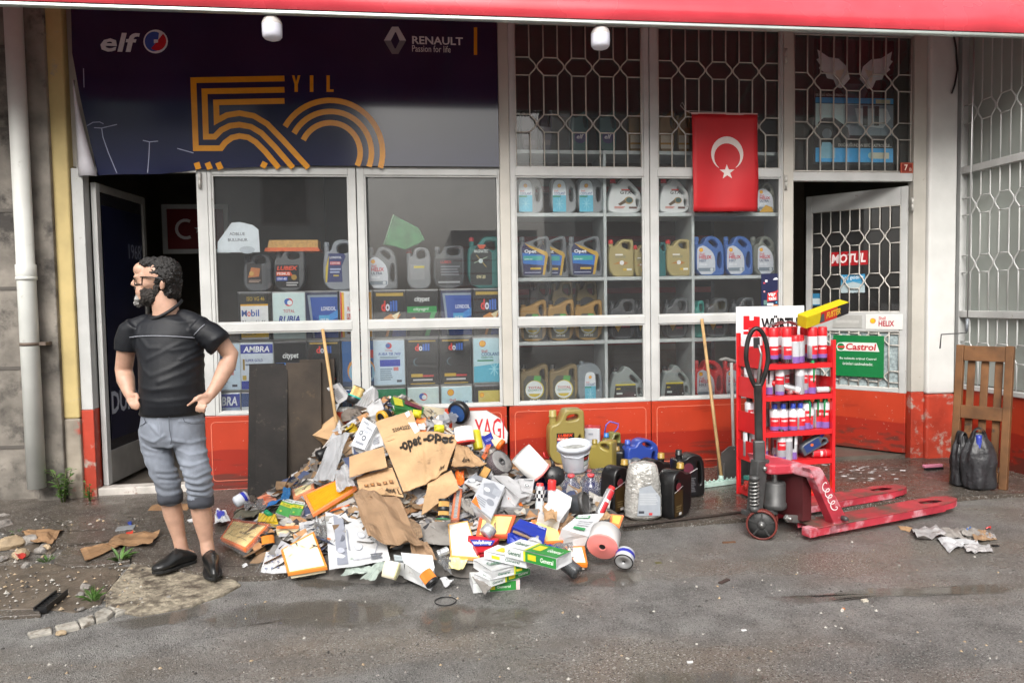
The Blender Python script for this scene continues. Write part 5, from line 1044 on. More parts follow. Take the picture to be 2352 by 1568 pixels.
def cyl(name, label, Zf, A, B, rpx, spec, lift=None, fore=.8, cat='filter', n=28, film=False, ops=None):
    """spec: (part name, material, profile as (radius factor, position 0..1 along A->B)) rows"""
    a, b, r = axis(Zf, A, B, lift, rpx, fore); L = (b-a).length
    up = V((0, 0, 1)) if abs((b-a).normalized().z) < .9 else V((1, 0, 0))
    T = frameT(a, (b-a).cross(up), b-a); t = thing(name, label, cat, T=T, group=HG)
    for row in spec:
        nm, m, prof = row[:3]; mb = MB()
        if len(row) > 3:                               # pleated wall
            k = row[3]; vs = []; fs = []; N_ = 2*k; (r0, z0), (r1, z1) = prof
            for j in range(N_):
                q = 1 if j % 2 else .93; c_, s_ = cos(2*pi*j/N_), sin(2*pi*j/N_)
                vs += [(r0*r*q*c_, r0*r*q*s_, z0*L), (r1*r*q*c_, r1*r*q*s_, z1*L)]
            for j in range(N_): i2 = (j+1) % N_; fs.append((2*j, 2*i2, 2*i2+1, 2*j+1))
            mb.add(vs, fs, m)
        else: mb.lathe([(p*r, z*L) for p, z in prof], m, n)
        mb.build(nm, t)
    if film:
        mb = MB(); rr_ = random.Random(len(label)); pr = [(.2, -.06), (.9, -.05), (1.08, .0), (1.06, .5), (1.1, 1.0), (.5, 1.1)]
        mb.lathe([(p*r*rr_.uniform(.98, 1.05), z*L) for p, z in pr], M_film, n); mb.build('clear_wrap', t)
    return t
def ring_cap(m, i, z0, z1): return [(i, z0), (1.0, z0), (1.03, z0+(z1-z0)*.3), (1.03, z1), (1., z1)]
white, cream, tan = media('dcdad4'), media('e8dcae'), media('c89a58')
steelb = mat('filter_steel', (.55, .56, .57), .35, .6, var=.1); blk = plas('18191b', .4)
oran = plas('e8702c', .45); pink = plas('ee8a84', .45); redp = plas('cc3a34', .45)
GENO = [('r', 0, .40, 0, 1, 'dfe4e2'), ('r', .40, 1, 0, 1, '2f8a3c'), ('r', .37, .41, 0, 1, 'd4d42c'), ('t', 'General', .70, .95, .3, .75, 'e8f0e4', .02, .1), ('r', .46, .62, .25, .8, 'd8cc2c'), ('t', 'General', .06, .32, .3, .75, '4c6c5c', .02, .1)]
GENW = [('r', 0, 1, 0, 1, 'dfe4e4'), ('t', 'General', .5, .85, .3, .75, '4c6c5c', .02, .1), ('r', .18, .38, .25, .75, 'd8cc2c')]
GEN2 = [('r', 0, 1, 0, 1, '3a9440'), ('r', 0, 1, .78, 1, 'd4dcd8'), ('t', 'general', .1, .9, .8, .97, '3c5048', .02), ('r', 0, 1, .5, .7, 'd4d02c'), ('t', 'TBA 0040', .15, .85, .53, .67, '4a5a1c', .015), ('e', .3, .18, .1, 'c8c83a')]
WIN = [('r', .0, 1, 0, 1, 'c9ccd0'), ('t', 'WINKEL', .1, .9, .74, .92, '50545c', .02, .1), ('l', .12, .85, .1, .6, 5, '8c9098')]
GEAR = [('r', 0, 1, 0, 1, 'd4d8de'), ('t', 'WINKEL', .1, .6, .84, .92, '50545c', .02), ('t', 'WINKEL', .45, .95, .72, .8, '50545c', .02), ('e', .3, .5, .13, '6c7078'), ('e', .3, .5, .06, 'd4d8de'), ('e', .62, .38, .15, '6c7078'), ('e', .62, .38, .07, 'd4d8de'), ('r', .2, .8, .12, .2, '8c9098'), ('l', .3, .9, .56, .66, 2, 'a0a4ac')]
ENG = [('r', 0, 1, 0, 1, 'b9bcc2'), ('p', [(.1, .8), (.5, .95), (.9, .8), (.8, .5), (.3, .45)], '8e929a'), ('e', .35, .65, .14, 'd0d4d8'), ('e', .7, .35, .18, '8a8e96'), ('l', .1, .6, .1, .35, 4, '8e929a'), ('r', .6, .95, .6, .8, 'a0a4ac')]
PAT = [('r', 0, 1, 0, 1, 'd8b824')]+[('s', [(x-.1, 0), (x+.2, 1)], .04, '9a7c18') for x in (.1, .3, .5, .7, .9)]
# --- top and back of the heap
carton('filter_carton', 'crushed grey carton leaning at the very top left of the heap', Z1, [(1330, 140), (1440, 85), (1560, 240), (1450, 310)], .09, M_paperg, [('l', .2, .8, .2, .8, 6, '8a8a8c')])
cyl('oil_filter', 'gold mesh cartridge filter with black base and teal ring atop the heap', Z1, (1590, 300), (1668, 125), 68, [('base', blk, [(0, 0), (.8, 0), (1.05, .1), (1.1, .4), (1., .45)]), ('seal', plas('20a090'), [(1.1, .36), (1.16, .40), (1.1, .45)]), ('filter_media', mat('gold_mesh', (.55, .40, .16), .5, .3, var=.3, scale=150), ((.9, .42), (.9, .97)), 34), ('end_cap', blk, [(.0, .97), (.92, .97), (.92, 1), (0, 1)])], lift=.09, fore=.2)
carton('corrugated_sleeve', 'grey corrugated sleeve sticking up beside the gold filter', Z1, [(1660, 200), (1850, 150), (1790, 330), (1640, 340)], .05, M_paperg, [('s', [(x, 0), (x+.3, 1)], .03, '85888c') for x in (.0, .14, .28, .42, .56, .7)])
sheet('card_scrap', 'pale card tag poking out above the corrugated sleeve', 'card', Z1, [(1700, 190), (1805, 110), (1815, 130), (1720, 225)], M_paper, .08, .005)
carton('filter_carton', 'off-white carton lying askew above the big cardboard box', Z1, [(1730, 330), (1880, 235), (1935, 395), (1775, 430)], .10, M_paperg, [('t', 'NOC', .55, .9, .7, .88, '6c6c6c', .02)])
cyl('oil_filter', 'yellow rimmed dark filter behind the big cardboard box', Z1, (1890, 450), (1960, 420), 75, [('rim', plas('c8982c'), [(.7, 0), (1, 0), (1.04, .2), (1, .4)]), ('body', blk, [(0, .1), (.72, .08), (.98, .35), (.98, 1), (0, 1)])], lift=.05)
carton('filter_carton', 'white lettered carton upper left of the heap', Z1, [(1340, 312), (1462, 296), (1402, 440), (1276, 396)], .08, M_paper, WIN)
sheet('torn_card', 'torn dark grey card below the gold filter', 'card', Z1, [(1490, 380), (1640, 330), (1720, 450), (1470, 500)], M_cardd, .03, .03)
sheet('grey_card', 'smooth grey card leaning on the dark boards', 'card', Z1, [(1100, 455), (1262, 450), (1170, 690), (1012, 655)], M_card, .05, .006, ops=None)
carton('brown_carton', 'brown cardboard carton on its side at upper left', Z1, [(1290, 420), (1462, 440), (1372, 640), (1152, 645)], .12, CB[0])
carton('filter_carton', 'small white lettered carton lying on the brown carton', Z1, [(1345, 488), (1482, 488), (1470, 600), (1326, 592)], .05, M_paper, WIN, lift=.07)
carton('filter_carton', 'yellow patterned carton left of the gear-print carton', Z1, [(1470, 560), (1600, 490), (1622, 552), (1482, 622)], .06, mat('yellow_card', C('d8b824'), .5), PAT)
carton('filter_carton', 'long white carton printed with gears', Z1, [(1712, 440), (1852, 540), (1722, 790), (1586, 745)], .06, M_paper, GEAR, lift=.09)
carton('filter_carton', 'white carton tucked under the big cardboard box', Z1, [(1770, 660), (1900, 600), (1915, 730), (1800, 770)], .07, M_paper, [('l', .2, .8, .2, .8, 4, '9a9ea6')])
sheet('open_grey_carton', 'opened grey carton gaping beside the dark boards', 'card', Z1, [(1030, 735), (1230, 690), (1300, 870), (1125, 872)], M_card, .03, .02)
cyl('oil_filter', 'black spin-on oil filter left of the clear bag', Z1, (1225, 850), (1345, 795), 56, [('body', blk, [(0, 0), (.85, 0), (1, .08), (1, 1), (0, 1)]), ('seam', plas('2c2e30'), [(1., .88), (1.04, .9), (1.04, .95), (1., .96)])], lift=.06, fore=.6)
sheet('torn_card', 'brown torn card under the black filter', 'card', Z1, [(1100, 900), (1210, 800), (1240, 900), (1080, 1000)], CB[1], .02, .02)
sheet('grey_card', 'dark grey card at the foot of the boards', 'card', Z1, [(1060, 940), (1240, 890), (1210, 1090), (1010, 1160)], M_cardd, .03, .015)
sheet('plastic_bag', 'long clear plastic bag hanging down the left slope', 'plastic bag', Z1, [(1405, 640), (1560, 600), (1390, 1090), (1180, 1110)], M_filmg, .10, .035, .0006, n=14)
sheet('plastic_bag', 'grey plastic bag above the yellow air filter', 'plastic bag', Z1, [(1420, 1000), (1545, 940), (1620, 1150), (1425, 1215)], M_filmg, .12, .03, .0006, n=10)
panel('big orange framed air filter with bright yellow pleats', Z1, [(1078, 1260), (1540, 1025), (1640, 1180), (1168, 1440)], 'f08a50', 'f0b010', n=36, vertical=True, lift=.07)
panel('pale air filter in clear film behind the yellow one', Z1, [(950, 1200), (1180, 1092), (1195, 1180), (972, 1285)], 'ea8a4c', 'e4d8a0', film=True, lift=.03)
sheet('blue_card', 'bright blue card standing by the dark boards', 'card', Z1, [(875, 1175), (950, 1180), (930, 1290), (842, 1300)], ink('1a6aa4'), .05, .008)
carton('filter_carton', 'orange and white pack near the foot of the boards', Z1, [(600, 1290), (702, 1232), (792, 1292), (662, 1352)], .06, mat('orange_pack', C('f0a080'), .5), [('l', .2, .8, .3, .7, 3, 'e86a3c')])
sheet('blue_card', 'blue torn flap behind the green cartons', 'card', Z1, [(730, 1320), (850, 1290), (800, 1340), (690, 1375)], ink('2070b8'), .03, .01)
carton('filter_carton', 'green and white carton, left one of a leaning pair', Z1, [(880, 1290), (988, 1318), (930, 1502), (790, 1445)], .07, M_paper, GEN2)
carton('filter_carton', 'green and white carton, right one of a leaning pair', Z1, [(988, 1318), (1106, 1340), (1052, 1485), (938, 1470)], .07, M_paper, GEN2)
cyl('oil_filter', 'white oil filter with blue band at far left of the heap', Z1, (365, 1335), (485, 1262), 58, [('body', plas('d4d8de'), [(0, 0), (.8, .02), (1, .12), (1, 1), (0, 1)]), ('blue_band', ink('2a38b0'), [(1.01, .62), (1.01, .86)])], lift=.07, fore=.6)
sheet('plastic_wrap', 'crumpled clear wrap beside the white and blue filter', 'plastic bag', Z1, [(450, 1320), (660, 1290), (700, 1370), (470, 1410)], M_film, .05, .04, .0006, n=10)
sheet('olive_card', 'olive grey card flap at the left end', 'card', Z1, [(385, 1412), (640, 1400), (560, 1478), (345, 1500)], mat('olive_card', (.15, .14, .10), .7), .03, .012)
sheet('torn_pack', 'torn blue and white pack beside the man', 'packaging', Z1, [(165, 1405), (270, 1420), (320, 1520), (150, 1560)], M_paper, .02, .03, ops=[('r', .1, .8, .3, .9, '2a44b0'), ('t', '580', .2, .7, .4, .6, 'd8e0f0', .02)])
carton('filter_carton', 'yellow patterned carton behind the wrapped orange filter', Z1, [(620, 1450), (790, 1460), (812, 1545), (600, 1540)], .05, mat('yellow_card'), PAT)
cyl('green_tube', 'short green tube between the olive card and green cartons', Z1, (750, 1470), (680, 1420), 24, [('tube', plas('1c8a5c'), [(.0, 0), (1, 0), (1, 1), (0, 1)])], lift=.03, cat='tube')
# --- left front
panel('orange framed air filter wrapped in clear film nearest the man', Z4, [(345, 470), (725, 492), (470, 790), (202, 640)], 'f07a30', 'f0dca0', n=30, lift=.05, film=True, ops=[('t', '100.33.50127', .45, .75, .45, .53, '4a3a20'), ('s', [(.15, .75), (.3, .72), (.5, .76), (.8, .72)], .008, '8a7a50'), ('s', [(.15, .3), (.4, .26), (.6, .3), (.85, .26)], .008, '8a7a50')])
cyl('fuel_filter', 'orange cartridge filter with black ends beside the wrapped filter', Z4, (705, 610), (716, 735), 64, [('end_cap', blk, [(0, 0), (1.08, 0), (1.08, .13), (.9, .16)]), ('filter_media', media('d8842c'), ((.92, .14), (.92, .88)), 26), ('end_cap', blk, [(.9, .86), (1, .88), (1, 1), (0, 1)])], lift=.06, fore=-.2)
carton('pleated_block', 'small cream filter block with orange edge', Z4, [(805, 505), (1038, 500), (1036, 570), (800, 575)], .04, mat('cream_block', C('d8c8a4'), .7, var=.1), [('r', 0, 1, 0, .45, 'ea7a3a'), ('l', .05, .95, .0, .12, 1, 'b0683c')])
sheet('grey_print_card', 'grey printed card among the left front litter', 'card', Z4, [(1040, 510), (1250, 450), (1300, 560), (1040, 580)], M_paperg, .03, .02, ops=[('l', .2, .8, .2, .8, 4, '888a90')])
sheet('plastic_wrap', 'clear wrap crumpled behind the white fan-shaped filter', 'plastic bag', Z4, [(1190, 470), (1310, 440), (1320, 680), (1210, 640)], M_film, .07, .04, .0006, n=9)
sheet('patterned_sheet', 'white sheet with repeated grey marks under the fan-shaped filter', 'card', Z4, [(690, 800), (870, 785), (905, 1015), (626, 1035)], M_paper, .012, .004, ops=[('s', [(x, 0), (x+.35, 1)], .012, '9098a0') for x in (-.2, 0, .2, .4, .6)]+[('e', .2+.25*i, .2+.28*j, .05, '8088a0', .7) for i in range(3) for j in range(3)])
_f = panel('white fan-shaped air filter with orange rim at front left', Z4, [(842, 770), (1190, 585), (1330, 945), (915, 1020)], 'e8903c', 'eae0c0', n=30, lift=.05, rim=.012)
sheet('parts_sheet', 'large white carton sheet printed with grey engine parts', 'card', Z4, [(1310, 382), (1900, 520), (1990, 890), (1352, 985)], M_paper, .05, .008, n=10, ops=[('r', .14, .32, .04, .96, '8e929e'), ('e', .23, .78, .06, 'b8bcc8', 1), ('e', .24, .55, .07, '5c606c', 1), ('e', .22, .3, .06, 'b8bcc8', 1), ('e', .6, .62, .07, 'a8acb8', 1), ('e', .6, .62, .06, 'd4d8dc', 1), ('e', .52, .36, .07, 'a8acb8', 1), ('e', .52, .36, .06, 'd4d8dc', 1), ('s', [(.4, .1), (.75, .12), (.85, .4), (.84, .6)], .012, 'a0a4b0'), ('s', [(.36, .7), (.36, .3)], .025, '8e929e'), ('l', .7, .9, .05, .2, 3, '70747c'), ('s', [(0, .5), (.06, .5)], .03, 'd87a3c')])
sheet('cardboard_strip', 'grey-brown card strip below the yellow air filter', 'card', Z4, [(1290, 330), (1635, 205), (1660, 290), (1040, 480)], M_cardd, .03, .012, ops=[('p', [(.6, .1), (.95, .3), (.9, .7), (.55, .5)], 'a8a8a4'), ('p', [(.5, .0), (.85, .1), (.8, .3), (.5, .2)], 'd86a34')])
sheet('green_grey_strip', 'pale green torn strip, left one at the front edge', 'card', Z4, [(1570, 870), (1790, 960), (1785, 1020), (1472, 1052)], mat('pale_green_card', (.36, .42, .38), .6, var=.1), .03, .025)
sheet('green_grey_strip', 'pale green torn strip, right one leaning on the cream cartridge', 'card', Z4, [(1880, 880), (1990, 860), (1840, 1085), (1672, 1087)], mat('pale_green_card'), .05, .02)
# --- the big torn cardboard box
bx = thing('cardboard_box', 'big torn tan cardboard box spread over the heap with black lettering', 'cardboard box', tuple(hp(*Z2(600, 800))), group=HG)
OP = lambda x0, x1, z0, z1: [('r', x0, x0+(x1-x0)*.22, lerp(z0, z1, .42), lerp(z0, z1, .60), '2c2620'), ('t', 'opet', lerp(x0, x1, .12), x1, z0, z1, '2c2620', .04)]
sheet('', '', '', Z2, [(265, 490), (640, 362), (735, 600), (350, 700)], CB[0], .13, .012, .005, parent=bx, pname='top_flap', ops=[('t', '500420292', .34, .92, .28, .46, '3c2e20', .02), ('p', [(.80, .95), (.93, 1), (.92, .75), (.82, .7)], 'd4d4d4'), ('p', [(.8, .55), (.98, .45), (1, .05), (.86, .02)], 'd8d8d8')])
sheet('', '', '', Z2, [(350, 700), (735, 590), (812, 1125), (560, 1215)], CB[0], .14, .014, .005, n=12, parent=bx, pname='side_panel', ops=OP(.36, .99, .66, .93))
sheet('', '', '', Z2, [(735, 585), (1140, 625), (1010, 980), (800, 1130)], CB[0], .16, .02, .005, n=12, parent=bx, pname='side_panel', ops=OP(.05, .90, .70, .98)+[('t', '4x4', .60, .82, .06, .18, '3c2e20', .03, .2)])
sheet('', '', '', Z2, [(1120, 690), (1280, 790), (1425, 930), (1060, 950)], CB[1], .14, .03, .005, n=10, parent=bx, pname='bent_flap', ops=[('t', '4x4', .3, .55, .1, .3, '3c2e20', .03, .2)])
sheet('', '', '', Z2, [(815, 1130), (1060, 985), (1142, 1185), (745, 1455)], CB[0], .13, .015, .005, n=10, parent=bx, pname='bottom_flap')
sheet('', '', '', Z2, [(-10, 850), (350, 745), (386, 950), (-5, 1062)], CB[0], .17, .006, .005, parent=bx, pname='left_flap')
sheet('', '', '', Z2, [(62, 1062), (440, 960), (560, 1270), (105, 1225)], CB[0], .12, .012, .005, n=10, parent=bx, pname='lower_panel', ops=[('r', .15+.16*i, .25+.16*i, .30+.03*i, .44+.03*i, '6c4a2c') for i in range(5)]+[('r', .17+.16*i, .23+.16*i, .33+.03*i, .41+.03*i, 'b07a48') for i in range(5)]+[('t', '4x4 L', .62, .98, .06, .22, '3c2e20', .03)])
sheet('brown_wrapping', 'crumpled brown cardboard sheet with exposed flutes below the box', 'cardboard', Z4, [(1590, 150), (2060, 225), (2330, 700), (1770, 700)], CB[2], .13, .06, .005, n=18)
sheet('fluted_cardboard', 'torn fluted cardboard edge at the heap centre', 'cardboard', Z5, [(395, 480), (520, 570), (545, 700), (170, 820)], mat('fluted_card', (.30, .20, .12), .8, var=.3, scale=40), .09, .01, .006, ops=[('s', [(x, 0), (x+.02, 1)], .012, '5c4430') for x in [i/14 for i in range(14)]])
# --- right of the box, upper
carton('filter_carton', 'dark green carton lying open at the top of the heap', Z2, [(440, 215), (770, 330), (765, 385), (470, 350)], .10, mat('green_card', C('2a6a34'), .5), [('r', .0, .3, .2, .9, 'a8a828'), ('p', [(.35, .5), (.95, .2), (.95, .7), (.4, .95)], '5c2430')])
sheet('cream_card', 'cream card behind the dark green carton', 'card', Z2, [(760, 320), (990, 350), (1000, 420), (740, 440)], ink('d8ccb0'), .03, .008)
cyl('air_filter', 'oval air filter with black rim and blue mesh by the window sill', Z2, (1120, 400), (1170, 370), 120, [('rim', blk, [(.78, 0), (1, 0), (1.03, .3), (1.03, .7), (.9, 1)]), ('blue_mesh', mat('blue_mesh', (.02, .07, .22), .5, var=.4, scale=140), [(0, .15), (.8, .1)])], lift=.07, cat='air filter', fore=.5)
carton('filter_carton', 'crushed grey carton right of the dark green carton', Z2, [(760, 400), (860, 345), (920, 520), (830, 560)], .07, M_paperg)
carton('filter_carton', 'white printed carton below the oval filter', Z2, [(915, 430), (1110, 395), (1120, 450), (960, 525)], .06, M_paper, ENG)
cyl('patterned_tube', 'yellow patterned tube, lower one right of the big box lettering', Z2, (880, 560), (985, 560), 42, [('tube', mat('yellow_pattern', C('c8c028'), .5, var=.5, scale=70), [(0, 0), (1, 0), (1, 1), (0, 1)])], lift=.06, cat='tube', fore=0)
cyl('patterned_tube', 'yellow patterned tube, upper one beside the cream card', Z2, (655, 400), (745, 410), 42, [('tube', mat('yellow_pattern'), [(0, 0), (1, 0), (1, 1), (0, 1)])], lift=.06, cat='tube', fore=0)
carton('filter_carton', 'small orange and white carton behind the big box', Z2, [(690, 460), (795, 450), (800, 585), (700, 590)], .05, mat('orange_pack2', C('f08850'), .5), [('r', .1, .9, .05, .55, 'e4e4e0')])
cyl('air_filter', 'white pleated round filter with red end at upper right', Z2, (1205, 715), (1185, 545), 100, [('red_cap', redp, [(.62, .10), (.62, 0), (1.05, 0), (1.08, .06), (1.05, .12)]), ('filter_media', white, ((.98, .1), (.98, 1)), 40), ('top', white, [(0, .99), (.98, .99)])], lift=.13, cat='air filter', fore=.3)
cyl('spray_can', 'yellow can lying right of the red-ended filter', Z2, (1345, 775), (1310, 580), 52, [('can', plas('c8bc28'), [(0, 0), (.95, 0), (1, .04), (1, .96), (.8, 1), (0, 1)])], lift=.08, cat='can', fore=1)
cyl('cartridge', 'cream rod filter with orange cap against the torn sign', Z2, (1590, 740), (1400, 600), 58, [('orange_cap', oran, [(0, -.02), (.6, -.02), (1.05, 0), (1.05, .16), (1, .16)]), ('filter_media', cream, ((.9, .14), (.9, 1)), 26)], lift=.08, fore=1)
carton('filter_carton', 'small dark blue carton beside the cream rod filter', Z2, [(1368, 645), (1480, 600), (1530, 720), (1440, 770)], .07, mat('blue_card', C('24389c'), .4), [('l', .2, .8, .5, .7, 2, '8a98d8')])
sheet('orange_strip', 'bent orange rubber strip right of the heap centre', 'strip', Z2, [(1430, 720), (1475, 730), (1420, 880), (1385, 850)], oran, .06, .012, .008)
cyl('air_filter', 'ring filter wrapped in grey film at right', Z2, (1590, 900), (1520, 960), 125, [('face', mat('ring_face', (.35, .33, .32), .5, var=.15), [(.35, .02), (.6, -.03), (1, 0)]), ('core', blk, [(0, .3), (.35, .1), (.35, .02)]), ('filter_media', mat('ring_media', (.10, .05, .06), .6), ((1, 0), (1, 1)), 36), ('back', blk, [(0, 1), (1, 1)])], lift=.10, cat='air filter', fore=.6, film=True)
cyl('air_filter', 'plain white round filter with pink edge tilted beside the bucket', Z2, (1990, 1028), (1785, 815), 128, [('pink_cap', pink, [(.3, -.01), (1.0, -.02), (1.03, .0), (1.03, .05), (1, .06)]), ('filter_media', mat('white_wrap', (.70, .69, .67), .7, var=.03), [(1, .04), (1, 1), (0, 1)])], lift=.14, cat='air filter', fore=-.4)
sheet('orange_film', 'crumpled orange film below the big box', 'plastic bag', Z2, [(1100, 1000), (1190, 990), (1195, 1120), (1110, 1140)], plas('f0702c', .3), .06, .03, .002)
cyl('oil_filter', 'tan cartridge with dark ends above the crushed cartons', Z2, (1360, 985), (1450, 1040), 62, [('end_cap', blk, [(.3, 0), (1.05, 0), (1.05, .12), (.9, .14)]), ('filter_media', tan, ((.92, .12), (.92, .9)), 26), ('end_cap', blk, [(.9, .88), (1.05, .9), (1.05, 1), (0, 1)])], lift=.08, fore=.2)
carton('filter_carton', 'crushed white carton beside the tan cartridge', Z2, [(1180, 1130), (1310, 1005), (1430, 1090), (1330, 1190)], .08, M_paper, ENG[1:4])
sheet('plastic_wrap', 'silvery clear wrap under the torn box flap', 'plastic bag', Z2, [(1110, 890), (1280, 860), (1230, 930), (1070, 955)], M_filmg, .12, .03, .0006)
carton('filter_carton', 'big grey carton with engine print and orange corner', Z2, [(1400, 1062), (1622, 1180), (1480, 1500), (1262, 1352)], .08, M_paperg, ENG+[('p', [(.0, .0), (.5, .0), (.3, .08), (.05, .25)], 'e87a34')], lift=.10)
carton('filter_carton', 'orange-edged grey carton right of the engine-print carton', Z2, [(1600, 1225), (1730, 1225), (1812, 1375), (1570, 1385)], .07, M_paperg, [('p', [(.45, 1), (1, 1), (1, 0), (.85, 0)], 'e8742c'), ('t', 'FILTR', .35, .9, .45, .62, 'c8602c', .02)])
carton('filter_carton', 'long grey carton lying across the right slope', Z2, [(1490, 1052), (1640, 1040), (1922, 1240), (1772, 1292)], .06, M_paperg, lift=.10)
carton('filter_carton', 'grey carton printed with a filter picture', Z2, [(1760, 1075), (1922, 1090), (1905, 1240), (1800, 1220)], .07, M_paperg, [('e', .5, .45, .25, 'e0e0e0'), ('e', .5, .45, .2, '6c7074'), ('e', .5, .45, .12, 'd0d4d4'), ('l', .3, .95, .8, .92, 1, '6c7074')], lift=.12)
# --- centre and front
cyl('oil_filter', 'upright tan cartridge with black band and green foot', Z5, (790, 272), (778, 505), 62, [('end_cap', blk, [(0, 0), (.3, -.02), (1.02, 0), (1.02, .10), (.95, .12)]), ('filter_media', tan, ((.96, .1), (.96, .82)), 40), ('black_band', blk, [(.98, .38), (1.02, .40), (1.02, .58), (.98, .6)]), ('base', blk, [(.96, .8), (1.1, .82), (1.12, .97)]), ('green_foot', plas('3c8a5c'), [(1.1, .95), (1.4, .97), (1.4, 1), (0, 1)])], lift=.24, fore=-.4)
panel('long orange edged filter in silver film beside the upright cartridge', Z5, [(905, 145), (1000, 150), (960, 500), (862, 505)], 'ee7a40', '9a9a98', n=10, rim=.015, film=True, lift=.06)
sheet('grey_card', 'grey card curling under the engine-print carton', 'card', Z5, [(985, 250), (1090, 270), (1130, 470), (990, 360)], M_card, .08, .015)
sheet('grey_card', 'large smooth grey-brown card at the centre front', 'card', Z5, [(500, 545), (835, 525), (855, 795), (560, 770)], M_card, .05, .008)
panel('bright white panel filter standing at the centre front', Z5, [(832, 555), (1060, 510), (1200, 945), (862, 910)], 'e8b060', 'e4e2dc', n=26, rim=.008, lift=.06)
panel('cream air filter with orange-red frame behind the silver filter', Z5, [(1200, 430), (1610, 455), (1525, 680), (1150, 700)], 'ee6a40', 'ecdc8c', n=24, lift=.05)
cyl('oil_filter', 'silver fuel filter can lying on the red and blue carton', Z5, (1250, 680), (1330, 590), 80, [('can', steelb, [(0, 0), (.8, 0), (1, .08), (1, .94), (.85, 1), (0, 1)]), ('seam', steelb, [(1, .9), (1.04, .92), (1, .95)])], lift=.09, fore=.4)
carton('filter_carton', 'red and blue carton with upside-down white lettering', Z5, [(1300, 868), (1165, 890), (1050, 695), (1400, 715)], .05, mat('red_card', C('c02430'), .4), [('r', 0, 1, .25, .65, '2c3c98'), ('t', 'Sampiyon', .1, .95, .28, .62, 'e8e4e8', .03)], lift=.08)
cyl('oil_filter', 'small silver canister poking out under the brown card', Z5, (715, 905), (835, 850), 46, [('can', steelb, [(.55, .06), (.6, 0), (.95, 0), (1, .05), (1, .3), (.8, .34), (.95, .4), (.95, 1)])], lift=.05, fore=.4)
sheet('brown_wrapping', 'bent dark brown cardboard flap above the orange tube', 'cardboard', Z5, [(395, 760), (590, 740), (705, 960), (440, 1000)], CB[2], .07, .03, .004, n=10)
sheet('plastic_bag', 'thin clear bag with orange tip at the front', 'plastic bag', Z5, [(760, 890), (860, 880), (880, 1150), (710, 1010)], M_film, .04, .03, .0006, n=9)
sheet('yellow_film', 'pale yellow film sheet between white filter and green cartons', 'plastic bag', Z5, [(850, 930), (1060, 960), (1000, 1070), (840, 1060)], ink('e8dc9c'), .04, .015)
cyl('cartridge', 'cream paper cartridge lying at the front edge', Z5, (265, 1100), (105, 1060), 92, [('end_ring', plas('d0cc9c'), [(.22, -.04), (.25, -.10), (.9, 0), (1, .02), (1, .1)]), ('filter_media', media('ece4cc'), ((.97, .08), (.97, 1)), 50), ('back', cream, [(0, 1), (.97, 1)])], lift=.075, fore=.25)
carton('silver_carton', 'shiny silver-blue carton behind the cream cartridge', Z5, [(220, 912), (530, 935), (525, 985), (225, 985)], .07, mat('silver_card', (.5, .56, .58), .25, .3, var=.1), lift=.07)
carton('filter_carton', 'white open carton holding an orange tube filter', Z5, [(330, 1000), (680, 1055), (640, 1140), (530, 1120)], .08, M_paper, None, lift=.085, open_top=True)
cyl('air_filter', 'orange tube filter with black end at the front edge', Z5, (665, 1240), (570, 1110), 76, [('black_cap', blk, [(.42, .15), (.42, 0), (.95, 0), (1.03, .04), (1.03, .22), (1, .24)]), ('tube', media('e0802c'), ((.97, .2), (.97, 1)), 44)], lift=.07, fore=.6)
sheet('paper_scrap', 'white torn scrap beside the orange tube', 'paper', Z5, [(735, 1160), (890, 1170), (895, 1225), (800, 1250)], M_paper, .015, .02)
# stack of green and white cartons at the front
def stackbox(label, A, B, z, hgt, depth, ops):
    a, b = gp(*Z6(*A), z), gp(*Z6(*B), z); w_ = (b-a).length; T = frameT((a+b)/2, b-a, (0, 0, 1)); t = thing('filter_carton', label, 'carton', T=T, group=HG); r = random.Random(len(label)); mb = MB(); G = 5
    for q_ in ([(-1, 0, 0), (1, 0, 0), (1, 0, 1), (-1, 0, 1)], [(-1, 0, 1), (1, 0, 1), (1, 1, 1), (-1, 1, 1)], [(1, 0, 0), (1, 1, 0), (1, 1, 1), (1, 0, 1)], [(-1, 1, 0), (-1, 0, 0), (-1, 0, 1), (-1, 1, 1)], [(1, 1, 0), (-1, 1, 0), (-1, 1, 1), (1, 1, 1)], [(-1, 1, 0), (1, 1, 0), (1, 0, 0), (-1, 0, 0)]):
        P = [V((x*w_/2, y*depth, z_*hgt)) for x, y, z_ in q_]; nn = (P[1]-P[0]).cross(P[3]-P[0]).normalized()
        mb.add([P[0].lerp(P[1], i/G).lerp(P[3].lerp(P[2], i/G), j/G)-nn*(0 if i in (0, G) or j in (0, G) else .004+.004*r.random()) for j in range(G+1) for i in range(G+1)], [(j*(G+1)+i, j*(G+1)+i+1, (j+1)*(G+1)+i+1, (j+1)*(G+1)+i) for j in range(G) for i in range(G)], M_paper)
    mb.build('box', t); mb = MB(); paint(mb, ops, -w_/2+.002, w_/2-.002, .002, hgt-.002, -.0008); mb.build('print', t)
    mb = MB(); paint(mb, ops, -w_/2+.002, w_/2-.002, .002, depth-.002, -hgt-.0008); mb.v = [(x, z_, -y) for x, y, z_ in mb.v]; mb.build('print', t)
stackbox('bottom green carton of the front stack', (-20, 1345), (515, 1300), .002, .05, .16, [('r', 0, .35, 0, 1, 'dfe4e2'), ('r', .35, .92, 0, 1, '2f8a3c'), ('r', .92, 1, 0, 1, 'e4c8cc'), ('t', 'General', .5, .8, .3, .6, 'd8e8d4', .02), ('r', .36, .46, .2, .6, 'd8cc2c')])
stackbox('thin white and green carton, second from the bottom of the stack', (165, 1278), (628, 1130), .056, .034, .13, GENO)
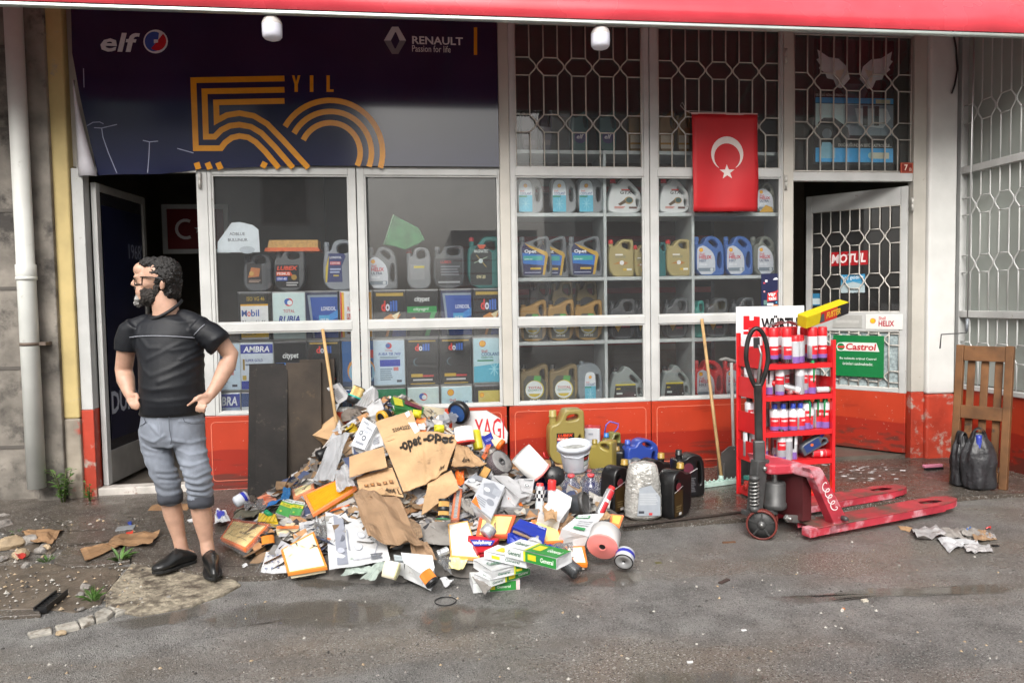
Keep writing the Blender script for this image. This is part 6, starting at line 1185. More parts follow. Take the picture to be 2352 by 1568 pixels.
stackbox('widest green and white carton in the middle of the stack', (190, 1190), (612, 1095), .094, .045, .20, [('r', .62, 1, 0, 1, '2f8a3c'), ('r', .6, .64, 0, 1, 'd4d42c'), ('t', 'General', .1, .55, .3, .6, '3c6c58', .03, .15), ('r', .66, .82, .3, .6, 'd8cc2c')])
stackbox('slim white carton under the top green one', (105, 950), (590, 1062), .142, .04, .12, GENW)
stackbox('topmost green and white carton of the front stack', (342, 925), (932, 1078), .186, .055, .13, GENO)
sheet('card_scrap', 'brown card tongue sticking out of the carton stack', 'card', Z6, [(-30, 1150), (60, 1165), (190, 1270), (110, 1350)], M_card, .06, .008, .004)
# right front
panel('curved cream filter with orange edge behind the blue carton', Z6, [(640, 505), (960, 560), (1010, 750), (800, 770)], 'f0803c', 'f2dc94', lift=.04, n=20, rim=.016)
carton('filter_carton', 'torn dark blue carton with brown lining', Z6, [(515, 492), (818, 590), (800, 765), (430, 590)], .06, mat('blue_card'), [('t', 'Filtuda', .70, .96, .72, .86, 'c8d0f0', .02)], lift=.12)
sheet('corrugated_lining', 'brown corrugated lining spilling from the blue carton', 'cardboard', Z6, [(440, 605), (800, 765), (790, 790), (430, 640)], mat('fluted_card'), .10, .006, .006)
sheet('blue_flap', 'crumpled dark blue carton flap with white end', 'card', Z6, [(375, 640), (560, 700), (640, 830), (365, 770)], mat('blue_card'), .07, .02)
sheet('blue_flap', 'pointed blue card flap right of the silver filter', 'card', Z6, [(745, 765), (860, 790), (1000, 845), (830, 880)], mat('blue_card'), .06, .012)
cyl('oil_filter', 'silver spin-on filter showing its holed base plate', Z6, (668, 815), (700, 770), 92, [('plate', steelb, [(.22, .08), (.25, 0), (.6, -.02), (.95, 0), (1, .05)]), ('hole', M_dark, [(0, .1), (.24, .09)]), ('can', plas('d8dadc'), [(1, .05), (1, 1), (0, 1)])], lift=.08, fore=1)
carton('filter_carton', 'white open carton stuffed with brown paper', Z6, [(880, 245), (1085, 370), (975, 530), (740, 430)], .10, M_paper, None, lift=.10, open_top=True)
sheet('brown_paper', 'crumpled brown paper in the white open carton', 'paper', Z6, [(770, 340), (900, 400), (950, 480), (800, 500)], CB[1], .14, .03, .003)
sheet('orange_film', 'grey-brown crumpled wrapper left of the white carton', 'plastic bag', Z6, [(955, 560), (1100, 450), (1130, 480), (980, 640)], CB[2], .06, .03, .003)
carton('filter_carton', 'white carton with green label at the right front', Z6, [(1165, 455), (1480, 440), (1300, 680), (1000, 610)], .11, M_paper, [('r', .05, .55, .72, .86, '3a9058'), ('r', .1, .5, .75, .83, 'e0e8e4'), ('r', .3, .75, .08, .2, '3a9058'), ('l', .25, .8, .3, .6, 3, 'c8ccd0')], lift=.12)
sheet('brown_paper', 'triangle of brown paper on the right white carton', 'paper', Z6, [(1500, 402), (1560, 470), (1500, 500), (1420, 510)], CB[1], .15, .01, .003)
panel('small orange framed filter behind the big pink-ended one', Z6, [(1545, 440), (1702, 452), (1660, 570), (1540, 540)], 'f08a50', 'f4c060', lift=.10, n=14, rim=.014)
panel('white pleated filter in an orange frame by the pink-ended filter', Z6, [(1000, 800), (1250, 805), (1290, 1000), (1130, 1010)], 'f08428', 'f0eadc', lift=.05, n=18, rim=.016)
sheet('plastic_wrap', 'clear film spread under the white and orange pleated filter', 'plastic bag', Z6, [(870, 780), (1110, 760), (1130, 960), (900, 960)], M_film, .05, .02, .0006, n=10)
cyl('air_filter', 'big white round air filter with pink end and centre hole', Z6, (1450, 820), (1492, 660), 172, [('pink_end', pink, [(.2, .02), (.26, -.02), (.3, .0), (.92, 0), (1, .03), (1.0, .08)]), ('hole', M_dark, [(0, .05), (.2, .03)]), ('filter_media', mat('white_wrap'), [(.99, .06), (.99, 1), (0, 1)])], lift=.13, cat='air filter', fore=1.0)
cyl('oil_filter', 'white and blue spin-on filter standing apart on the asphalt', Z6, (1695, 990), (1722, 880), 104, [('plate', steelb, [(.16, .1), (.2, 0), (.55, .02), (.62, -.02), (.8, -.02), (.9, .01)]), ('hole', M_dark, [(0, .1), (.17, .08)]), ('seal', blk, [(.88, .0), (.98, 0), (1, .03), (1, .08)]), ('can', plas('cfd4da'), [(1, .06), (1.02, .12), (1, .16), (1, .9), (.8, 1), (0, 1)]), ('blue_band', ink('2a30a0'), [(1.012, .42), (1.012, .7)])], lift=.07, fore=1.1)
cyl('oil_filter', 'dark oil filter in clear wrap rolled out on the asphalt', Z6, (1165, 1112), (1035, 1005), 74, [('can', plas('3a3c40'), [(0, 0), (.4, 0), (.45, .03), (.9, .02), (1, .08), (1, .95), (.8, 1), (0, 1)])], lift=.05, fore=.8, film=True)
# ================================================================ boards, handles and jugs along the red base
M_plank = mat('dark_oily_board', (.010, .008, .007), .8, var=.5, scale=6, dirt=((.06, .048, .036), .34, 16), bump=.3, bscale=30)
M_plank2 = mat('worn_brown_board', (.036, .026, .018), .8, var=.35, scale=6, dirt=((.10, .065, .035), .25, 5), bump=.3, bscale=30)
def lean(name, label, cat, b, t_, w_, th, m, group=None):
    """plank from base centre b to top centre t_"""
    z = t_-b; T = frameT(b, (1, 0, 0), z); o = thing(name, label, cat, T=T, group=group)
    mb = MB(); mb.box(-w_/2, w_/2, 0, th, 0, z.length, m); mb.build('plank', o, bev=.003); 
    return o
PG = 'dark boards leaning on the red base'
b0 = gp(606, 1140, GZ); lean('board', 'rear dark board, leftmost of the leaning boards', 'board', b0+V((0, .06, 0)), fp(599, 835, -.03), .265, .022, M_plank, PG)
lean('board', 'front black board, left pair of the leaning boards', 'board', b0+V((.05, .0, 0)), fp(612, 839, -.058)+V((0, 0, 0)), .235, .022, M_plank, PG)
b1 = gp(700, 1128, GZ)+V((0, -.03, 0)); lean('board', 'brown board with pale worn face beside the heap', 'board', b1, fp(692, 832, -.058), .27, .022, M_plank2, PG)
lean('board', 'rear brown board half hidden behind the worn one', 'board', b1+V((.10, .06, 0)), fp(708, 826, -.03), .27, .022, M_plank2, PG)
M_wood = mat('broom_wood', (.42, .27, .12), .55, var=.2, scale=8, dirt=((.16, .09, .04), .3, 10))
def stick(name, label, cat, a, q, r, m, zend=GZ):
    d = q-a; e = a+d*((zend+r-a.z)/d.z); t = thing(name, label, cat, tuple(e)); mb = MB(); mb.tube([a-e, (a-e)*.5, V((0, 0, 0))], r, m, 10); mb.build('handle', t); return t, e
stick('wooden_pole', 'loose wooden pole leaning beside the dark boards', 'pole', fp(741, 756, -.016), fp(766, 925, -.14), .013, M_wood)
t, e = stick('push_broom', 'broom with long wooden handle and pale turquoise head', 'broom', fp(1612, 733, -.016), fp(1656, 1088, -.56), .0135, M_wood, GZ+.05)
M_turq = mat('turquoise_plastic', (.45, .62, .56), .5, var=.15, scale=20, dirt=((.2, .2, .18), .2, 12))
a, b = gp(1604, 1120, GZ)-e, gp(1696, 1108, GZ)-e; ax = (b-a).normalized()
mb = MB(); T = frameT(a, ax, (0, 0, 1)); L_ = (b-a).length
mb.box(0, L_, -.03, .03, .004, .032, M_turq, T); 
for k in range(9): mb.tube([T@V((L_*(k+.3)/9.2, 0, .03)), T@V((L_*(k+.55)/9.2, 0, .05)), T@V((L_*(k+.8)/9.2, 0, .03))], .005, M_turq, 6)
mb.tube([V((0, 0, .0)), V((0, 0, -.03))], .02, M_turq, 10); mb.build('head', t)
mb = MB(); mb.box(0.0, L_, -.026, .026, -.028, .006, mat('rubber_strip', (.03, .03, .03), .6), T); mb.build('rubber', t)
# dust pan with upright handle
p = gp(1690, 1104, GZ); dp_ = thing('dustpan', 'dark dustpan with upright pale handle beside the broom', 'dustpan', tuple(p)); mgp = mat('dustpan_grey', (.07, .07, .068), .5, var=.2)
top = fp(1680, 832, p.y+.20)-p
mb = MB(); mb.prism([(-.12, 0), (.12, 0), (.13, .10), (.10, .22), (.04, .27), (-.04, .27), (-.10, .22), (-.13, .10)], .03, .05, mgp)
for sx in (-1, 1): mb.box(sx*.125-.008, sx*.125+.008, -.07, .049, .0, .16, mgp)
mb.box(-.12, .12, -.075, .05, .0, .008, mgp); mb.build('pan', dp_, bev=.006)
mh2 = mat('pale_handle', (.45, .45, .43), .5, var=.15)
mb = MB(); mb.tube([V((0, .04, .24)), top], .0125, mh2, 10); mb.build('handle', dp_)
mb = MB(); mb.tube([top+V((-.10, 0, .02)), top+V((-.05, 0, .03)), top+V((0, 0, .012)), top+V((.035, 0, .005))], [.012, .015, .018, .014], mat('grip_grey', (.20, .20, .19), .5), 10); mb.build('grip', dp_)
# ---- jugs and cans standing by the wall
GJ = 'jugs and cans standing in front of the red base'
# hidden carton that carries the back row
p = gp(1300, 1110, GZ); hb = thing('brown_carton', 'low brown carton under the gold jugs by the red base', 'carton', (1.30, -.24, GZ), group=GJ)
mb = MB(); mb.box(-.30, .34, -.13, .13, 0, .15, CB[1]); mb.build('box', hb, bev=.004)
zc = GZ+.15
a = fp(1258, 1000, -.24); b = fp(1338, 1000, -.24)
jug('primus', TR((a.x+b.x)/2, -.24, zc), b.x-a.x, FZ(1300, 938, -.24)-zc, .17, '8a7c44', '9a8c50', 'tall gold jug with orange lettered label by the red base', GJ, LBO, (.20, .70, .30, .58), capr=.03, caph=.05)
t = thing('oil_can', 'square white and red tin beside the tall gold jug', 'tin', (FX(1360, 1000, -.2), -.2, zc), (0, 0, R(-18)), group=GJ)
h_ = FZ(1360, 979, -.2)-zc
mb = MB(); mb.box(-.066, .066, -.05, .05, 0, h_, mat('tin_white', (.55, .56, .60), .35, .2, var=.1)); mb.build('body', t, bev=.008)
mb = MB(); mb.box(-.067, .067, -.051, .051, h_-.006, h_+.002, mat('tin_red_top', (.38, .04, .05), .4)); mb.lathe([(.022, h_), (.022, h_+.012), (0, h_+.012)], mat('tin_red_top'), 14, TR(-.02, 0, 0)); mb.build('lid', t)
mb = MB(); paint(mb, [('l', .15, .7, .1, .7, 7, 'a8acb8'), ('p', [(.0, .5), (.1, .9), (.0, 1)], '30343c'), ('r', .3, .6, .8, .86, '8a8e96')], -.062, .062, .01, h_-.01, -.0515); mb.build('print', t)
def gjug(kind, px, pybase, rz, w_, h_, d_, col, cap, label, ops=None, lab=None, **k):
    p = gp(px, pybase, GZ); return jug(kind, TR(p.x, p.y, p.z, 0, 0, R(rz)), w_, h_, d_, col, cap, label, GJ, ops, lab, **k)
def at(px, py, Y, z): p = fp(px, py, Y); return V((p.x, Y, z))
p = at(1384, 1060, -.42, GZ); 
t = thing('brown_carton', 'flat brown carton among the jugs', 'carton', (1.62, -.5, GZ), (0, 0, R(4)), group=GJ); mb = MB(); mb.box(-.24, .30, -.13, .13, 0, .12, CB[1]); mb.build('box', t, bev=.004)
zc2 = GZ+.12
J = lambda kind, px, Y, z, rz, w_, h_, d_, col, cap, label, **k: jug(kind, TR(FX(px, 1080, Y), Y, z, 0, 0, R(rz)), w_, h_, d_, col, cap, label, GJ, **k)
J('edge', 1385, -.50, zc2, -38, .20, .25, .12, '8c7e3e', '8a7a34', 'dull gold jug right of the white bucket', capr=.02)
J('quartz', 1422, -.46, zc2, 60, .18, .20, .11, '141414', '8a7038', 'small black jug behind the gold one')
t = J('helix', 1470, -.50, zc2, 12, .27, .25, .12, '2c4494', '3c54a8', 'blue plastic watering jug against the red panel', capr=.022)
J('edge', 1404, -.30, zc2, 20, .13, .27, .10, '6c6a3c', '2a70b8', 'bottle with bright blue cap behind the gold jug', capr=.02)
t = thing('wire_handle', 'purple wire loop handle sticking up behind the gold jug', 'handle', tuple(at(1404, 1030, -.30, zc2+.26)))
mb = MB(); mb.tube([(-.055, 0, .0), (-.04, 0, .07), (-.01, 0, .095), (.06, 0, .075), (.055, 0, .04), (.02, 0, .0)], .006, plas('5a54a8'), 8); mb.build('loop', t)
BKO = [('p', [(0, 0), (1, 0), (1, .75), (.7, .95), (.2, 1), (0, .8)], '17171a'), ('e', .5, .76, .28, '5c2a38'), ('s', [(0, .55), (.5, .62), (1, .75)], .03, 'd0d0d0'), ('l', .1, .9, .08, .5, 9, '5c5c60'), ('r', .1, .4, .04, .1, 'c0c0c0')]
BKG = [('r', 0, 1, 0, .7, '3c2e18'), ('e', .5, .8, .3, '6a2c34'), ('s', [(0, .66), (1, .8)], .04, 'c8c8c8'), ('l', .2, .8, .1, .3, 3, '6a5a3c'), ('r', .5, .8, .02, .09, 'c8c8c8')]
gld = '9a7c34'
BJ = lambda px, py, rz, label, cap=gld, ops=BKG, lab=(.06, .5, .06, .75), w_=.225, h_=.345, d_=.125: gjug('black', px, py, rz, w_, h_, d_, '131314', cap, label, ops, lab, capr=.024, caph=.035, flip=rz < -90)
BJ(1420, 1172, -147, 'front black jug with gold cap left of the foil-wrapped one')
BJ(1550, 1183, -143, 'front black jug with gold cap right of the foil-wrapped one')
BJ(1502, 1152, -158, 'middle black jug with gold cap behind the foil-wrapped one')
BJ(1578, 1138, 10, 'rear black jug with large dark label at right end', '1c1c1c', BKO, (.05, .72, .06, .8))
J('lubex', 1457, -.62, GZ, 5, .10, .24, .08, '5c6064', '54585c', 'slim grey bottle between the blue and black jugs', capr=.022)
# foil-wrapped jug
p = gp(1477, 1190, GZ); t = thing('wrapped_jug', 'oil jug wrapped in crinkled silvery film standing in front', 'wrapped jug', tuple(p), (0, 0, R(-8)), group=GJ)
mb = MB(); n, mm = 28, 30; vs_ = []
prf = [(0, .62), (.05, .97), (.15, 1), (.4, .98), (.6, .93), (.8, .86), (.93, .74), (.985, .5), (1.0, .0)]
for j in range(mm+1):
    v = j/mm
    for a_, b_ in zip(prf, prf[1:]):
        if a_[0] <= v <= b_[0]: s_ = lerp(a_[1], b_[1], (v-a_[0])/(b_[0]-a_[0])); break
    for i in range(n):
        a = 2*pi*i/n; cx_, cy_ = cos(a), sin(a); q = (abs(cx_)**2.6+abs(cy_)**2.6)**(-1/2.6)
        k = 1+.03*NZ.noise(V((cx_*4, cy_*4, v*9)))+rnd.uniform(-.012, .012)
        vs_.append((.122*s_*q*cx_*k, .075*s_*q*cy_*k, v*.385))
fs_ = [(j*n+i, j*n+(i+1) % n, (j+1)*n+(i+1) % n, (j+1)*n+i) for j in range(mm) for i in range(n)]
M_foil = mat('silver_film', (.52, .51, .48), .2, .45, var=.3, scale=16, bump=.9, bscale=45)
mb.add(vs_, fs_, M_foil); mb.build('wrapping', t)
mb = MB(); paint(mb, [('p', [(.0, 0), (1, 0), (1, .6), (.6, 1), (.1, .9)], '9aa0a8'), ('l', .1, .9, .35, .75, 7, 'b4b8bc'), ('r', .06, .3, .08, .16, '3c4048'), ('r', .5, .65, .02, .1, 'c04040')], -.05, .10, .04, .24, -.079); mb.build('label_print', t)
# white bucket on the pack of blue bottles
pk = thing('bottle_pack', 'shrink-wrapped pack of dark blue bottles with red caps', 'bottle pack', (FX(1332, 1120, -.98), -.98, GZ), (0, 0, R(-6)), group=GJ)
mblu = mat('blue_liquid', (.012, .014, .07), .12, var=.2, coat=.5)
k = 0
for iy in range(2):
    for ix in range(4):
        x, y = -.205+ix*.137, -.07+iy*.14; mb = MB()
        mb.lathe([(0, .004), (.058, .004), (.064, .015), (.064, .17), (.052, .215), (.026, .24), (.022, .262)], mblu, 18, TR(x, y, 0)); mb.build('bottle', pk)
        mb = MB(); mb.lathe([(.023, .262), (.026, .262), (.026, .285), (.02, .288), (0, .288)], plas('d84a50'), 14, TR(x, y, 0)); mb.build('cap', pk)
mb = MB(); vs_ = []; N_ = 12
def wrap(u, v):                                    # film over the pack: u across, v around
    x = lerp(-.275, .275, u)
    ang = [(-.140, .02), (-.142, .16), (-.10, .25), (-.07, .296), (0, .262), (.07, .296), (.10, .25), (.142, .16), (.140, .02)]
    i = min(7, int(v*8)); f = v*8-i; y = lerp(ang[i][0], ang[i+1][0], f); z = lerp(ang[i][1], ang[i+1][1], f)
    e = 1-.06*(abs(u-.5) > .45); return (x, y*e+rnd.uniform(-.004, .004), z*e-.03*(abs(u-.5) > .42)*(z > .2)+rnd.uniform(-.003, .005))
mb.add([wrap(i/N_, j/16) for j in range(17) for i in range(N_+1)], [(j*(N_+1)+i, j*(N_+1)+i+1, (j+1)*(N_+1)+i+1, (j+1)*(N_+1)+i) for j in range(16) for i in range(N_)], M_film, True); mb.build('film', pk)
mb = MB(); paint(mb, [('r', 0, 1, 0, 1, '9ab4d0'), ('t', 'CAM', .2, .8, .3, .7, '2c3c7c', .02)], -.24, -.17, .05, .12, -.146); mb.build('label_print', pk)
pk.scale = (1, 1, .84); p = at(1322, 1087, -.94, GZ+.252); bk_ = thing('white_bucket', 'white plastic bucket with open grey content beside the gold jug', 'bucket', T=TR(p.x, p.y, p.z, R(8), R(-5), 0) , group=GJ)
mbk = mat('bucket_white', (.60, .64, .70), .4, var=.06, scale=9, dirt=((.4, .4, .4), .15, 14)); hb_ = .185; r0, r1 = .085, .107
mb = MB(); mb.lathe([(0, 0), (r0-.004, 0), (r0, .004), (r1, hb_)], mbk, 40); mb.lathe([(r1, hb_-.028), (r1+.014, hb_-.028), (r1+.015, hb_-.004), (r1+.010, hb_+.006), (r1-.002, hb_+.006), (r1-.006, hb_-.03), (r1-.02, .135)], mbk, 40); mb.build('body', bk_)
mb = MB(); mb.lathe([(0, .150), (r1-.012, .150)], mat('bucket_content', (.28, .28, .26), .7, var=.3, scale=30), 40); mb.build('content', bk_)
mb = MB(); a0 = R(-62)
for k_, (z0, z1, c_) in enumerate(((.02, .13, '2c4a3c'), (.05, .08, 'b8c4c0'), (.09, .11, 'a03030'), (.022, .045, 'd0d4d8'))):
    rr_ = lambda z: lerp(r0, r1, z/hb_)+.0015+.0006*k_
    mb.add([(rr_(z)*cos(a0+.32*i), rr_(z)*sin(a0+.32*i), z) for z in (z0, z1) for i in range(4)], [(i, i+1, 5+i, 4+i) for i in range(3)], ink(c_), True)
mb.build('label_print', bk_)
mb = MB(); mb.tube([(-(r1+.016), 0, hb_-.03), (-.085, -.085, hb_-.05), (0, -(r1+.020), hb_-.058), (.085, -.085, hb_-.05), (r1+.016, 0, hb_-.03)], .003, mbk, 6); mb.build('bail', bk_)
# dark grey drum on its side, flask, black lamp, cans at the right foot of the heap
mdr = mat('grey_drum', (.055, .06, .068), .4, var=.15, dirt=((.14, .13, .12), .2, 10)); mdl = mat('drum_lid', (.06, .06, .06), .45, var=.3, dirt=((.16, .15, .14), .35, 14))
t = cyl('grey_drum', 'dark grey plastic drum lying on its side with open ribbed lid', Z3, (905, 1072), (640, 1120), 112, [('body', mdr, [(.98, .12), (.93, .5), (.88, .95), (.8, 1), (0, 1)]), ('lid', mdl, [(.94, .07), (.96, .0), (1.03, .0), (1.05, .16), (.98, .17)]), ('base', mdl, [(0, .09), (.95, .06)])], lift=.085, fore=1.0, cat='drum', n=36)
t['group'] = GJ
def can(name, label, cat, T, r, h_, bands, cap=None, group=GJ, n=18, parent=None, capr=.8, caph=.06, nozzle=None):
    """bands: (z0, z1, material) up the wall"""
    t = thing(name, label, cat, T=T, group=group); mb = MB()
    mb.lathe([(0, .001), (r*.92, .001), (r, .006), (r, h_*.94), (r*.7, h_), (0, h_)], mat('can_metal', (.55, .55, .56), .3, .7, var=.08), n); mb.build('can', t)
    mb = MB()
    ph = (len(label)*37) % 11*.12-.6-pi/2
    for z0, z1, m in bands:
        full = m.name in ('print_d8d8dc', 'print_9a9ca2', 'print_17181a', 'checkered_print'); hw = pi if full else 1.15; k = n if full else 8
        mb.add([(r*1.012*cos(ph+hw*(2*i/k-1)), r*1.012*sin(ph+hw*(2*i/k-1)), z*h_) for z in (z0, z1) for i in range(k+1)], [(i, i+1, k+2+i, k+1+i) for i in range(k)], m, True)
        if m.name == 'print_c82430': mb.add([(r*1.02*cos(ph+.7*(2*i/4-1)), r*1.02*sin(ph+.7*(2*i/4-1)), lerp(z0, z1, z)*h_) for z in (.55, .75) for i in range(5)], [(i, i+1, 6+i, 5+i) for i in range(4)], ink('e4c8c8'), True)
    mb.build('label_print', t)
    if cap:
        mb = MB(); mb.lathe([(r*capr, h_*.95), (r*capr, h_+caph*.85), (r*capr*.85, h_+caph), (0, h_+caph)], plas(cap), n)
        if nozzle: mb.tube([(0, 0, h_+caph*.9), (-r*.2, -r*.5, h_+caph*1.0), (-r*.3, -r*1.05, h_-.01), (-r*.35, -r*1.08, h_*.45)], [r*.42, r*.4, r*.26, r*.16], plas(cap), 8)
        mb.build('cap', t)
    return t
chk = bpy.data.materials.new('checkered_print'); chk.use_nodes = True; _t = chk.node_tree; _c = _t.nodes.new('ShaderNodeTexChecker'); _c.inputs['Scale'].default_value = 42; _c.inputs[1].default_value = (.7, .7, .7, 1); _c.inputs[2].default_value = (.02, .02, .03, 1)
_g = _t.nodes.new('ShaderNodeTexCoord'); _t.links.new(_g.outputs['Object'], _c.inputs[0]); _t.links.new(_c.outputs[0], _t.nodes['Principled BSDF'].inputs[0])
p = hp(*Z3(410, 1075), .05); can('spray_can', 'chequered can with red top at the right foot of the heap', 'can', TR(p.x, p.y, p.z-.06, R(-4), R(3), 0), .028, .17, [(.45, .85, chk), (.02, .44, ink('c8d0d4'))], 'c83030', caph=.012)
p = hp(*Z3(527, 1040), .05); can('spray_can', 'white can with big red cap beside the chequered one', 'can', TR(p.x, p.y, p.z-.06, 0, R(4), 0), .027, .13, [(.02, .9, ink('d0d0d4'))], 'd83434', capr=.98, caph=.055)
p = hp(*Z3(1030, 1080), .12); can('spray_can', 'red and white can leaning between drum and black jug', 'can', TR(p.x, p.y, p.z-.07, R(-20), R(35), 0), .027, .18, [(.05, .5, ink('c83038')), (.5, .6, ink('e0e0e0')), (.6, .95, ink('c83038'))], 'c83030', caph=.02)
p = hp(*Z3(575, 660), .10); t = thing('flask', 'clear flask of blue liquid with red cap and strap', 'bottle', (p.x, p.y+.06, p.z-.19), group=GJ)
mb = MB(); mb.lathe([(0, 0), (.07, .0), (.078, .015), (.078, .13), (.06, .17), (.03, .195), (.03, .21)], mblu, 24); mb.build('body', t)
mb = MB(); mb.lathe([(.031, .205), (.038, .205), (.038, .25), (.03, .255), (0, .255)], plas('d04048'), 18); mb.tube([(-.038, 0, .22), (-.075, 0, .235), (-.085, 0, .275)], .007, plas('d04048'), 6); mb.build('cap', t)
p = hp(*Z3(445, 790), .10); t = thing('flask', 'dark blue flask with red cap under the white tilted filter', 'bottle', (p.x, p.y, p.z-.18), group=GJ)
mb = MB(); mb.lathe([(0, 0), (.06, .0), (.068, .015), (.068, .11), (.05, .15), (.026, .17), (.026, .18)], mblu, 24); mb.build('body', t)
mb = MB(); mb.lathe([(.027, .178), (.034, .178), (.034, .21), (.026, .215), (0, .215)], plas('d04048'), 18); mb.build('cap', t)
p = hp(*Z3(575, 790), .16); t = thing('black_cap', 'round black plastic fitting with a spout before the bucket', 'fitting', T=frameT(p, (1, .1, .1), (.1, -.95, .35)), group=GJ)
mb = MB(); mb.lathe([(0, .03), (.05, .03), (.062, .015), (.066, -.02), (.05, -.05), (0, -.05)], M_black, 22); mb.build('body', t)
mb = MB(); mb.tube([(0, .05, 0), (.0, .085, .01), (-.01, .12, .0)], [.018, .010, .006], M_black, 8); mb.build('spout', t)
mb = MB(); mb.box(-.03, -.02, -.004, .004, .028, .045, M_black); mb.box(.02, .03, -.004, .004, .028, .045, M_black); mb.build('lug', t)
# ================================================================ red can rack
A_ = gp(1755, 1161, GZ); B_ = A_+V((.548, .062, 0))
ux = (B_-A_); RW = ux.length; RD = .34
RT = frameT(A_, ux, (0, 0, 1)); MR = mat('rack_red', (.62, .018, .022), .35, var=.08, coat=.2)
rk = thing('can_rack', 'bright red steel rack of spray cans behind the pallet truck', 'rack', T=RT)
nrm = V((RT[0][1], RT[1][1], RT[2][1]))
def rz_(px, py):                                    # height of a pixel on the rack's front face
    d = ray(px, py); t_ = (A_-CAM).dot(nrm)/d.dot(nrm); return (CAM+d*t_).z-GZ
sh = [rz_(1837, y) for y in (835, 907, 989, 1057)]; ztop = rz_(1916, 780)
for x, y in ((0, 0), (RW, 0), (0, RD), (RW, RD)):
    zt = ztop if x else ztop+.05
    mb = MB(); mb.box(x-.012, x+.012, y-.003, y+.003, 0, zt, MR); mb.box(*(sorted((x-.012*(1 if x else -1), x-.006*(1 if x else -1)))), *sorted((y, y+.022*(1 if y == 0 else -1))), 0, zt, MR); mb.build('post', rk)
for z in sh+[.06]:
    mb = MB(); mb.box(.014, RW-.014, .004, RD-.004, z-.006, z-.002, MR); mb.box(.014, RW-.014, -.001, .003, z-.034, z+.0, MR); mb.box(.014, RW-.014, RD-.003, RD+.001, z-.03, z, MR)
    mb.build('shelf', rk)
    if z != .06:
        for x in (0, RW):
            mb = MB(); mb.box(x-.002, x+.002, .004, RD-.004, z-.03, z+.115, MR); mb.build('side_plate', rk)
    else:
        for x in (0, RW): mb = MB(); mb.box(x-.002, x+.002, .004, RD-.004, z-.045, z, MR); mb.build('side_rail', rk)
# sign board at the back
t = thing('rack_sign', 'white sign board with bold black name on top of the red rack', 'sign', T=RT @ MX.Translation((-.01, RD+.004, ztop-.18)))
mb = MB(); mb.box(0, RW*1.02, 0, .006, 0, .42, ink('dfe3e6')); mb.build('board', t)
mb = MB(); paint(mb, [('p', [(.10, .60), (.34, .60), (.34, .82), (.25, .83), (.25, .76), (.19, .76), (.19, .84), (.10, .84)], 'c41c24'), ('r', .10, .34, .52, .57, 'c41c24'), ('t', 'WÜRTH', .36, .90, .57, .84, '15171a', .04)], 0, RW*1.02, 0, .42, -.001); mb.build('print', t)
# cans
lbl = {'w': ink('d8d8dc'), 'r': ink('c82430'), 'p': ink('7a5aa0'), 'g': ink('9a9ca2'), 'k': ink('17181a'), 's': ink('b4b8bc')}
KIND = { # bands, cap colour, radius, height, nozzle, words
 'S': ([(.02, .16, 'k'), (.16, .3, 'p'), (.3, .62, 'r'), (.62, .95, 'w')], 'd02028', .031, .195, 0, 'red-capped spray can', .98, .055),
 's': ([(.02, .3, 'p'), (.3, .95, 's')], 'd02028', .028, .16, 0, 'short red-capped silver can', .9, .035),
 'B': ([(.02, .2, 'p'), (.2, .6, 'r'), (.6, .9, 'w')], '2c44a8', .030, .155, 0, 'white bottle with blue cap', .55, .035),
 'G': ([(.02, .25, 'p'), (.25, .7, 'r'), (.7, .95, 'w')], '1c8a50', .027, .19, 1, 'can with green spout', .62, .04),
 'K': ([(.02, .15, 'p'), (.15, .4, 'g'), (.4, .7, 'r'), (.7, .95, 'w')], '17181a', .029, .19, 0, 'silver and red can with black cap', .7, .03),
 'N': ([(.02, .3, 'p'), (.3, .6, 's'), (.6, .95, 'w')], '17181a', .027, .18, 1, 'silver can with black spout', .62, .04),
 'g': ([(.02, .7, 'g'), (.7, .95, 'w')], '2a2c30', .029, .19, 0, 'grey can with dark cap', .65, .02)}
ROWS = [('top', [(.07, .20, 'S'), (.17, .24, 'S'), (.27, .12, 'S'), (.30, .26, 'S'), (.40, .07, 'S'), (.50, .05, 's'), (.585, .08, 's'), (.67, .13, 's'), (.76, .06, 'S'), (.83, .20, 'S'), (.93, .08, 'S'), (.48, .2, 'S'), (.6, .24, 'S'), (.72, .26, 'S')]),
        ('second', [(.06, .25, 'K'), (.16, .22, 'N'), (.29, .06, 'K'), (.36, .2, 'g'), (.47, .24, 'N'), (.565, .05, 'g'), (.655, .08, 'K'), (.74, .05, 'G'), (.80, .2, 'G'), (.9, .18, 'K'), (.62, .22, 'g'), (.20, .11, 'N'), (.38, .13, 'g'), (.46, .14, 'K')]),
        ('third', [(.06, .24, 'K'), (.14, .2, 'K'), (.24, .08, 'B'), (.34, .06, 'B'), (.47, .05, 'B'), (.575, .05, 'B'), (.675, .06, 'G'), (.745, .08, 'B'), (.86, .08, 'G'), (.94, .05, 'G'), (.3, .25, 'g'), (.45, .24, 'K'), (.58, .24, 'N'), (.72, .24, 'K'), (.84, .22, 'g')]),
        ('bottom', [(.04, .25, 'N'), (.11, .2, 'K'), (.18, .16, 'N'), (.22, .25, 'K'), (.30, .05, 'K'), (.395, .05, 'g'), (.485, .06, 'N'), (.42, .22, 'g'), (.55, .2, 'g'), (.66, .22, 'K'), (.78, .24, 'g'), (.34, .14, 'K'), (.45, .145, 'g'), (.56, .14, 'K')])]
RG = 'cans on the red rack'
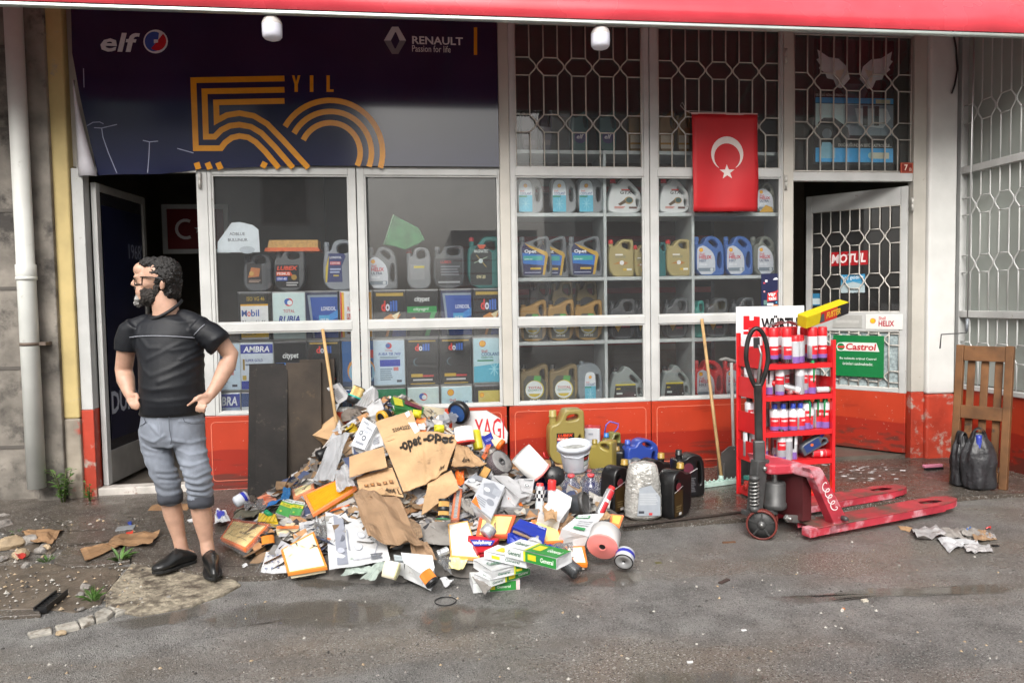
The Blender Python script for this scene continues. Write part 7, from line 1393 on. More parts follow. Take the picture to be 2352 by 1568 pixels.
for k, (rn, lst) in enumerate(ROWS):
    fr = sorted([c for c in lst if c[1] < .15]); bk2 = sorted([c for c in lst if c[1] >= .15])
    for nm, row in (('front', fr), ('back', bk2)):
        for i, (u, v, kd) in enumerate(row):
            bands, cap, r, h_, noz, words, capr, caph = KIND[kd]
            T = RT @ MX.Translation((u*RW, v, sh[k]-.001)) @ MX.Rotation(rnd.uniform(-.8, .8), 4, 'Z')
            can('spray_can', '%s, %s in %s row, %s rack shelf' % (words, ORD[i], nm, rn), 'can', T, r*1.1, h_, [(a, b, lbl[c]) for a, b, c in bands], cap, RG, capr=capr, caph=caph, nozzle=noz)
def lying(label, u, v, k, ang, r, h_, bands, cap, zz=0, tilt=0.): 
    T = RT @ MX.Translation((u*RW, v, sh[k]+r+.001+zz)) @ MX.Rotation(ang, 4, 'Z') @ MX.Rotation(pi/2-tilt, 4, 'Y')
    return can('spray_can', label, 'can', T, r, h_, [(a, b, lbl[c]) for a, b, c in bands], cap, RG, capr=.9, caph=.03)
lying('red tube lying slantwise on the second rack shelf, pointing left', .54, .03, 1, R(160), .024, .17, [(.02, .2, 'w'), (.2, .95, 'r')], 'c42830', tilt=.3)
lying('red tube lying behind the slanted one on the second rack shelf', .40, .05, 1, R(25), .024, .15, [(.02, .2, 'w'), (.2, .95, 'r')], 'c42830')
lying('silver can lying with green spout on the second rack shelf', .80, .05, 1, R(-8), .022, .10, [(.02, .9, 's')], '1c8a50')
lying('can with red cap lying at the right end of the bottom shelf', .76, .06, 3, R(-12), .030, .10, [(.02, .9, 'r')], 'd02028')
T = RT @ MX.Translation((.60*RW, .07, sh[3]+.05)) @ MX.Rotation(R(-8), 4, 'Z') @ MX.Rotation(R(62), 4, 'Y')
jug('edge', T, .085, .21, .06, '4c5056', '2c44b8', 'grey bottle with blue cap lying on the bottom rack shelf', RG, [('r', 0, 1, 0, 1, '24386c'), ('e', .4, .5, .2, 'c86030')], (.15, .8, .12, .7), capr=.02)
# long box across the top of the cans
q0 = RT @ V((RW*.66, .07, sh[0]+.258)); q1 = RT @ V((RW*1.30, .14, sh[0]+.345)); T = frameT(q0, q1-q0, (0, -.3, 1))
t = thing('long_carton', 'long yellow, red and black carton lying on the rack cans', 'carton', T=T); L_ = (q1-q0).length+.05
mb = MB(); mb.box(-.03, L_-.03, -.042, .042, -.0, .088, ink('c8b41c')); mb.build('box', t, bev=.003)
mb = MB(); paint(mb, [('r', .32, .72, 0, 1, 'c03028'), ('r', .72, 1, 0, 1, '24262a'), ('t', 'FUSTER', .46, .80, .25, .8, 'e0b83c', .03, .15), ('p', [(.30, .1), (.42, .1), (.40, .8), (.34, .8)], '4c5458')], -.03, L_-.03, 0, .088, -.0428); mb.build('print', t)
p0 = RT @ V((RW*.5, .16, sh[0]+.255)); t = thing('plastic_wrap', 'crumpled clear wrap lying on the rack cans', 'plastic bag', tuple(p0)); mb = MB(); N_ = 8
mb.add([((i/N_-.5)*.26, (j/N_-.5)*.14, .03*math.exp(-((i/N_-.5)*3)**2)+rnd.uniform(-.01, .015)) for j in range(N_+1) for i in range(N_+1)], [(j*(N_+1)+i, j*(N_+1)+i+1, (j+1)*(N_+1)+i+1, (j+1)*(N_+1)+i) for j in range(N_) for i in range(N_)], M_film, True); mb.build('film', t)
# yellow glove on the rack's base, red brush beside it
g = RT @ V((RW*.86, .08, .062)); t = thing('yellow_glove', 'yellow work glove lying on the base of the red rack', 'glove', tuple(g)); mb = MB(); my = plas('e0a01c', .6)
mb.tube([(-.05, 0, .022), (0, 0, .026), (.045, 0, .02)], [.028, .032, .024], my, 10)
for k in range(4): mb.tube([(.03, -.02+.013*k, .02), (.075, -.03+.02*k, .022), (.095, -.034+.022*k, .012)], [.011, .010, .008], my, 6)
mb.tube([(-.01, -.02, .02), (.02, -.05, .02), (.04, -.06, .012)], [.012, .011, .008], my, 6); mb.build('glove', t)
p = RT @ V((.06, .22, .062)); t = thing('red_brush', 'red bristled brush with teal top in the rack base', 'brush', tuple(p), (0, 0, R(15))); mb = MB(); mrb = mat('red_bristle', (.4, .03, .02), .7, var=.4, scale=120)
for i in range(12):
    for j in range(3): x = -.07+i*.0127; mb.tube([(x, -.012+j*.012, .075), (x*1.25+rnd.uniform(-.004, .004), -.02+j*.02, 0)], .004, mrb, 4)
mb.build('bristles', t); mb = MB(); mb.box(-.08, .08, -.02, .02, .075, .10, mat('teal_plastic', (.04, .18, .15), .5)); mb.tube([(0, 0, .10), (-.03, .02, .30)], .012, mat('teal_plastic'), 8); mb.build('head', t)
# ================================================================ pallet truck
JT = TR(2.271, -1.652, 0, 0, 0, R(17)); jk = thing('pallet_truck', 'worn red hand pallet truck with black handle', 'pallet truck', T=JT)
MJ = mat('jack_red', (.44, .035, .055), .5, var=.25, scale=7, dirt=((.58, .30, .34), .62, 6)); MJt = mat('jack_red_muddy', (.36, .03, .04), .55, var=.25, scale=5, dirt=((.085, .062, .045), .82, 4.5))
MG = mat('jack_grey', (.075, .075, .075), .45, .3, var=.25, scale=18); MS = mat('jack_steel', (.36, .36, .35), .35, .8, var=.2)
FW, FL, FT = .16, 1.33, .088
for sg in (-1, 1):
    yc = sg*(.27-FW/2)
    def fo(inset=0.):
        pts = [(0, yc-FW/2), (1.14, yc-FW/2), (1.24, yc-FW/2+.012), (1.305, yc-FW/2+.035), (1.33, yc-.02), (1.33, yc+.02), (1.305, yc+FW/2-.035), (1.24, yc+FW/2-.012), (1.14, yc+FW/2), (0, yc+FW/2)]
        return pts
    o_ = fo(); hole = [(1.00, yc-.022), (1.05, yc-.04), (1.15, yc-.04), (1.19, yc-.022), (1.19, yc+.022), (1.15, yc+.04), (1.05, yc+.04), (1.00, yc+.022)]
    # top plate with the slot cut out, by a filled curve
    cu = bpy.data.curves.new('f', 'CURVE'); cu.dimensions = '2D'; cu.fill_mode = 'BOTH'; cu.extrude = .003; cu.bevel_depth = .002
    for ps in (o_, hole):
        s_ = cu.splines.new('POLY'); s_.points.add(len(ps)-1); s_.use_cyclic_u = True
        for i, (a, b) in enumerate(ps): s_.points[i].co = (a, b, 0, 1)
    ob = bpy.data.objects.new('f', cu); LINK(ob); bpy.context.view_layer.update(); me = bpy.data.meshes.new_from_object(ob.evaluated_get(bpy.context.evaluated_depsgraph_get())); bpy.data.objects.remove(ob)
    me.transform(MX.Translation((0, 0, FT-.004))); me.materials.clear(); me.materials.append(MJt); o = bpy.data.objects.new('fork_top', me); LINK(o); o.parent = jk
    mb = MB(); n_ = len(o_)
    for i in range(n_-1):
        a, b = o_[i], o_[i+1]; d = V((b[0]-a[0], b[1]-a[1], 0)).normalized(); nn = V((d.y, -d.x, 0))*-.005
        zb = .035; pts = [(a[0], a[1]), (b[0], b[1]), (b[0]+nn.x, b[1]+nn.y), (a[0]+nn.x, a[1]+nn.y)]
        mb.slab(pts, zb if a[0] < 1.14 else zb+.008, FT-.006, MJ)
    mb.build('fork_flange', jk)
    mb = MB(); mb.lathe([(0, -.035), (.036, -.035), (.038, -.03), (.038, .03), (.036, .035), (0, .035)], mat('roller', (.10, .05, .035), .5, var=.3), 20, TR(1.09, yc, .039, pi/2)); mb.build('roller', jk)
    mb = MB(); mb.box(.90, 1.13, yc-.05, yc-.042, .02, .065, MG); mb.box(.90, 1.13, yc+.042, yc+.05, .02, .065, MG); mb.lathe([(0, -.055), (.012, -.055), (.012, .055), (0, .055)], MS, 10, TR(.95, yc, .05, pi/2)); mb.build('roller_arm', jk)
    # heel plate rising to the bridge
    y0, y1 = sorted((sg*.27, sg*.20))
    mb = MB(); mb.prism([(.275, .0), (.40, .0), (.155, .385), (.055, .40)], y0, y1, MJ, TR(-.12, 0, .05)); mb.build('heel_plate', jk, bev=.006)
    mb = MB(); mb.box(-.06, .0, y0-.001, y1+.001, .03, .085, MJ); mb.build('heel_lug', jk, bev=.006)
    mb = MB(); mb.lathe([(0, -.02), (.016, -.02), (.016, .02), (.010, .03), (0, .03)], MG, 12, TR(.20, sg*.28, .12, pi/2 if sg < 0 else -pi/2)); mb.build('pivot_pin', jk)
    mb = MB(); mb.prism([(-.12, .10), (-.10, .12), (.12, .085), (.14, .05), (.12, .035), (-.10, .075)], sg*.12-.012, sg*.12+.012, MS if sg < 0 else MG, TR(0, 0, .02)); mb.build('push_link', jk, bev=.004)
    mb = MB(); mb.lathe([(0, -.014), (.011, -.014), (.011, .014), (0, .014)], MS, 10, TR(-.09, sg*.135, .118, pi/2)); mb.build('link_bolt', jk)
    # steering wheel
    wz = .092; wT = TR(-.205, -.025, 0, 0, 0, R(-45)) @ TR(0, sg*.075, wz, pi/2, 0, 0)
    mb = MB(); mb.lathe([(.080, -.022), (.088, -.026), (.092, -.02), (.092, .02), (.088, .026), (.080, .022)], mat('wheel_tyre', (.13, .022, .016), .5, var=.3), 36, wT); wl = mb.build('wheel', jk)
    mb = MB(); mb.lathe([(.022, -.010), (.081, -.010), (.081, .010), (.022, .010)], mat('wheel_hub', (.035, .035, .035), .5, var=.2), 36, wT)
    for k in range(5):
        a = 2*pi*k/5+.3; mb.box(.02, .080, -.005, .005, -.016, .016, mat('wheel_hub'), wT @ MX.Rotation(a, 4, 'Z'))
    mb.lathe([(0, -.026), (.020, -.026), (.024, -.018), (.024, .018), (.020, .026), (0, .026)], MG, 16, wT); mb.build('rim', wl)
    mb = MB(); mb.lathe([(0, -.031), (.010, -.031), (.010, .031), (0, .031)], MS, 8, wT); mb.build('axle', wl)
# bridge cap and back plate
mb = MB(); mb.prism([(-.17, .40), (-.165, .36), (.02, .335), (.065, .41), (.05, .45), (.02, .457), (-.10, .455)], -.265, .265, MJ, TR(.0, 0, 0)) if False else None
mb.slab([(-.19, -.06), (-.16, -.09), (-.05, -.12), (-.05, -.265), (.03, -.27), (.03, .27), (-.05, .265), (-.05, .12), (-.16, .09), (-.19, .06)], .385, .448, MJ); mb.build('bridge', jk, bev=.012)
mb = MB(); mb.box(-.02, .05, -.17, .17, .10, .386, mat('jack_dark_red', (.07, .012, .014), .5)); mb.build('back_plate', jk)
mb = MB(); mb.box(.10, .16, -.27, .27, .035, .075, MJ); mb.build('cross_bar', jk)
# pump, valve, spring, steering head
mb = MB(); mb.lathe([(0, .155), (.062, .155), (.072, .165), (.072, .19), (.066, .195), (.066, .315), (.060, .325), (.022, .325), (.022, .335)], MG, 30, TR(-.10, -.02, 0)); mb.build('pump_body', jk)
mb = MB(); mb.lathe([(.018, .33), (.018, .39)], MS, 16, TR(-.10, -.02, 0)); mb.build('piston', jk)
mb = MB(); mb.box(-.30, -.11, -.06, .06, .125, .158, MG); mb.tube([TR(-.205, -.025, .092, 0, 0, R(-45))@V((0, y_, 0)) for y_ in (-.08, .08)], .014, MG, 10); mb.box(-.235, -.18, -.045, .015, .09, .15, MG); mb.build('pump_base', jk, bev=.006)
mb = MB(); mb.prism([(-.28, .14), (-.21, .14), (-.17, .40), (-.15, .47), (-.245, .47), (-.265, .30)], -.035, .035, MG); mb.build('steering_head', jk, bev=.008)
mb = MB(); hx = [(-.29+.024*cos(t), -.05+.024*sin(t), .20+.155*t/(2*pi*7)) for t in [i*.35 for i in range(126)]]; mb.tube(hx, .0052, MS, 6); mb.build('spring', jk)
mb = MB(); mb.lathe([(0, .17), (.03, .17), (.03, .20), (.012, .20), (.012, .36), (.03, .36), (.03, .385), (0, .385)], MG, 14, TR(-.29, -.05, 0)); mb.build('spring_seat', jk)
for y in (-.042, .042): mb = MB(); mb.lathe([(0, -.01), (.014, -.01), (.014, .01), (0, .01)], MS, 8, TR(-.20, y, .42, pi/2)); mb.build('head_bolt', jk)
# handle: socket, shaft and grip loop
HB = V((-.205, 0, .44)); hT = TR(HB.x, HB.y, HB.z, R(-1), R(-1), R(-30)); mhd = mat('handle_black', (.028, .027, .026), .32, .3, var=.5, scale=12, dirt=((.16, .15, .14), .15, 16))
hd = bpy.data.objects.new('handle', None); LINK(hd); hd.parent = jk; hd.matrix_basis = hT
mb = MB(); mb.box(-.033, .033, -.027, .027, -.01, .15, MG); mb.build('socket', hd, bev=.01)
mb = MB(); mb.box(-.023, .023, -.016, .016, .10, .50, mhd); mb.build('shaft', hd, bev=.008)
lp = []
for i in range(40):
    a = 2*pi*i/40; cx_, cz_ = sin(a), -cos(a); wd = .066*(1-.45*max(0, -cz_)**1.2); lp.append((wd*cx_, 0, .655+.185*cz_))
mb = MB(); mb.tube(lp, .0145, mhd, 12, close=True); mb.build('grip_loop', hd)
mb = MB(); mb.tube([(.0, -.006, .50), (.012, -.014, .60), (.022, -.016, .68), (.008, -.012, .74)], [.012, .008, .007, .006], MS, 8); mb.box(-.02, .016, -.012, .004, .72, .785, M_black); mb.build('release_lever', hd)
# white spray marks on the near heel plate
T = frameT((0, 0, 0), (1, 0, 0), (0, 0, 1)); mb = MB(); wp_ = ink('e8e0e0', .6)
sp_ = []
for i in range(90):
    t = i*.30; z = .345-.0019*i; sp_.append((.2-.564*(z-.05)+.012+.022*cos(t), z+.018*sin(t*1.0)))
mb.strip(sp_, .006, wp_, y=-.2715)
mb.build('paint_mark', jk)
# ================================================================ the man
PB = gp(432, 1300, GZ); PXM = FPX/((PB-CAM).dot(Fv))
fwd = V((Fv.x, Fv.y, 0)).normalized(); rgt = V((Rv.x, Rv.y, 0)).normalized()
PT = MX(((rgt.x, fwd.x, 0, PB.x), (rgt.y, fwd.y, 0, PB.y), (0, 0, 1, PB.z), (0, 0, 0, 1)))     # local x = right in the photo, y = away, z = up
def q(px, py, y=0.):                                # photo pixel -> local point at depth y from the man's plane
    d = ray(px, py); t = ((PB-CAM).dot(fwd)+y)/d.dot(fwd); return PT.inverted() @ (CAM+d*t)
man = thing('person', 'bearded man in black t-shirt and rolled grey jeans, hands on hips', 'person', T=PT)
class Blob:
    def __init__(s): s.mb = MB(); s.m = M_black
    def ring_loft(s, rings, n=24):                   # rings: (centre, rx, ry) or (centre, rx, ry, axis)
        vs = []; fs = []
        for r_ in rings:
            c, rx, ry = V(r_[0]), r_[1], r_[2]
            if len(r_) > 3: t = V(r_[3]).normalized()
            else: t = V((0, 0, 1))
            a = V((0, 1, 0)).cross(t).normalized() if abs(t.y) < .9 else V((1, 0, 0)); b = t.cross(a).normalized()
            vs += [c+a*rx*cos(2*pi*i/n)+b*ry*sin(2*pi*i/n) for i in range(n)]
        L = len(rings)
        for j in range(L-1):
            for i in range(n): fs.append((j*n+i, j*n+(i+1) % n, (j+1)*n+(i+1) % n, (j+1)*n+i))
        fs += [list(range(n-1, -1, -1)), [(L-1)*n+i for i in range(n)]]; s.mb.add(vs, fs, s.m); return s
    def limb(s, pts, rs, n=16, flat=1.):             # chain of circles along the limb with ball ends
        pts = [V(p) for p in pts]
        rings = []
        for i, p in enumerate(pts):
            t = pts[min(i+1, len(pts)-1)]-pts[max(i-1, 0)]
            if i == 0: d = t.normalized(); rings += [(p-d*rs[0]*.92, rs[0]*.35, rs[0]*.35*flat, t), (p-d*rs[0]*.6, rs[0]*.8, rs[0]*.8*flat, t)]
            rings.append((p, rs[i], rs[i]*flat, t))
            if i == len(pts)-1: d = t.normalized(); rings += [(p+d*rs[i]*.6, rs[i]*.8, rs[i]*.8*flat, t), (p+d*rs[i]*.92, rs[i]*.35, rs[i]*.35*flat, t)]
        return s.ring_loft(rings, n)
    def ball(s, c, rx, ry, rz, rot=0., n=16):
        prof = [(sin(pi*i/10), -cos(pi*i/10)) for i in range(11)]; T = MX.Translation(V(c)) @ MX.Rotation(rot, 4, 'Y') @ MX.Diagonal((rx, ry, rz, 1))
        vs = [(r*cos(2*pi*j/n), r*sin(2*pi*j/n), z) for r, z in prof[1:-1] for j in range(n)]; k = 9
        fs = [(i*n+j, i*n+(j+1) % n, (i+1)*n+(j+1) % n, (i+1)*n+j) for i in range(k-1) for j in range(n)]
        vs += [(0, 0, -1), (0, 0, 1)]; b = len(vs)
        fs += [(b-2, (j+1) % n, j) for j in range(n)]+[(b-1, (k-1)*n+j, (k-1)*n+(j+1) % n) for j in range(n)]
        s.mb.add(vs, fs, s.m, False, T); return s
    def done(s, name, m, vox=.008, smooth=4, disp=None, parent=None):
        o = bpy.data.objects.new('b', s.mb.mesh('b')); LINK(o)
        r = o.modifiers.new('r', 'REMESH'); r.mode = 'VOXEL'; r.voxel_size = vox
        if smooth: k = o.modifiers.new('s', 'SMOOTH'); k.iterations = smooth; k.factor = .5
        bpy.context.view_layer.update(); me = bpy.data.meshes.new_from_object(o.evaluated_get(bpy.context.evaluated_depsgraph_get())); bpy.data.objects.remove(o)
        if disp:
            me.update(); nn = [v.normal.copy() for v in me.vertices]
            for v, n_ in zip(me.vertices, nn): v.co += n_*disp(v.co)
        for p in me.polygons: p.use_smooth = True
        me.materials.clear(); me.materials.append(m); me.name = name
        o = bpy.data.objects.new(name, me); LINK(o); o.parent = parent or man; return o
M_skin = mat('skin', (.50, .30, .215), .5, var=.10, scale=25, sub=.10, dirt=((.50, .24, .17), .22, 16), bump=.08, bscale=140); M_skinl = M_skin
# --- body (head, neck, arms, hands, legs) as one surface
B = Blob()
Lsh, Rsh = q(318, 756), q(452, 760)                  # shoulders: left and right in the photo
B.ring_loft([(q(396, 962), .13, .09), (q(395, 900), .13, .10), (q(390, 800), .14, .095), (q(386, 752), .12, .075), (q(386, 728), .07, .06)])
B.ring_loft([(q(386, 742, .0), .085, .062), (q(382, 718), .070, .062), (q(378, 698), .066, .062), (q(372, 668, .0), .058, .058)])
# head, turned to the left of the photo
B.ball(q(366, 632), .098, .076, .092); B.ball(q(345, 640), .070, .066, .082); B.ball(q(338, 668), .060, .054, .055); B.ball(q(330, 685), .034, .036, .03)
B.ball(q(330, 620), .050, .060, .045); B.ball(q(326, 636, -.0), .038, .058, .016)     # forehead, brow
B.limb([q(320, 634), q(312, 645), q(307, 652)], [.011, .014, .016]); B.ball(q(314, 655), .016, .022, .010)
B.ball(q(334, 652, -.045), .030, .020, .022); B.ball(q(320, 668), .02, .028, .008); B.ball(q(320, 674), .018, .026, .009)
B.ball(q(373, 655, -.080), .016, .010, .028, .25)     # ear
B.ball(q(373, 650, -.086), .013, .008, .017, .25)
# arms: the one at left in the photo hangs close, the one at right juts out
aL = [Lsh+V((-.0, 0, 0)), q(292, 790, -.01), q(284, 848, .03), q(289, 872, .0), q(298, 905, -.05)]
B.limb(aL, [.048, .050, .045, .047, .030], flat=1.)
aR = [Rsh, q(497, 772, .02), q(530, 815, .06), q(522, 838, .04), q(496, 888, -.06), q(483, 906, -.085)]
B.limb(aR, [.048, .050, .045, .048, .034, .029])
# hands: palm, four fingers, thumb
def hand(wr, palm, fingers, thumb):
    B.limb([wr, palm], [.027, .033], flat=.62)
    for f in fingers: B.limb(f, [.0105, .010, .0088, .0075][:len(f)], n=8)
    B.limb(thumb, [.0135, .0115, .0085], n=8)
w1 = q(298, 905, -.05); p1_ = q(302, 915, -.085)
hand(w1, p1_, [[p1_+V((dx, -.01, dz)), q(x1, y1, -.125), q(x2, y2, -.135), q(x3, y3, -.130)] for dx, dz, x1, y1, x2, y2, x3, y3 in ((-.012, -.01, 297, 922, 300, 930, 305, 937), (.0, -.012, 302, 924, 307, 932, 312, 939), (.01, -.008, 308, 922, 313, 931, 317, 938), (.018, .0, 313, 918, 318, 927, 320, 934))], [q(306, 908, -.10), q(314, 905, -.115), q(318, 914, -.12)])
w2 = q(483, 906, -.085); p2_ = q(470, 917, -.115)
hand(w2, p2_, [[p2_+V((dx, -.008, dz)), q(x1, y1, -.150), q(x2, y2, -.158), q(x3, y3, -.150)] for dx, dz, x1, y1, x2, y2, x3, y3 in ((-.018, .006, 452, 917, 442, 923, 431, 931), (-.010, -.006, 459, 926, 452, 935, 451, 943), (.0, -.014, 466, 930, 460, 938, 459, 946), (.012, -.016, 473, 930, 469, 938, 468, 946))], [q(472, 909, -.12), q(458, 910, -.14), q(446, 916, -.145)])
# legs
hL, hR = q(362, 970), q(432, 972); kL, kR = q(372, 1080, -.03), q(452, 1084, -.05); aLk, aRk = q(418, 1262, .04), q(478, 1268, .0)
B.limb([hL, q(366, 1030), kL, q(390, 1140, .01), q(398, 1180, .03), q(411, 1232, .04), aLk], [.070, .066, .056, .053, .052, .036, .036])
B.limb([hR, q(440, 1030, -.01), kR, q(458, 1150, -.02), q(465, 1190, .0), q(474, 1240, .01), aRk], [.070, .066, .056, .053, .052, .036, .037])
hl_, tl_ = q(436, 1276, .05), q(370, 1290, -.06)
B.limb([hl_, q(415, 1278, .02), q(385, 1290, -.03)], [.034, .040, .034], flat=.8)
B.limb([q(482, 1280, .05), q(482, 1290, -.03), q(488, 1308, -.12)], [.034, .040, .034], flat=.8)
body = B.done('body', M_skin, .0065, 3)
# --- black t-shirt
M_shirt = mat('black_shirt', (.007, .008, .011), .55, var=.25, scale=5, bump=.15, bscale=220, spec=.35)
B = Blob()
B.ring_loft([(q(397, 948, -.01), .168, .140), (q(396, 925, -.02), .170, .148), (q(395, 880, -.02), .170, .150), (q(393, 830, -.01), .170, .142), (q(389, 790), .180, .134), (q(386, 762), .182, .120), (q(386, 740), .164, .094), (q(387, 726), .105, .074), (q(389, 720, .01), .060, .060)], 32)
B.ring_loft([(q(320, 748), .068, .078, (-1, 0, -1.2)), (q(304, 758), .070, .076, (-.5, 0, -1)), (q(295, 785), .070, .074, (-.3, 0, -1)), (q(291, 806), .062, .068, (-.2, 0, -1))])
B.ring_loft([(q(450, 750), .068, .078, (1, 0, -.9)), (q(474, 764), .070, .076, (1, 0, -1)), (q(498, 783), .074, .074, (1, .1, -1)), (q(506, 794, .02), .070, .072, (1, .2, -1))])
B.limb([q(352, 738, .01), q(338, 741), q(314, 752)], [.042, .050, .056]); B.limb([q(420, 728, .01), q(436, 736), q(462, 751)], [.046, .053, .058])
KX = lambda cx, cy: (lambda p: V((p.x, p.z)))(q(184+cx*.5274, 551+cy*.5274, -.12))
def folds(lst, amp, wid):
    segs = [(KX(*a), KX(*b)) for pl in lst for a, b in zip(pl, pl[1:])]
    def f(c):
        if c.y > .03: return 0.
        p = V((c.x, c.z)); t_ = 0.
        for a, b in segs:
            if abs(p.y-(a.y+b.y)/2) > .10 or abs(p.x-(a.x+b.x)/2) > .14: continue
            d = b-a; u = max(0, min(1, (p-a).dot(d)/d.length_squared)); r = (p-a-d*u).length; t_ = max(t_, math.exp(-(r/wid)**2))
        return amp*t_
    return f
FS = folds([[(505, 420), (440, 445), (360, 490), (300, 520)], [(530, 485), (470, 520), (400, 560), (320, 590), (275, 560), (258, 530)], [(535, 520), (450, 580), (360, 615)], [(530, 560), (455, 625)], [(255, 425), (300, 470), (350, 470)], [(500, 440), (470, 470), (400, 480)], [(262, 640), (330, 650), (420, 640), (520, 615)], [(270, 690), (360, 700), (470, 690)], [(345, 345), (420, 360), (500, 345)], [(235, 380), (240, 470)], [(560, 440), (620, 410)], [(530, 370), (590, 380)], [(440, 520), (520, 455)], [(530, 660), (470, 700)]], .0065, .012)
FJ = folds([[(250, 860), (320, 880), (370, 850)], [(255, 900), (330, 930), (395, 900)], [(300, 800), (350, 850)], [(395, 870), (460, 890), (545, 880)], [(400, 910), (470, 940), (545, 935)], [(405, 980), (480, 985), (550, 965)], [(325, 1010), (380, 1020), (430, 1000)], [(330, 1035), (390, 1048), (438, 1030)], [(335, 1060), (390, 1070), (440, 1050)], [(440, 1020), (500, 1035), (555, 1010)], [(445, 1050), (510, 1062), (565, 1035)], [(455, 1082), (520, 1095), (572, 1066)], [(470, 1110), (530, 1118), (572, 1095)], [(430, 790), (480, 800), (540, 790)], [(345, 770), (350, 860)]], .0065, .0085)
def wr_shirt(c):
    k = NZ.noise(V((c.x*4+3, c.y*5, c.z*9)))
    return .004*k+FS(c)*(.55+.6*NZ.noise(V((c.x*9, c.z*9, 4))))
shirt = B.done('t_shirt', M_shirt, .0065, 5, wr_shirt)
# neckline and seam piping
mb = MB(); mb.tube([q(381, 709)+V((.082*cos(a), .076*sin(a)-.004, .034*cos(a)-.042*max(0, -sin(a))+.03*max(0, sin(a)))) for a in [2*pi*i/32 for i in range(32)]], .009, mat('shirt_rib', (.006, .006, .008), .6), 6, close=True); mb.build('neckline', man)
def on_front(x, z):                                 # y of the shirt front
    best = 0
    for v in shirt.data.vertices:
        if abs(v.co.x-x) < .010 and abs(v.co.z-z) < .010: best = min(best, v.co.y)
    return best
zst = q(386, 768).z; pts = []
for i in range(19):
    x = lerp(q(313, 768).x, q(459, 768).x, i/18); z = zst-.012*((i/18-.45)*2)**2-.004*(i/18); pts.append((x, on_front(x, z)-.001, z))
mb = MB(); mb.tube(pts, .0032, mat('seam_grey', (.22, .23, .26), .5), 5); mb.build('chest_piping', man)
pts = [(lerp(q(459, 768).x, q(481, 744).x, i/6), on_front(lerp(q(459, 768).x, q(481, 744).x, i/6), lerp(q(459, 768).z, q(481, 744).z, i/6))-.001, lerp(q(459, 768).z, q(481, 744).z, i/6)) for i in range(7)]
mb = MB(); mb.tube(pts, .0026, mat('seam_grey'), 5); mb.build('sleeve_piping', man)
# --- grey jeans, rolled at the knee
M_jean = mat('grey_denim', (.20, .222, .265), .8, var=.28, scale=9, bump=.25, bscale=260, dirt=((.26, .28, .32), .3, 7))
B = Blob()
B.ring_loft([(q(396, 944), .162, .122), (q(396, 975), .172, .126), (q(397, 1005), .168, .122), (q(398, 1020), .15, .105)], 28)
B.limb([q(358, 985), q(361, 1030), q(372, 1078, -.03), q(386, 1110, -.01), q(391, 1138, .0)], [.088, .083, .068, .065, .063])
B.limb([q(431, 985), q(437, 1030, -.01), q(452, 1080, -.05), q(458, 1115, -.03), q(460, 1145, -.02)], [.086, .083, .070, .068, .066])
def wr_jean(c):
    k = NZ.noise(V((c.x*6, c.y*6, c.z*10+5))); low = max(0, min(1, (.72-c.z)/.18)); top = max(0, min(1, (c.z-.5)/.3))
    return .003*k+FJ(c)+.003*low*sin(c.z*120+c.x*25+k*8)
B.done('jeans', M_jean, .0065, 5, wr_jean)
M_cuff = mat('dark_cuff', (.055, .06, .075), .8, var=.2, scale=12)
for c0, c1, c2, r in ((q(390, 1128, .0), q(391, 1140, .0), q(392, 1152, .0), .064), (q(460, 1136, -.02), q(461, 1148, -.02), q(462, 1160, -.02), .067)):
    mb = MB(); n_ = 28; vs_ = []
    for c, rr_ in ((c0, r), (c1, r+.003), (c2, r), (c2, r-.012), (c1, r-.012)):
        vs_ += [c+V((rr_*cos(2*pi*i/n_)*(1+.03*sin(3*i)), rr_*sin(2*pi*i/n_)*1.02, .004*sin(i*.9))) for i in range(n_)]
    mb.add(vs_, [(j*n_+i, j*n_+(i+1) % n_, (j+1)*n_+(i+1) % n_, (j+1)*n_+i) for j in range(4) for i in range(n_)], M_cuff, True); mb.build('rolled_cuff', man)
# belt and jeans details
mb = MB(); c = q(396, 946); mb.tube([c+V((.163*cos(a), .124*sin(a), 0)) for a in [2*pi*i/40 for i in range(40)]], .012, mat('belt_black', (.01, .01, .011), .4), 8, close=True); mb.build('belt', man)
mb = MB(); b = q(388, 948, -.138); mb.box(b.x-.022, b.x+.022, b.y-.004, b.y+.01, b.z-.010, b.z+.010, M_steel); mb.build('buckle', man, bev=.002)
mb = MB(); y_ = -.139
mst = mat('denim_stitch', (.07, .08, .10), .8)
for pl in ([(388, 956), (389, 985), (394, 1010), (392, 1020)], [(420, 958), (424, 968), (440, 973), (468, 972)], [(330, 958), (335, 970), (322, 978)]):
    mb = MB(); mb.tube([q(x, y, -.136+.05*((x-394)/75)**2) for x, y in pl], .0022, mst, 4); mb.build('stitching', man)
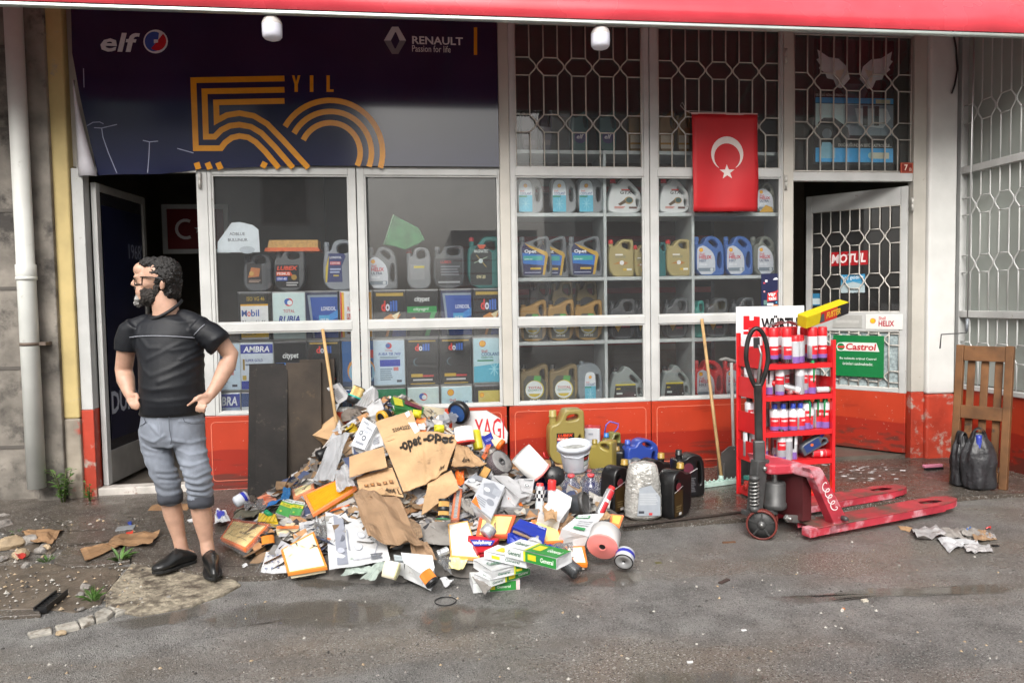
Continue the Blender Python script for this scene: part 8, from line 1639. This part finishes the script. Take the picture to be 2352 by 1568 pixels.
# --- shoes
M_shoe = mat('black_leather', (.012, .012, .012), .28, var=.3, scale=14, bump=.12, bscale=40); M_sole = mat('shoe_sole', (.010, .010, .010), .6)
def shoe(heel, toe, wd):
    d = (toe-heel); d.z = 0; L = d.length; d.normalize(); T = frameT((heel.x, heel.y, 0), d, (0, 0, 1)); B = Blob()
    f = lambda x, z: T @ V((x, 0, z))
    ax = tuple(d)
    rings = []
    for x, w_, z0, z1 in ((-.030, .024, .012, .050), (-.012, .036, .006, .064), (.03, .040, .004, .082), (.09, .043, .004, .102), (.14, .047, .004, .092), (.19, .050, .004, .070), (.235, .046, .004, .058), (.268, .034, .005, .048), (.285, .015, .010, .034)):
        x = x*L/.26; rings.append((f(x, (z0+z1)/2), (z1-z0)/2, w_*wd, ax))
    B.ring_loft(rings, 20); o = B.done('shoe', M_shoe, .006, 2)
    mb = MB(); pts = []
    for x, w_ in ((-.030, .018), (-.015, .032), (.03, .036), (.09, .036), (.14, .043), (.19, .048), (.24, .041), (.27, .026), (.285, .008)): pts.append((x*L/.26, w_*wd))
    out = pts+[(a, -b) for a, b in pts[::-1]]; mb.slab([(T @ V((a, b, 0)))[:2] for a, b in out], 0., .016, M_sole); mb.build('sole', o, bev=.003)
    mb = MB()
    for k in range(4):
        x = (.105+.022*k)*L/.26; z = .104-.011*k; mb.tube([T @ V((x, -.022, z-.008)), T @ V((x+.006, 0, z+.003)), T @ V((x, .022, z-.008))], .0028, M_sole, 5)
    mb.build('laces', o)
shoe(q(440, 1284, .06), q(358, 1303, -.10), 1.0)
shoe(q(482, 1284, .06), q(490, 1322, -.20), 1.02)
# --- hair, beard, face
M_hair = mat('dark_hair', (.012, .010, .009), .55, var=.5, scale=60, bump=.8, bscale=120); M_beard = mat('dark_beard', (.022, .017, .014), .7, var=.5, scale=70, bump=.8, bscale=160); M_greyb = mat('grey_beard', (.30, .29, .28), .7, var=.4, scale=90, bump=.8, bscale=160)
hr = random.Random(3); B = Blob()
B.ball(q(376, 626, .006), .094, .083, .088); B.ball(q(388, 648, .01), .066, .078, .075); B.ball(q(393, 672, .01), .045, .068, .045); B.ball(q(352, 606), .070, .070, .036)
B.ball(q(380, 634, -.052), .046, .030, .052); B.ball(q(380, 634, .06), .046, .030, .050); B.ball(q(359, 642, -.062), .010, .012, .030)
def fuzz(a): return lambda c: a*(NZ.noise(c*55)+.9*NZ.noise(c*110+V((3, 1, 2)))+.5*NZ.noise(c*220))
B.done('hair', M_hair, .0042, 3, fuzz(.007))
B = Blob()
B.ball(q(344, 680, -.040), .050, .034, .042, .5); B.ball(q(332, 672, -.046), .026, .018, .026, .3); B.ball(q(346, 682, .034), .040, .032, .036, .5); B.ball(q(359, 664, -.054), .018, .018, .034, .1); B.ball(q(359, 664, .054), .018, .018, .034, .1); B.ball(q(338, 691), .044, .046, .028); B.ball(q(348, 695), .04, .044, .022)
B.limb([q(318, 663, -.026), q(313, 662, .0), q(318, 663, .026)], [.011, .013, .011], n=8)
B.done('beard', M_beard, .004, 2, fuzz(.006))
B = Blob(); B.ball(q(322, 688), .028, .038, .032); B.ball(q(319, 697), .022, .030, .020)
B.done('chin_beard', M_greyb, .004, 2, fuzz(.006))
mb = MB(); mb.tube([q(331, 632, -.052), q(323, 631, -.040), q(317, 634, -.022)], [.004, .006, .004], M_hair, 6); mb.build('eyebrow', man)
mb = MB(); mb.lathe([(0, -.011), (.008, -.008), (.011, 0), (.008, .008), (0, .011)], mat('eye', (.12, .09, .07), .2), 10, MX.Translation(q(322, 642, -.036))); mb.build('eye', man)
mb = MB(); mb.tube([q(325, 672, -.03), q(318, 671, -.012), q(316, 671, .01)], [.003, .005, .004], mat('lips', (.35, .12, .10), .5), 6); mb.build('mouth', man)
# glasses
mgf = mat('glasses_frame', (.02, .02, .022), .35, .4); M_lens = glass('lens_glass', (.9, .93, .95), .02, 1.5)
for sg in (-1, 1):
    c = [q(327, 636, sg*.068), q(308, 639, sg*.026), q(309, 654, sg*.026), q(326, 653, sg*.064)]
    if sg < 0:
        gl_ = bpy.data.objects.new('glasses', None); LINK(gl_); gl_.parent = man
    mb = MB(); mb.tube(c, .0036, mgf, 6, close=True); mb.build('rim', gl_); mb = MB(); mb.poly(c, M_lens); mb.build('lens', gl_)
    mb = MB(); mb.tube([c[0], q(350, 637, sg*.090), q(370, 640, sg*.094), q(377, 648, sg*.090)], .0036, mgf, 6); mb.build('temple', gl_)
mb = MB(); mb.tube([q(308, 642, -.026), q(306, 641, 0), q(308, 642, .026)], .0022, mgf, 6); mb.build('bridge', gl_)
# ================================================================ wooden frame, bags and things at the right
M_fr = mat('brown_frame_wood', (.14, .062, .021), .6, var=.35, scale=7, dirt=((.03, .018, .01), .32, 6), bump=.2, bscale=30)
a, b = gp(2180, 1106, GZ), gp(2312, 1126, GZ); T0 = frameT(a, b-a, (0, 0, 1)); WF = (b-a).length; nrm2 = V((T0[0][1], T0[1][1], T0[2][1]))
T0 = frameT(a, b-a, V((0, 0, 1))+nrm2*.12)
wf = thing('wooden_pallet', 'brown slatted wooden pallet leaning by the right wall', 'pallet', T=T0)
HF = 1.06
def fb(name, x0, x1, z0, z1, y0=0., y1=.03): mb = MB(); mb.box(x0, x1, y0, y1, z0, z1, M_fr); mb.build(name, wf, bev=.004)
fb('rail', 0, .052, 0, HF, -.01, .04); fb('rail', WF-.052, WF, 0, HF-.0, -.01, .04); fb('cross_rail', .053, WF-.053, HF-.12, HF-.005, -.004, .036); fb('cross_rail', .053, WF-.053, .50, .60, -.012, .028); fb('cross_rail', .053, WF-.053, .04, .12, 0, .03)
n_ = 3
for k in range(n_): x = .053+(WF-.106)*(k+.5)/n_; fb('slat', x-.026, x+.026, .12, HF-.12, .031, .046)
# black carrier bags
M_bag = mat('black_bag_film', (.026, .026, .029), .42, var=.3, scale=10, bump=1., bscale=24)
def bag(label, p, w_, d_, h_, seed, rz=0.):
    t = thing('plastic_bag', label, 'plastic bag', tuple(p), (0, 0, rz), group='black bags by the wooden frame'); n, mm = 44, 34; vs_ = []
    prf = [(0, .55), (.03, .9), (.12, 1), (.5, 1.0), (.66, .92), (.80, .74), (.90, .5), (1, .34)]
    for j in range(mm+1):
        v = j/mm
        for A, Bq in zip(prf, prf[1:]):
            if A[0] <= v <= Bq[0]: s_ = lerp(A[1], Bq[1], (v-A[0])/(Bq[0]-A[0])); break
        for i in range(n):
            a = 2*pi*i/n; k = 1+.22*NZ.noise(V((cos(a)*1.6+seed, sin(a)*1.6, v*2.2)))-.20*abs(NZ.noise(V((cos(a)*2.6+seed, sin(a)*2.6, v*1.6+seed))))-.14*abs(NZ.noise(V((cos(a)*5+seed, sin(a)*5, v*4))))+.07*sin(a*7+v*4+seed)*v
            vs_.append((w_/2*s_*cos(a)*k, d_/2*s_*sin(a)*k, v*h_))
    mb = MB(); mb.add(vs_, [(j*n+i, j*n+(i+1) % n, (j+1)*n+(i+1) % n, (j+1)*n+i) for j in range(mm) for i in range(n)]+[list(range(n-1, -1, -1)), [mm*n+i for i in range(n)]], M_bag, True); mb.build('bag', t)
    for sg in (-1, 1):
        mb = MB(); pts = [(sg*.012+w_*.20*cos(u), sg*.02*1, h_*.84+h_*.24*sin(u)) for u in [pi*i/10 for i in range(11)]]; L = len(pts); vs_ = []
        for x, y, z in pts: vs_ += [(x, y-.018, z), (x, y+.018, z+.004)]
        mb.add(vs_, [(2*i, 2*i+1, 2*i+3, 2*i+2) for i in range(L-1)], M_bag, True); o = mb.build('handle', t); s_ = o.modifiers.new('t', 'SOLIDIFY'); s_.thickness = .003
    return t
t = bag('front black carrier bag with blue bottle cap showing', gp(2246, 1122, GZ), .25, .17, .42, 1.3, R(-20))
mb = MB(); mb.lathe([(.02, .38), (.02, .405), (0, .408)], plas('2c3c98'), 14, TR(-.01, -.03, 0)); mb.lathe([(.03, .30), (.02, .38)], plas('2c3c98'), 14, TR(-.01, -.03, 0)); mb.build('bottle_cap', t)
bag('rear black carrier bag half behind the front one', gp(2214, 1116, GZ)+V((0, .03, 0)), .18, .14, .38, 4.1, R(10))
# pink squeegee
p = gp(2122, 1079, GZ); t = thing('squeegee', 'pink squeegee head lying by the white pillar', 'squeegee', tuple(p), (0, 0, R(4))); mb = MB(); mb.box(0, .17, -.012, .02, .018, .042, plas('d88aa4')); mb.build('head', t, bev=.004); mb = MB(); mb.box(0, .17, -.02, .0, 0, .019, M_black); mb.build('rubber', t)
# awning crank hanging by the side wall
a = fp(2238, 78, -.55); b = fp(2222, 732, -.55); e1, e2, e3 = fp(2220, 764, -.55), fp(2162, 768, -.55), fp(2159, 800, -.55)
t = thing('awning_crank', 'long thin crank rod hanging beside the right wall', 'crank', tuple(b)); mb = MB(); mb.tube([V(a)-b+V((0, 0, .25)), V((0, 0, 0))], .005, mat('crank_steel', (.38, .38, .38), .4, .6), 8); mb.build('rod', t)
mb = MB(); mb.tube([V((0, 0, 0)), e1-b, e2-b, e3-b], .0055, mat('crank_dark', (.06, .06, .06), .5), 8); mb.build('handle', t); mb = MB(); mb.tube([V((0, 0, -.0)), (e1-b)*.9], .012, mat('crank_grey', (.2, .22, .24), .4), 10); mb.build('grip', t)
# black cable on the pillar
a = [fp(x, y, -.075) for x, y in ((2186, 60), (2196, 110), (2199, 160), (2193, 195), (2186, 215))]; t = thing('cable', 'short black cable hanging at the top of the white pillar', 'cable', tuple(a[0])); mb = MB(); mb.tube([q_-a[0] for q_ in a], .008, M_black, 8); mb.build('cord', t)
# reinforcing bar lying along the edge of the pavement
a, b = gp(1432, 1208, GZ+.012), gp(2062, 1133, GZ+.012); t = thing('steel_bar', 'rusty ribbed steel bar lying along the pavement edge', 'bar', tuple(a)); L_ = (b-a).length; k = 120
mb = MB(); mb.tube([(b-a)*(i/k) for i in range(k+1)], [.0085+.0022*(i % 2) for i in range(k+1)], mat('rusty_steel', (.05, .038, .032), .55, .4, var=.3, scale=30), 7); mb.build('rod', t)
# ---- flat litter on the ground
def litter(name, label, cat, px, m, z=GZ, crum=.01, th=.003, n=6, group=None, seed=1, bend=0.):
    P = [gp(x, y, z) for x, y in px]; c = sum(P, V((0, 0, 0)))/4; t = thing(name, label, cat, (c.x, c.y, z), group=group); mb = MB(); vs_ = []
    for j in range(n+1):
        for i in range(n+1):
            u, v = i/n, j/n; p = P[0].lerp(P[1], u).lerp(P[3].lerp(P[2], u), v); k = abs(NZ.noise(V((u*2.5+seed, v*2.5, seed))))+.5*abs(NZ.noise(V((u*6+seed, v*6, seed))))
            vs_.append((p.x-c.x, p.y-c.y, th+crum*k*2+bend*max(0, u-.6)))
    mb.add(vs_, [(j*(n+1)+i, (j+1)*(n+1)+i, (j+1)*(n+1)+i+1, j*(n+1)+i+1) for j in range(n) for i in range(n)], m); o = mb.build('sheet', t); s_ = o.modifiers.new('t', 'SOLIDIFY'); s_.thickness = th; s_.offset = -1; return t
LG = 'flat litter on the ground'
wetc = mat('wet_cardboard', (.26, .15, .075), .6, var=.25, scale=8, dirt=((.10, .06, .035), .35, 9))
litter('cardboard_piece', 'wet cardboard piece on the rubble at far left', 'cardboard', [(50, 1222), (146, 1218), (120, 1250), (72, 1246)], wetc, .03, .02, .004, group=LG, seed=2)
litter('cardboard_piece', 'wet cardboard piece, left of the two overlapping ones near the man', 'cardboard', [(184, 1262), (262, 1248), (274, 1256), (196, 1290)], wetc, .03, .015, .004, group=LG, seed=3)
litter('cardboard_piece', 'wet cardboard piece, right of the two overlapping ones near the man', 'cardboard', [(262, 1232), (368, 1226), (346, 1258), (244, 1252)], wetc, .034, .018, .004, group=LG, seed=4, bend=.02)
litter('cardboard_piece', 'flattened brown card on the wet pavement behind the man', 'cardboard', [(350, 1160), (440, 1156), (430, 1172), (340, 1172)], wetc, GZ, .004, .003, group=LG, seed=5)
litter('grey_tile', 'small grey flat tile fragment left of the man', 'tile', [(270, 1212), (312, 1206), (306, 1216), (264, 1220)], mat('tile_grey', (.22, .23, .24), .4), GZ, .003, .006, group=LG, seed=6)
litter('red_scrap', 'tiny red plastic scrap left of the man', 'scrap', [(290, 1223), (306, 1222), (305, 1228), (289, 1227)], ink('b83020'), GZ, .01, .004, 3, LG, 7)
litter('blue_scrap', 'tiny blue scrap beside the grey tile fragment', 'scrap', [(294, 1201), (302, 1200), (302, 1206), (294, 1206)], ink('2040a0'), GZ, .02, .004, 3, LG, 8)
litter('red_scrap', 'red plastic scrap on the rubble at far left', 'scrap', [(38, 1272), (62, 1276), (58, 1288), (36, 1284)], ink('a82820'), .02, .03, .004, 3, LG, 9)
litter('paper_scrap', 'white paper scrap on the pavement right of the shoes', 'scrap', [(556, 1298), (566, 1294), (570, 1300), (558, 1304)], M_paper, GZ, .006, .003, 3, LG, 10)
litter('silver_wrapper', 'pale plastic scrap behind the legs', 'scrap', [(430, 1194), (452, 1190), (454, 1196), (434, 1200)], M_paper, GZ, .008, .003, 3, LG, 11)
# crumpled sheets at the right
PG2 = 'crumpled packaging at the right'; M_dpap = mat('dirty_white_card', (.33, .315, .315), .5, var=.25, scale=18, dirt=((.16, .13, .10), .4, 14))
for i, (lab, px, m, cr) in enumerate((('creased white and grey sheet, leftmost of the right litter', [(2090, 1222), (2150, 1212), (2180, 1236), (2110, 1246)], M_dpap, .045), ('brown-grey folded card in the right litter', [(2160, 1214), (2196, 1222), (2230, 1246), (2170, 1240)], M_card, .04), ('pale triangular card at the front of the right litter', [(2150, 1238), (2210, 1248), (2215, 1256), (2180, 1272)], M_paperg, .03), ('rolled white strip at the right front of the litter', [(2212, 1258), (2270, 1254), (2282, 1270), (2222, 1274)], M_dpap, .035), ('dull grey torn card behind the right litter', [(2200, 1218), (2240, 1214), (2262, 1232), (2214, 1234)], M_card, .03), ('muddy brown shred at the back right', [(2230, 1222), (2262, 1220), (2290, 1240), (2240, 1250)], CB[2], .03), ('small white shred at the right end', [(2262, 1224), (2284, 1230), (2288, 1238), (2266, 1240)], M_dpap, .02), ('thin beige shred beside the folded card', [(2180, 1240), (2240, 1244), (2250, 1252), (2190, 1252)], M_paperg, .02), ('tan scrap left of the right litter', [(2062, 1208), (2096, 1212), (2090, 1222), (2068, 1216)], CB[1], .006))):
    litter('card_scrap', lab, 'card', px, m, 0., cr*.6, .003, 7, PG2, 20+i)
litter('blue_scrap', 'tiny blue cap bit in the right litter', 'scrap', [(2221, 1214), (2232, 1214), (2232, 1222), (2221, 1221)], ink('2a6ab8'), .0, .02, .006, 3, LG, 41)
litter('red_scrap', 'tiny red bit in the right litter', 'scrap', [(2264, 1212), (2276, 1212), (2276, 1217), (2264, 1217)], ink('b82828'), .0, .02, .006, 3, LG, 42)
# rubber ring
p = gp(1023, 1380, .006); t = thing('rubber_ring', 'thin black rubber ring lying on the wet asphalt', 'ring', (p.x, p.y, .004)); mb = MB(); mb.tube([(.052*cos(u), .052*sin(u)*1.0, .003) for u in [2*pi*i/36 for i in range(36)]], .0028, M_black, 6, close=True); mb.build('ring', t)
def bit(name, label, cat, px, py, parts, z=0., rz=0., group='small bits on the asphalt'):
    p = gp(px, py, z); t = thing(name, label, cat, (p.x, p.y, z), (0, 0, rz), group=group); mb = MB()
    for x0, x1, y0, y1, z1, m in parts: mb.slab(rough_edge([(x0, y0), (x1, y0), (x1, y1), (x0, y1)], .002, .01, int(px)), 0, z1, m)
    mb.build('piece', t)
twig = mat('twig_brown', (.13, .06, .03), .7); leaf_ = mat('leaf_olive', (.10, .09, .03), .6)
bit('twig', 'short reddish twig on the asphalt before the steel bar', 'twig', 1674, 1246, [(-.04, .04, -.006, .006, .008, twig)])
bit('wood_chip', 'dark wedge-shaped chip on the open asphalt', 'wood chip', 1664, 1336, [(-.04, .04, -.008, .012, .008, mat('chip_dark', (.06, .04, .035), .6))], rz=R(35))
bit('leaf', 'small olive leaf on the asphalt at the heap side', 'leaf', 1512, 1292, [(-.018, .018, -.010, .010, .003, leaf_)])
bit('cigarette_butt', 'orange-tipped cigarette butt on the asphalt', 'cigarette', 1936, 1401, [(-.018, .002, -.005, .005, .008, ink('d8d4cc')), (.002, .016, -.005, .005, .008, ink('c87830'))], rz=R(40))
bit('white_pebble', 'pale pebble on the asphalt right of the cigarette butt', 'pebble', 1986, 1380, [(-.014, .014, -.010, .010, .008, ink('c8c0b0'))])
bit('white_chip', 'small white chip on the lower asphalt', 'chip', 1708, 1447, [(-.010, .012, -.005, .005, .004, ink('d8d8d8'))])
bit('white_chip', 'curved white chip near the bottom edge of the asphalt', 'chip', 1585, 1521, [(-.012, .012, -.004, .006, .005, ink('d8d8d8'))])
bit('metal_clip', 'small dark clip on the asphalt far right', 'clip', 2286, 1254, [(-.018, .018, -.010, .010, .008, M_black)])
# black plastic strip and broken stones at the left
a, b = gp(92, 1402, .02), gp(142, 1362, .02); t = thing('plastic_strip', 'black plastic channel strip lying on the soil at left', 'strip', T=frameT(a, b-a, (0, 0, 1))); L_ = (b-a).length; mb = MB(); mb.box(0, L_, -.03, .03, -.01, .006, M_black); mb.box(0, L_, -.03, -.022, .006, .02, M_black); mb.box(0, L_, .022, .03, .006, .02, M_black)
for k in range(7): mb.box(L_*(k+.4)/7.4, L_*(k+.5)/7.4, -.022, .022, .006, .014, M_black)
mb.build('channel', t)
M_st = mat('stone_grey', (.24, .22, .20), .7, var=.3, scale=20, bump=.5, bscale=30, dirt=((.12, .09, .06), .3, 14)); M_brk = mat('tan_rubble', (.36, .27, .17), .7, var=.25, scale=20, dirt=((.14, .10, .06), .35, 14))
STN = [(10, 1212, .14, .05), (48, 1276, .11, .035), (92, 1268, .07, .03), (68, 1248, .10, .05), (22, 1256, .16, .06), (100, 1256, .05, .02), (60, 1300, .06, .02), (142, 1370, .05, .02), (196, 1352, .05, .025), (186, 1368, .04, .02), (108, 1262, .05, .03), (128, 1244, .05, .02), (186, 1400, .03, .012), (170, 1252, .05, .02), (6, 1285, .06, .02), (240, 1262, .05, .02), (140, 1455, .04, .015), (388, 1372, .03, .01), (10, 1190, .08, .03), (40, 1200, .06, .02)]
STL = ['grey slab fragment at the left edge below the wall', 'long tan rubble piece beside the red scrap', 'rounded grey stone right of the tan rubble', 'grey stone under the far left cardboard', 'biggest broken slab chunk at the left edge', 'small grey stone before the far left cardboard', 'flat grey stone on the soil top edge', 'tan chip behind the black plastic strip', 'grey lump on the soil near the grass tuft', 'small grey pebble left of the kerb grass tuft', 'tan chip touching the far left cardboard corner', 'grey chip at the slab corner above the soil', 'tiny grey pebble below the grass tuft', 'tan stone in the crack under the cardboard', 'grey stone at the left edge above the soil', 'grey chip beside the overlapping cardboard', 'tan pebble before the white kerb', 'tiny stone on the pale concrete patch', 'grey stone near the drain pipe foot', 'small tan stone near the drain pipe foot']
for k, (px, py, s, h_) in enumerate(STN):
    p = gp(px, py, .006); r = random.Random(k); bm = bmesh.new(); bmesh.ops.create_icosphere(bm, subdivisions=2, radius=1)
    for v in bm.verts: v.co *= 1+.35*NZ.noise(v.co*1.3+V((k*3, 0, 0))); v.co.z = max(v.co.z, -.5)
    bmesh.ops.transform(bm, matrix=MX.Diagonal((s*.6, s*.42, h_*.8, 1)) @ MX.Rotation(r.uniform(0, 3), 4, 'Z'), verts=bm.verts); me = bpy.data.meshes.new('stone'); bm.to_mesh(me); bm.free(); me.materials.append(M_brk if k % 3 == 1 else M_st)
    o = bpy.data.objects.new('stone', me); LINK(o); o.location = (p.x, p.y, .006+h_*.35); o.rotation_euler.z = r.uniform(0, 6)
    tag(o, STL[k], 'stone', 'broken stones at left')
# grit and crumbs of concrete on the left rubble and along the kerb
mb = MB(); r = random.Random(21); gm = [M_st, M_brk, mat('grit_dark', (.05, .045, .04), .7), mat('grit_pale', (.4, .38, .34), .7)]
for k in range(620):
    px, py = (r.uniform(-5, 330), r.uniform(1190, 1400)) if k < 360 else (r.uniform(0, 2352), 1230+r.random()**.7*330)
    z = GZ if 1150 < py < 1225 and px > 60 else .012 if k < 360 else 0; p = gp(px, py, z); s = r.uniform(.003, .010)*(1.6 if k < 90 else 1)
    mb.add([(p.x+s*r.uniform(.6, 1.2)*cos(a), p.y+s*r.uniform(.6, 1.2)*sin(a), z) for a in (0, 1.2, 2.5, 3.8, 5)]+[(p.x+r.uniform(-.3, .3)*s, p.y, z+s*r.uniform(.5, 1.))], [(0, 1, 5), (1, 2, 5), (2, 3, 5), (3, 4, 5), (4, 0, 5)], r.choice(gm))
o = mb.build('grit'); o['kind'] = 'stuff'; tag(o, 'scattered grit and crumbs of concrete on the ground', 'grit')
# weeds
M_lf = mat('weed_leaf', (.075, .16, .03), .55, var=.35, scale=30, sub=.05); M_stm = mat('weed_stem', (.10, .14, .04), .6)
def weed(label, p, n, h_, ll, lw, seed, spread=.06, tall=True):
    t = thing('weed', label, 'plant', tuple(p)); r = random.Random(seed); mbs = MB(); 
    def leaf(mb, o_, d, L_, W_):
        d = d.normalized(); s_ = d.cross(V((0, 0, 1)))
        if s_.length < .1: s_ = V((1, 0, 0))
        s_.normalize(); up = s_.cross(d)
        pts = [o_, o_+d*L_*.35+s_*W_*.5+up*L_*.06, o_+d*L_*.7+s_*W_*.38+up*L_*.04, o_+d*L_-up*L_*.12, o_+d*L_*.7-s_*W_*.38+up*L_*.04, o_+d*L_*.35-s_*W_*.5+up*L_*.06, o_+d*L_*.5+up*L_*.01]
        mb.add(pts, [(0, 1, 6), (1, 2, 6), (2, 3, 6), (3, 4, 6), (4, 5, 6), (5, 0, 6)], M_lf)
    mbl = MB()
    for k in range(n):
        a = r.uniform(0, 2*pi); top = V((cos(a)*spread*r.uniform(.2, 1), sin(a)*spread*r.uniform(.2, 1)-.02, h_*r.uniform(.6, 1)))
        if tall:
            mbs.tube([V((top.x*.15, top.y*.15, 0)), top*.5+V((0, 0, .02)), top], [.004, .003, .0015], M_stm, 5)
            for j in range(9):
                f = (j+1.5)/10; b_ = r.uniform(0, 6.28); leaf(mbl, top*f, V((cos(b_), sin(b_)-.2, .35)), ll*r.uniform(.6, 1.1)*(1.1-.5*f), lw)
        else: leaf(mbl, V((top.x*.2, top.y*.2, 0)), top+V((cos(a)*.02, sin(a)*.02, 0)), h_*r.uniform(.7, 1.2), lw)
    if mbs.v: mbs.build('stem', t)
    o = mbl.build('leaves', t); o['kind'] = 'stuff'
weed('tall leafy weed at the foot of the yellow pillar', gp(146, 1152, GZ), 7, .34, .085, .026, 1, .09)
weed('small leafy weed growing at the corner of the red post', gp(206, 1150, GZ), 4, .16, .05, .018, 2, .05)
weed('low broad-leaved weed in the slab crack by the man', gp(276, 1288, .01), 14, .09, .06, .022, 3, .09, False)
weed('grass tuft by the broken white kerb', gp(216, 1380, .01), 34, .075, .05, .006, 4, .06, False)
weed('thin grass tuft on the left soil', gp(108, 1290, .01), 22, .06, .05, .005, 5, .06, False)
weed('sparse grass tuft at far left rubble', gp(40, 1228, .01), 16, .05, .05, .006, 6, .05, False)
# soap suds on the wet pavement by the right door
mb = MB(); ms = mat('soap_suds', (.62, .60, .60), .6, var=.3, scale=60); r = random.Random(9)
for k in range(60):
    px, py = r.gauss(1985, 50), r.gauss(1085, 14)
    if not 1880 < px < 2110 or not 1066 < py < 1130: continue
    p = gp(px, py, GZ); s = r.uniform(.003, .022)**1; n = 9; mb.poly([(p.x+s*1.6*cos(2*pi*i/n)*r.uniform(.4, 1.1), p.y+s*sin(2*pi*i/n)*r.uniform(.4, 1.1), GZ+.002+.0002*(k % 9)) for i in range(n)], ms)
o = mb.build('soap_suds'); o['kind'] = 'stuff'; tag(o, 'white soap suds spread over the wet pavement by the right door', 'suds')

# ================================================================ across the street, seen only in the glass: a dark building and a parked truck
ob = thing('opposite_building', 'grey-green building across the street mirrored in the left windows', 'building', (-11, -17, 0))
mob = mat('opposite_render', (.70, .74, .72), .8, var=.3, scale=.8); mb = MB(); mb.box(-12, 9.2, -6, 0, 0, 9.5, mob); mb.build('wall', ob)
for r_ in range(3):
    for c_ in range(7):
        x = -11+c_*2.9; f = MB(); f.box(x, x+1.4, -.02, .05, 1.0+r_*2.9, 2.7+r_*2.9, mat('opposite_frame', (.35, .35, .34), .6)); fo_ = f.build('window', ob); g_ = MB(); g_.box(x+.08, x+1.32, .045, .06, 1.08+r_*2.9, 2.62+r_*2.9, mat('opposite_pane', (.02, .025, .03), .1)); g_.build('pane', fo_)
o2 = thing('opposite_building', 'long grey building across the street mirrored in the right windows', 'building', (14, -18, 0)); mb = MB(); mb.box(-8.8, 12, -6, 0, 0, 8.5, mat('opposite_render2', (.26, .27, .28), .8, var=.3, scale=.7)); mb.build('wall', o2)
for c_ in range(6): mb = MB(); mb.box(-8+c_*3.2, -6.2+c_*3.2, .0, .05, 3.6, 5.4, mat('opposite_pane')); mb.build('window', o2)
tk = thing('parked_truck', 'white box truck with red stripes parked across the street, mirrored in the glass', 'truck', (2.2, -14.5, 0))
mtw = mat('truck_white', (.8, .8, .8), .4, var=.08); mb = MB(); mb.box(-1.25, 1.15, -5, 0, .9, 3.5, mtw); mb.build('cargo_box', tk, bev=.03)
for k in range(6): mb = MB(); mb.box(-1.2, 1.1, .001, .008, 1.2+k*.36, 1.24+k*.36, ink('b04a48')); mb.build('stripe', tk)
mb = MB(); mb.box(-1.15, 1.05, -6.8, -5.1, .6, 2.6, mtw); mb.build('cab', tk, bev=.1)
for x in (-1.05, .95):
    for y in (-.9, -5.9): mb = MB(); mb.lathe([(0, -.12), (.42, -.12), (.45, -.08), (.45, .08), (.42, .12), (0, .12)], M_black, 20, TR(x, y, .45, 0, pi/2)); mb.build('wheel', tk)
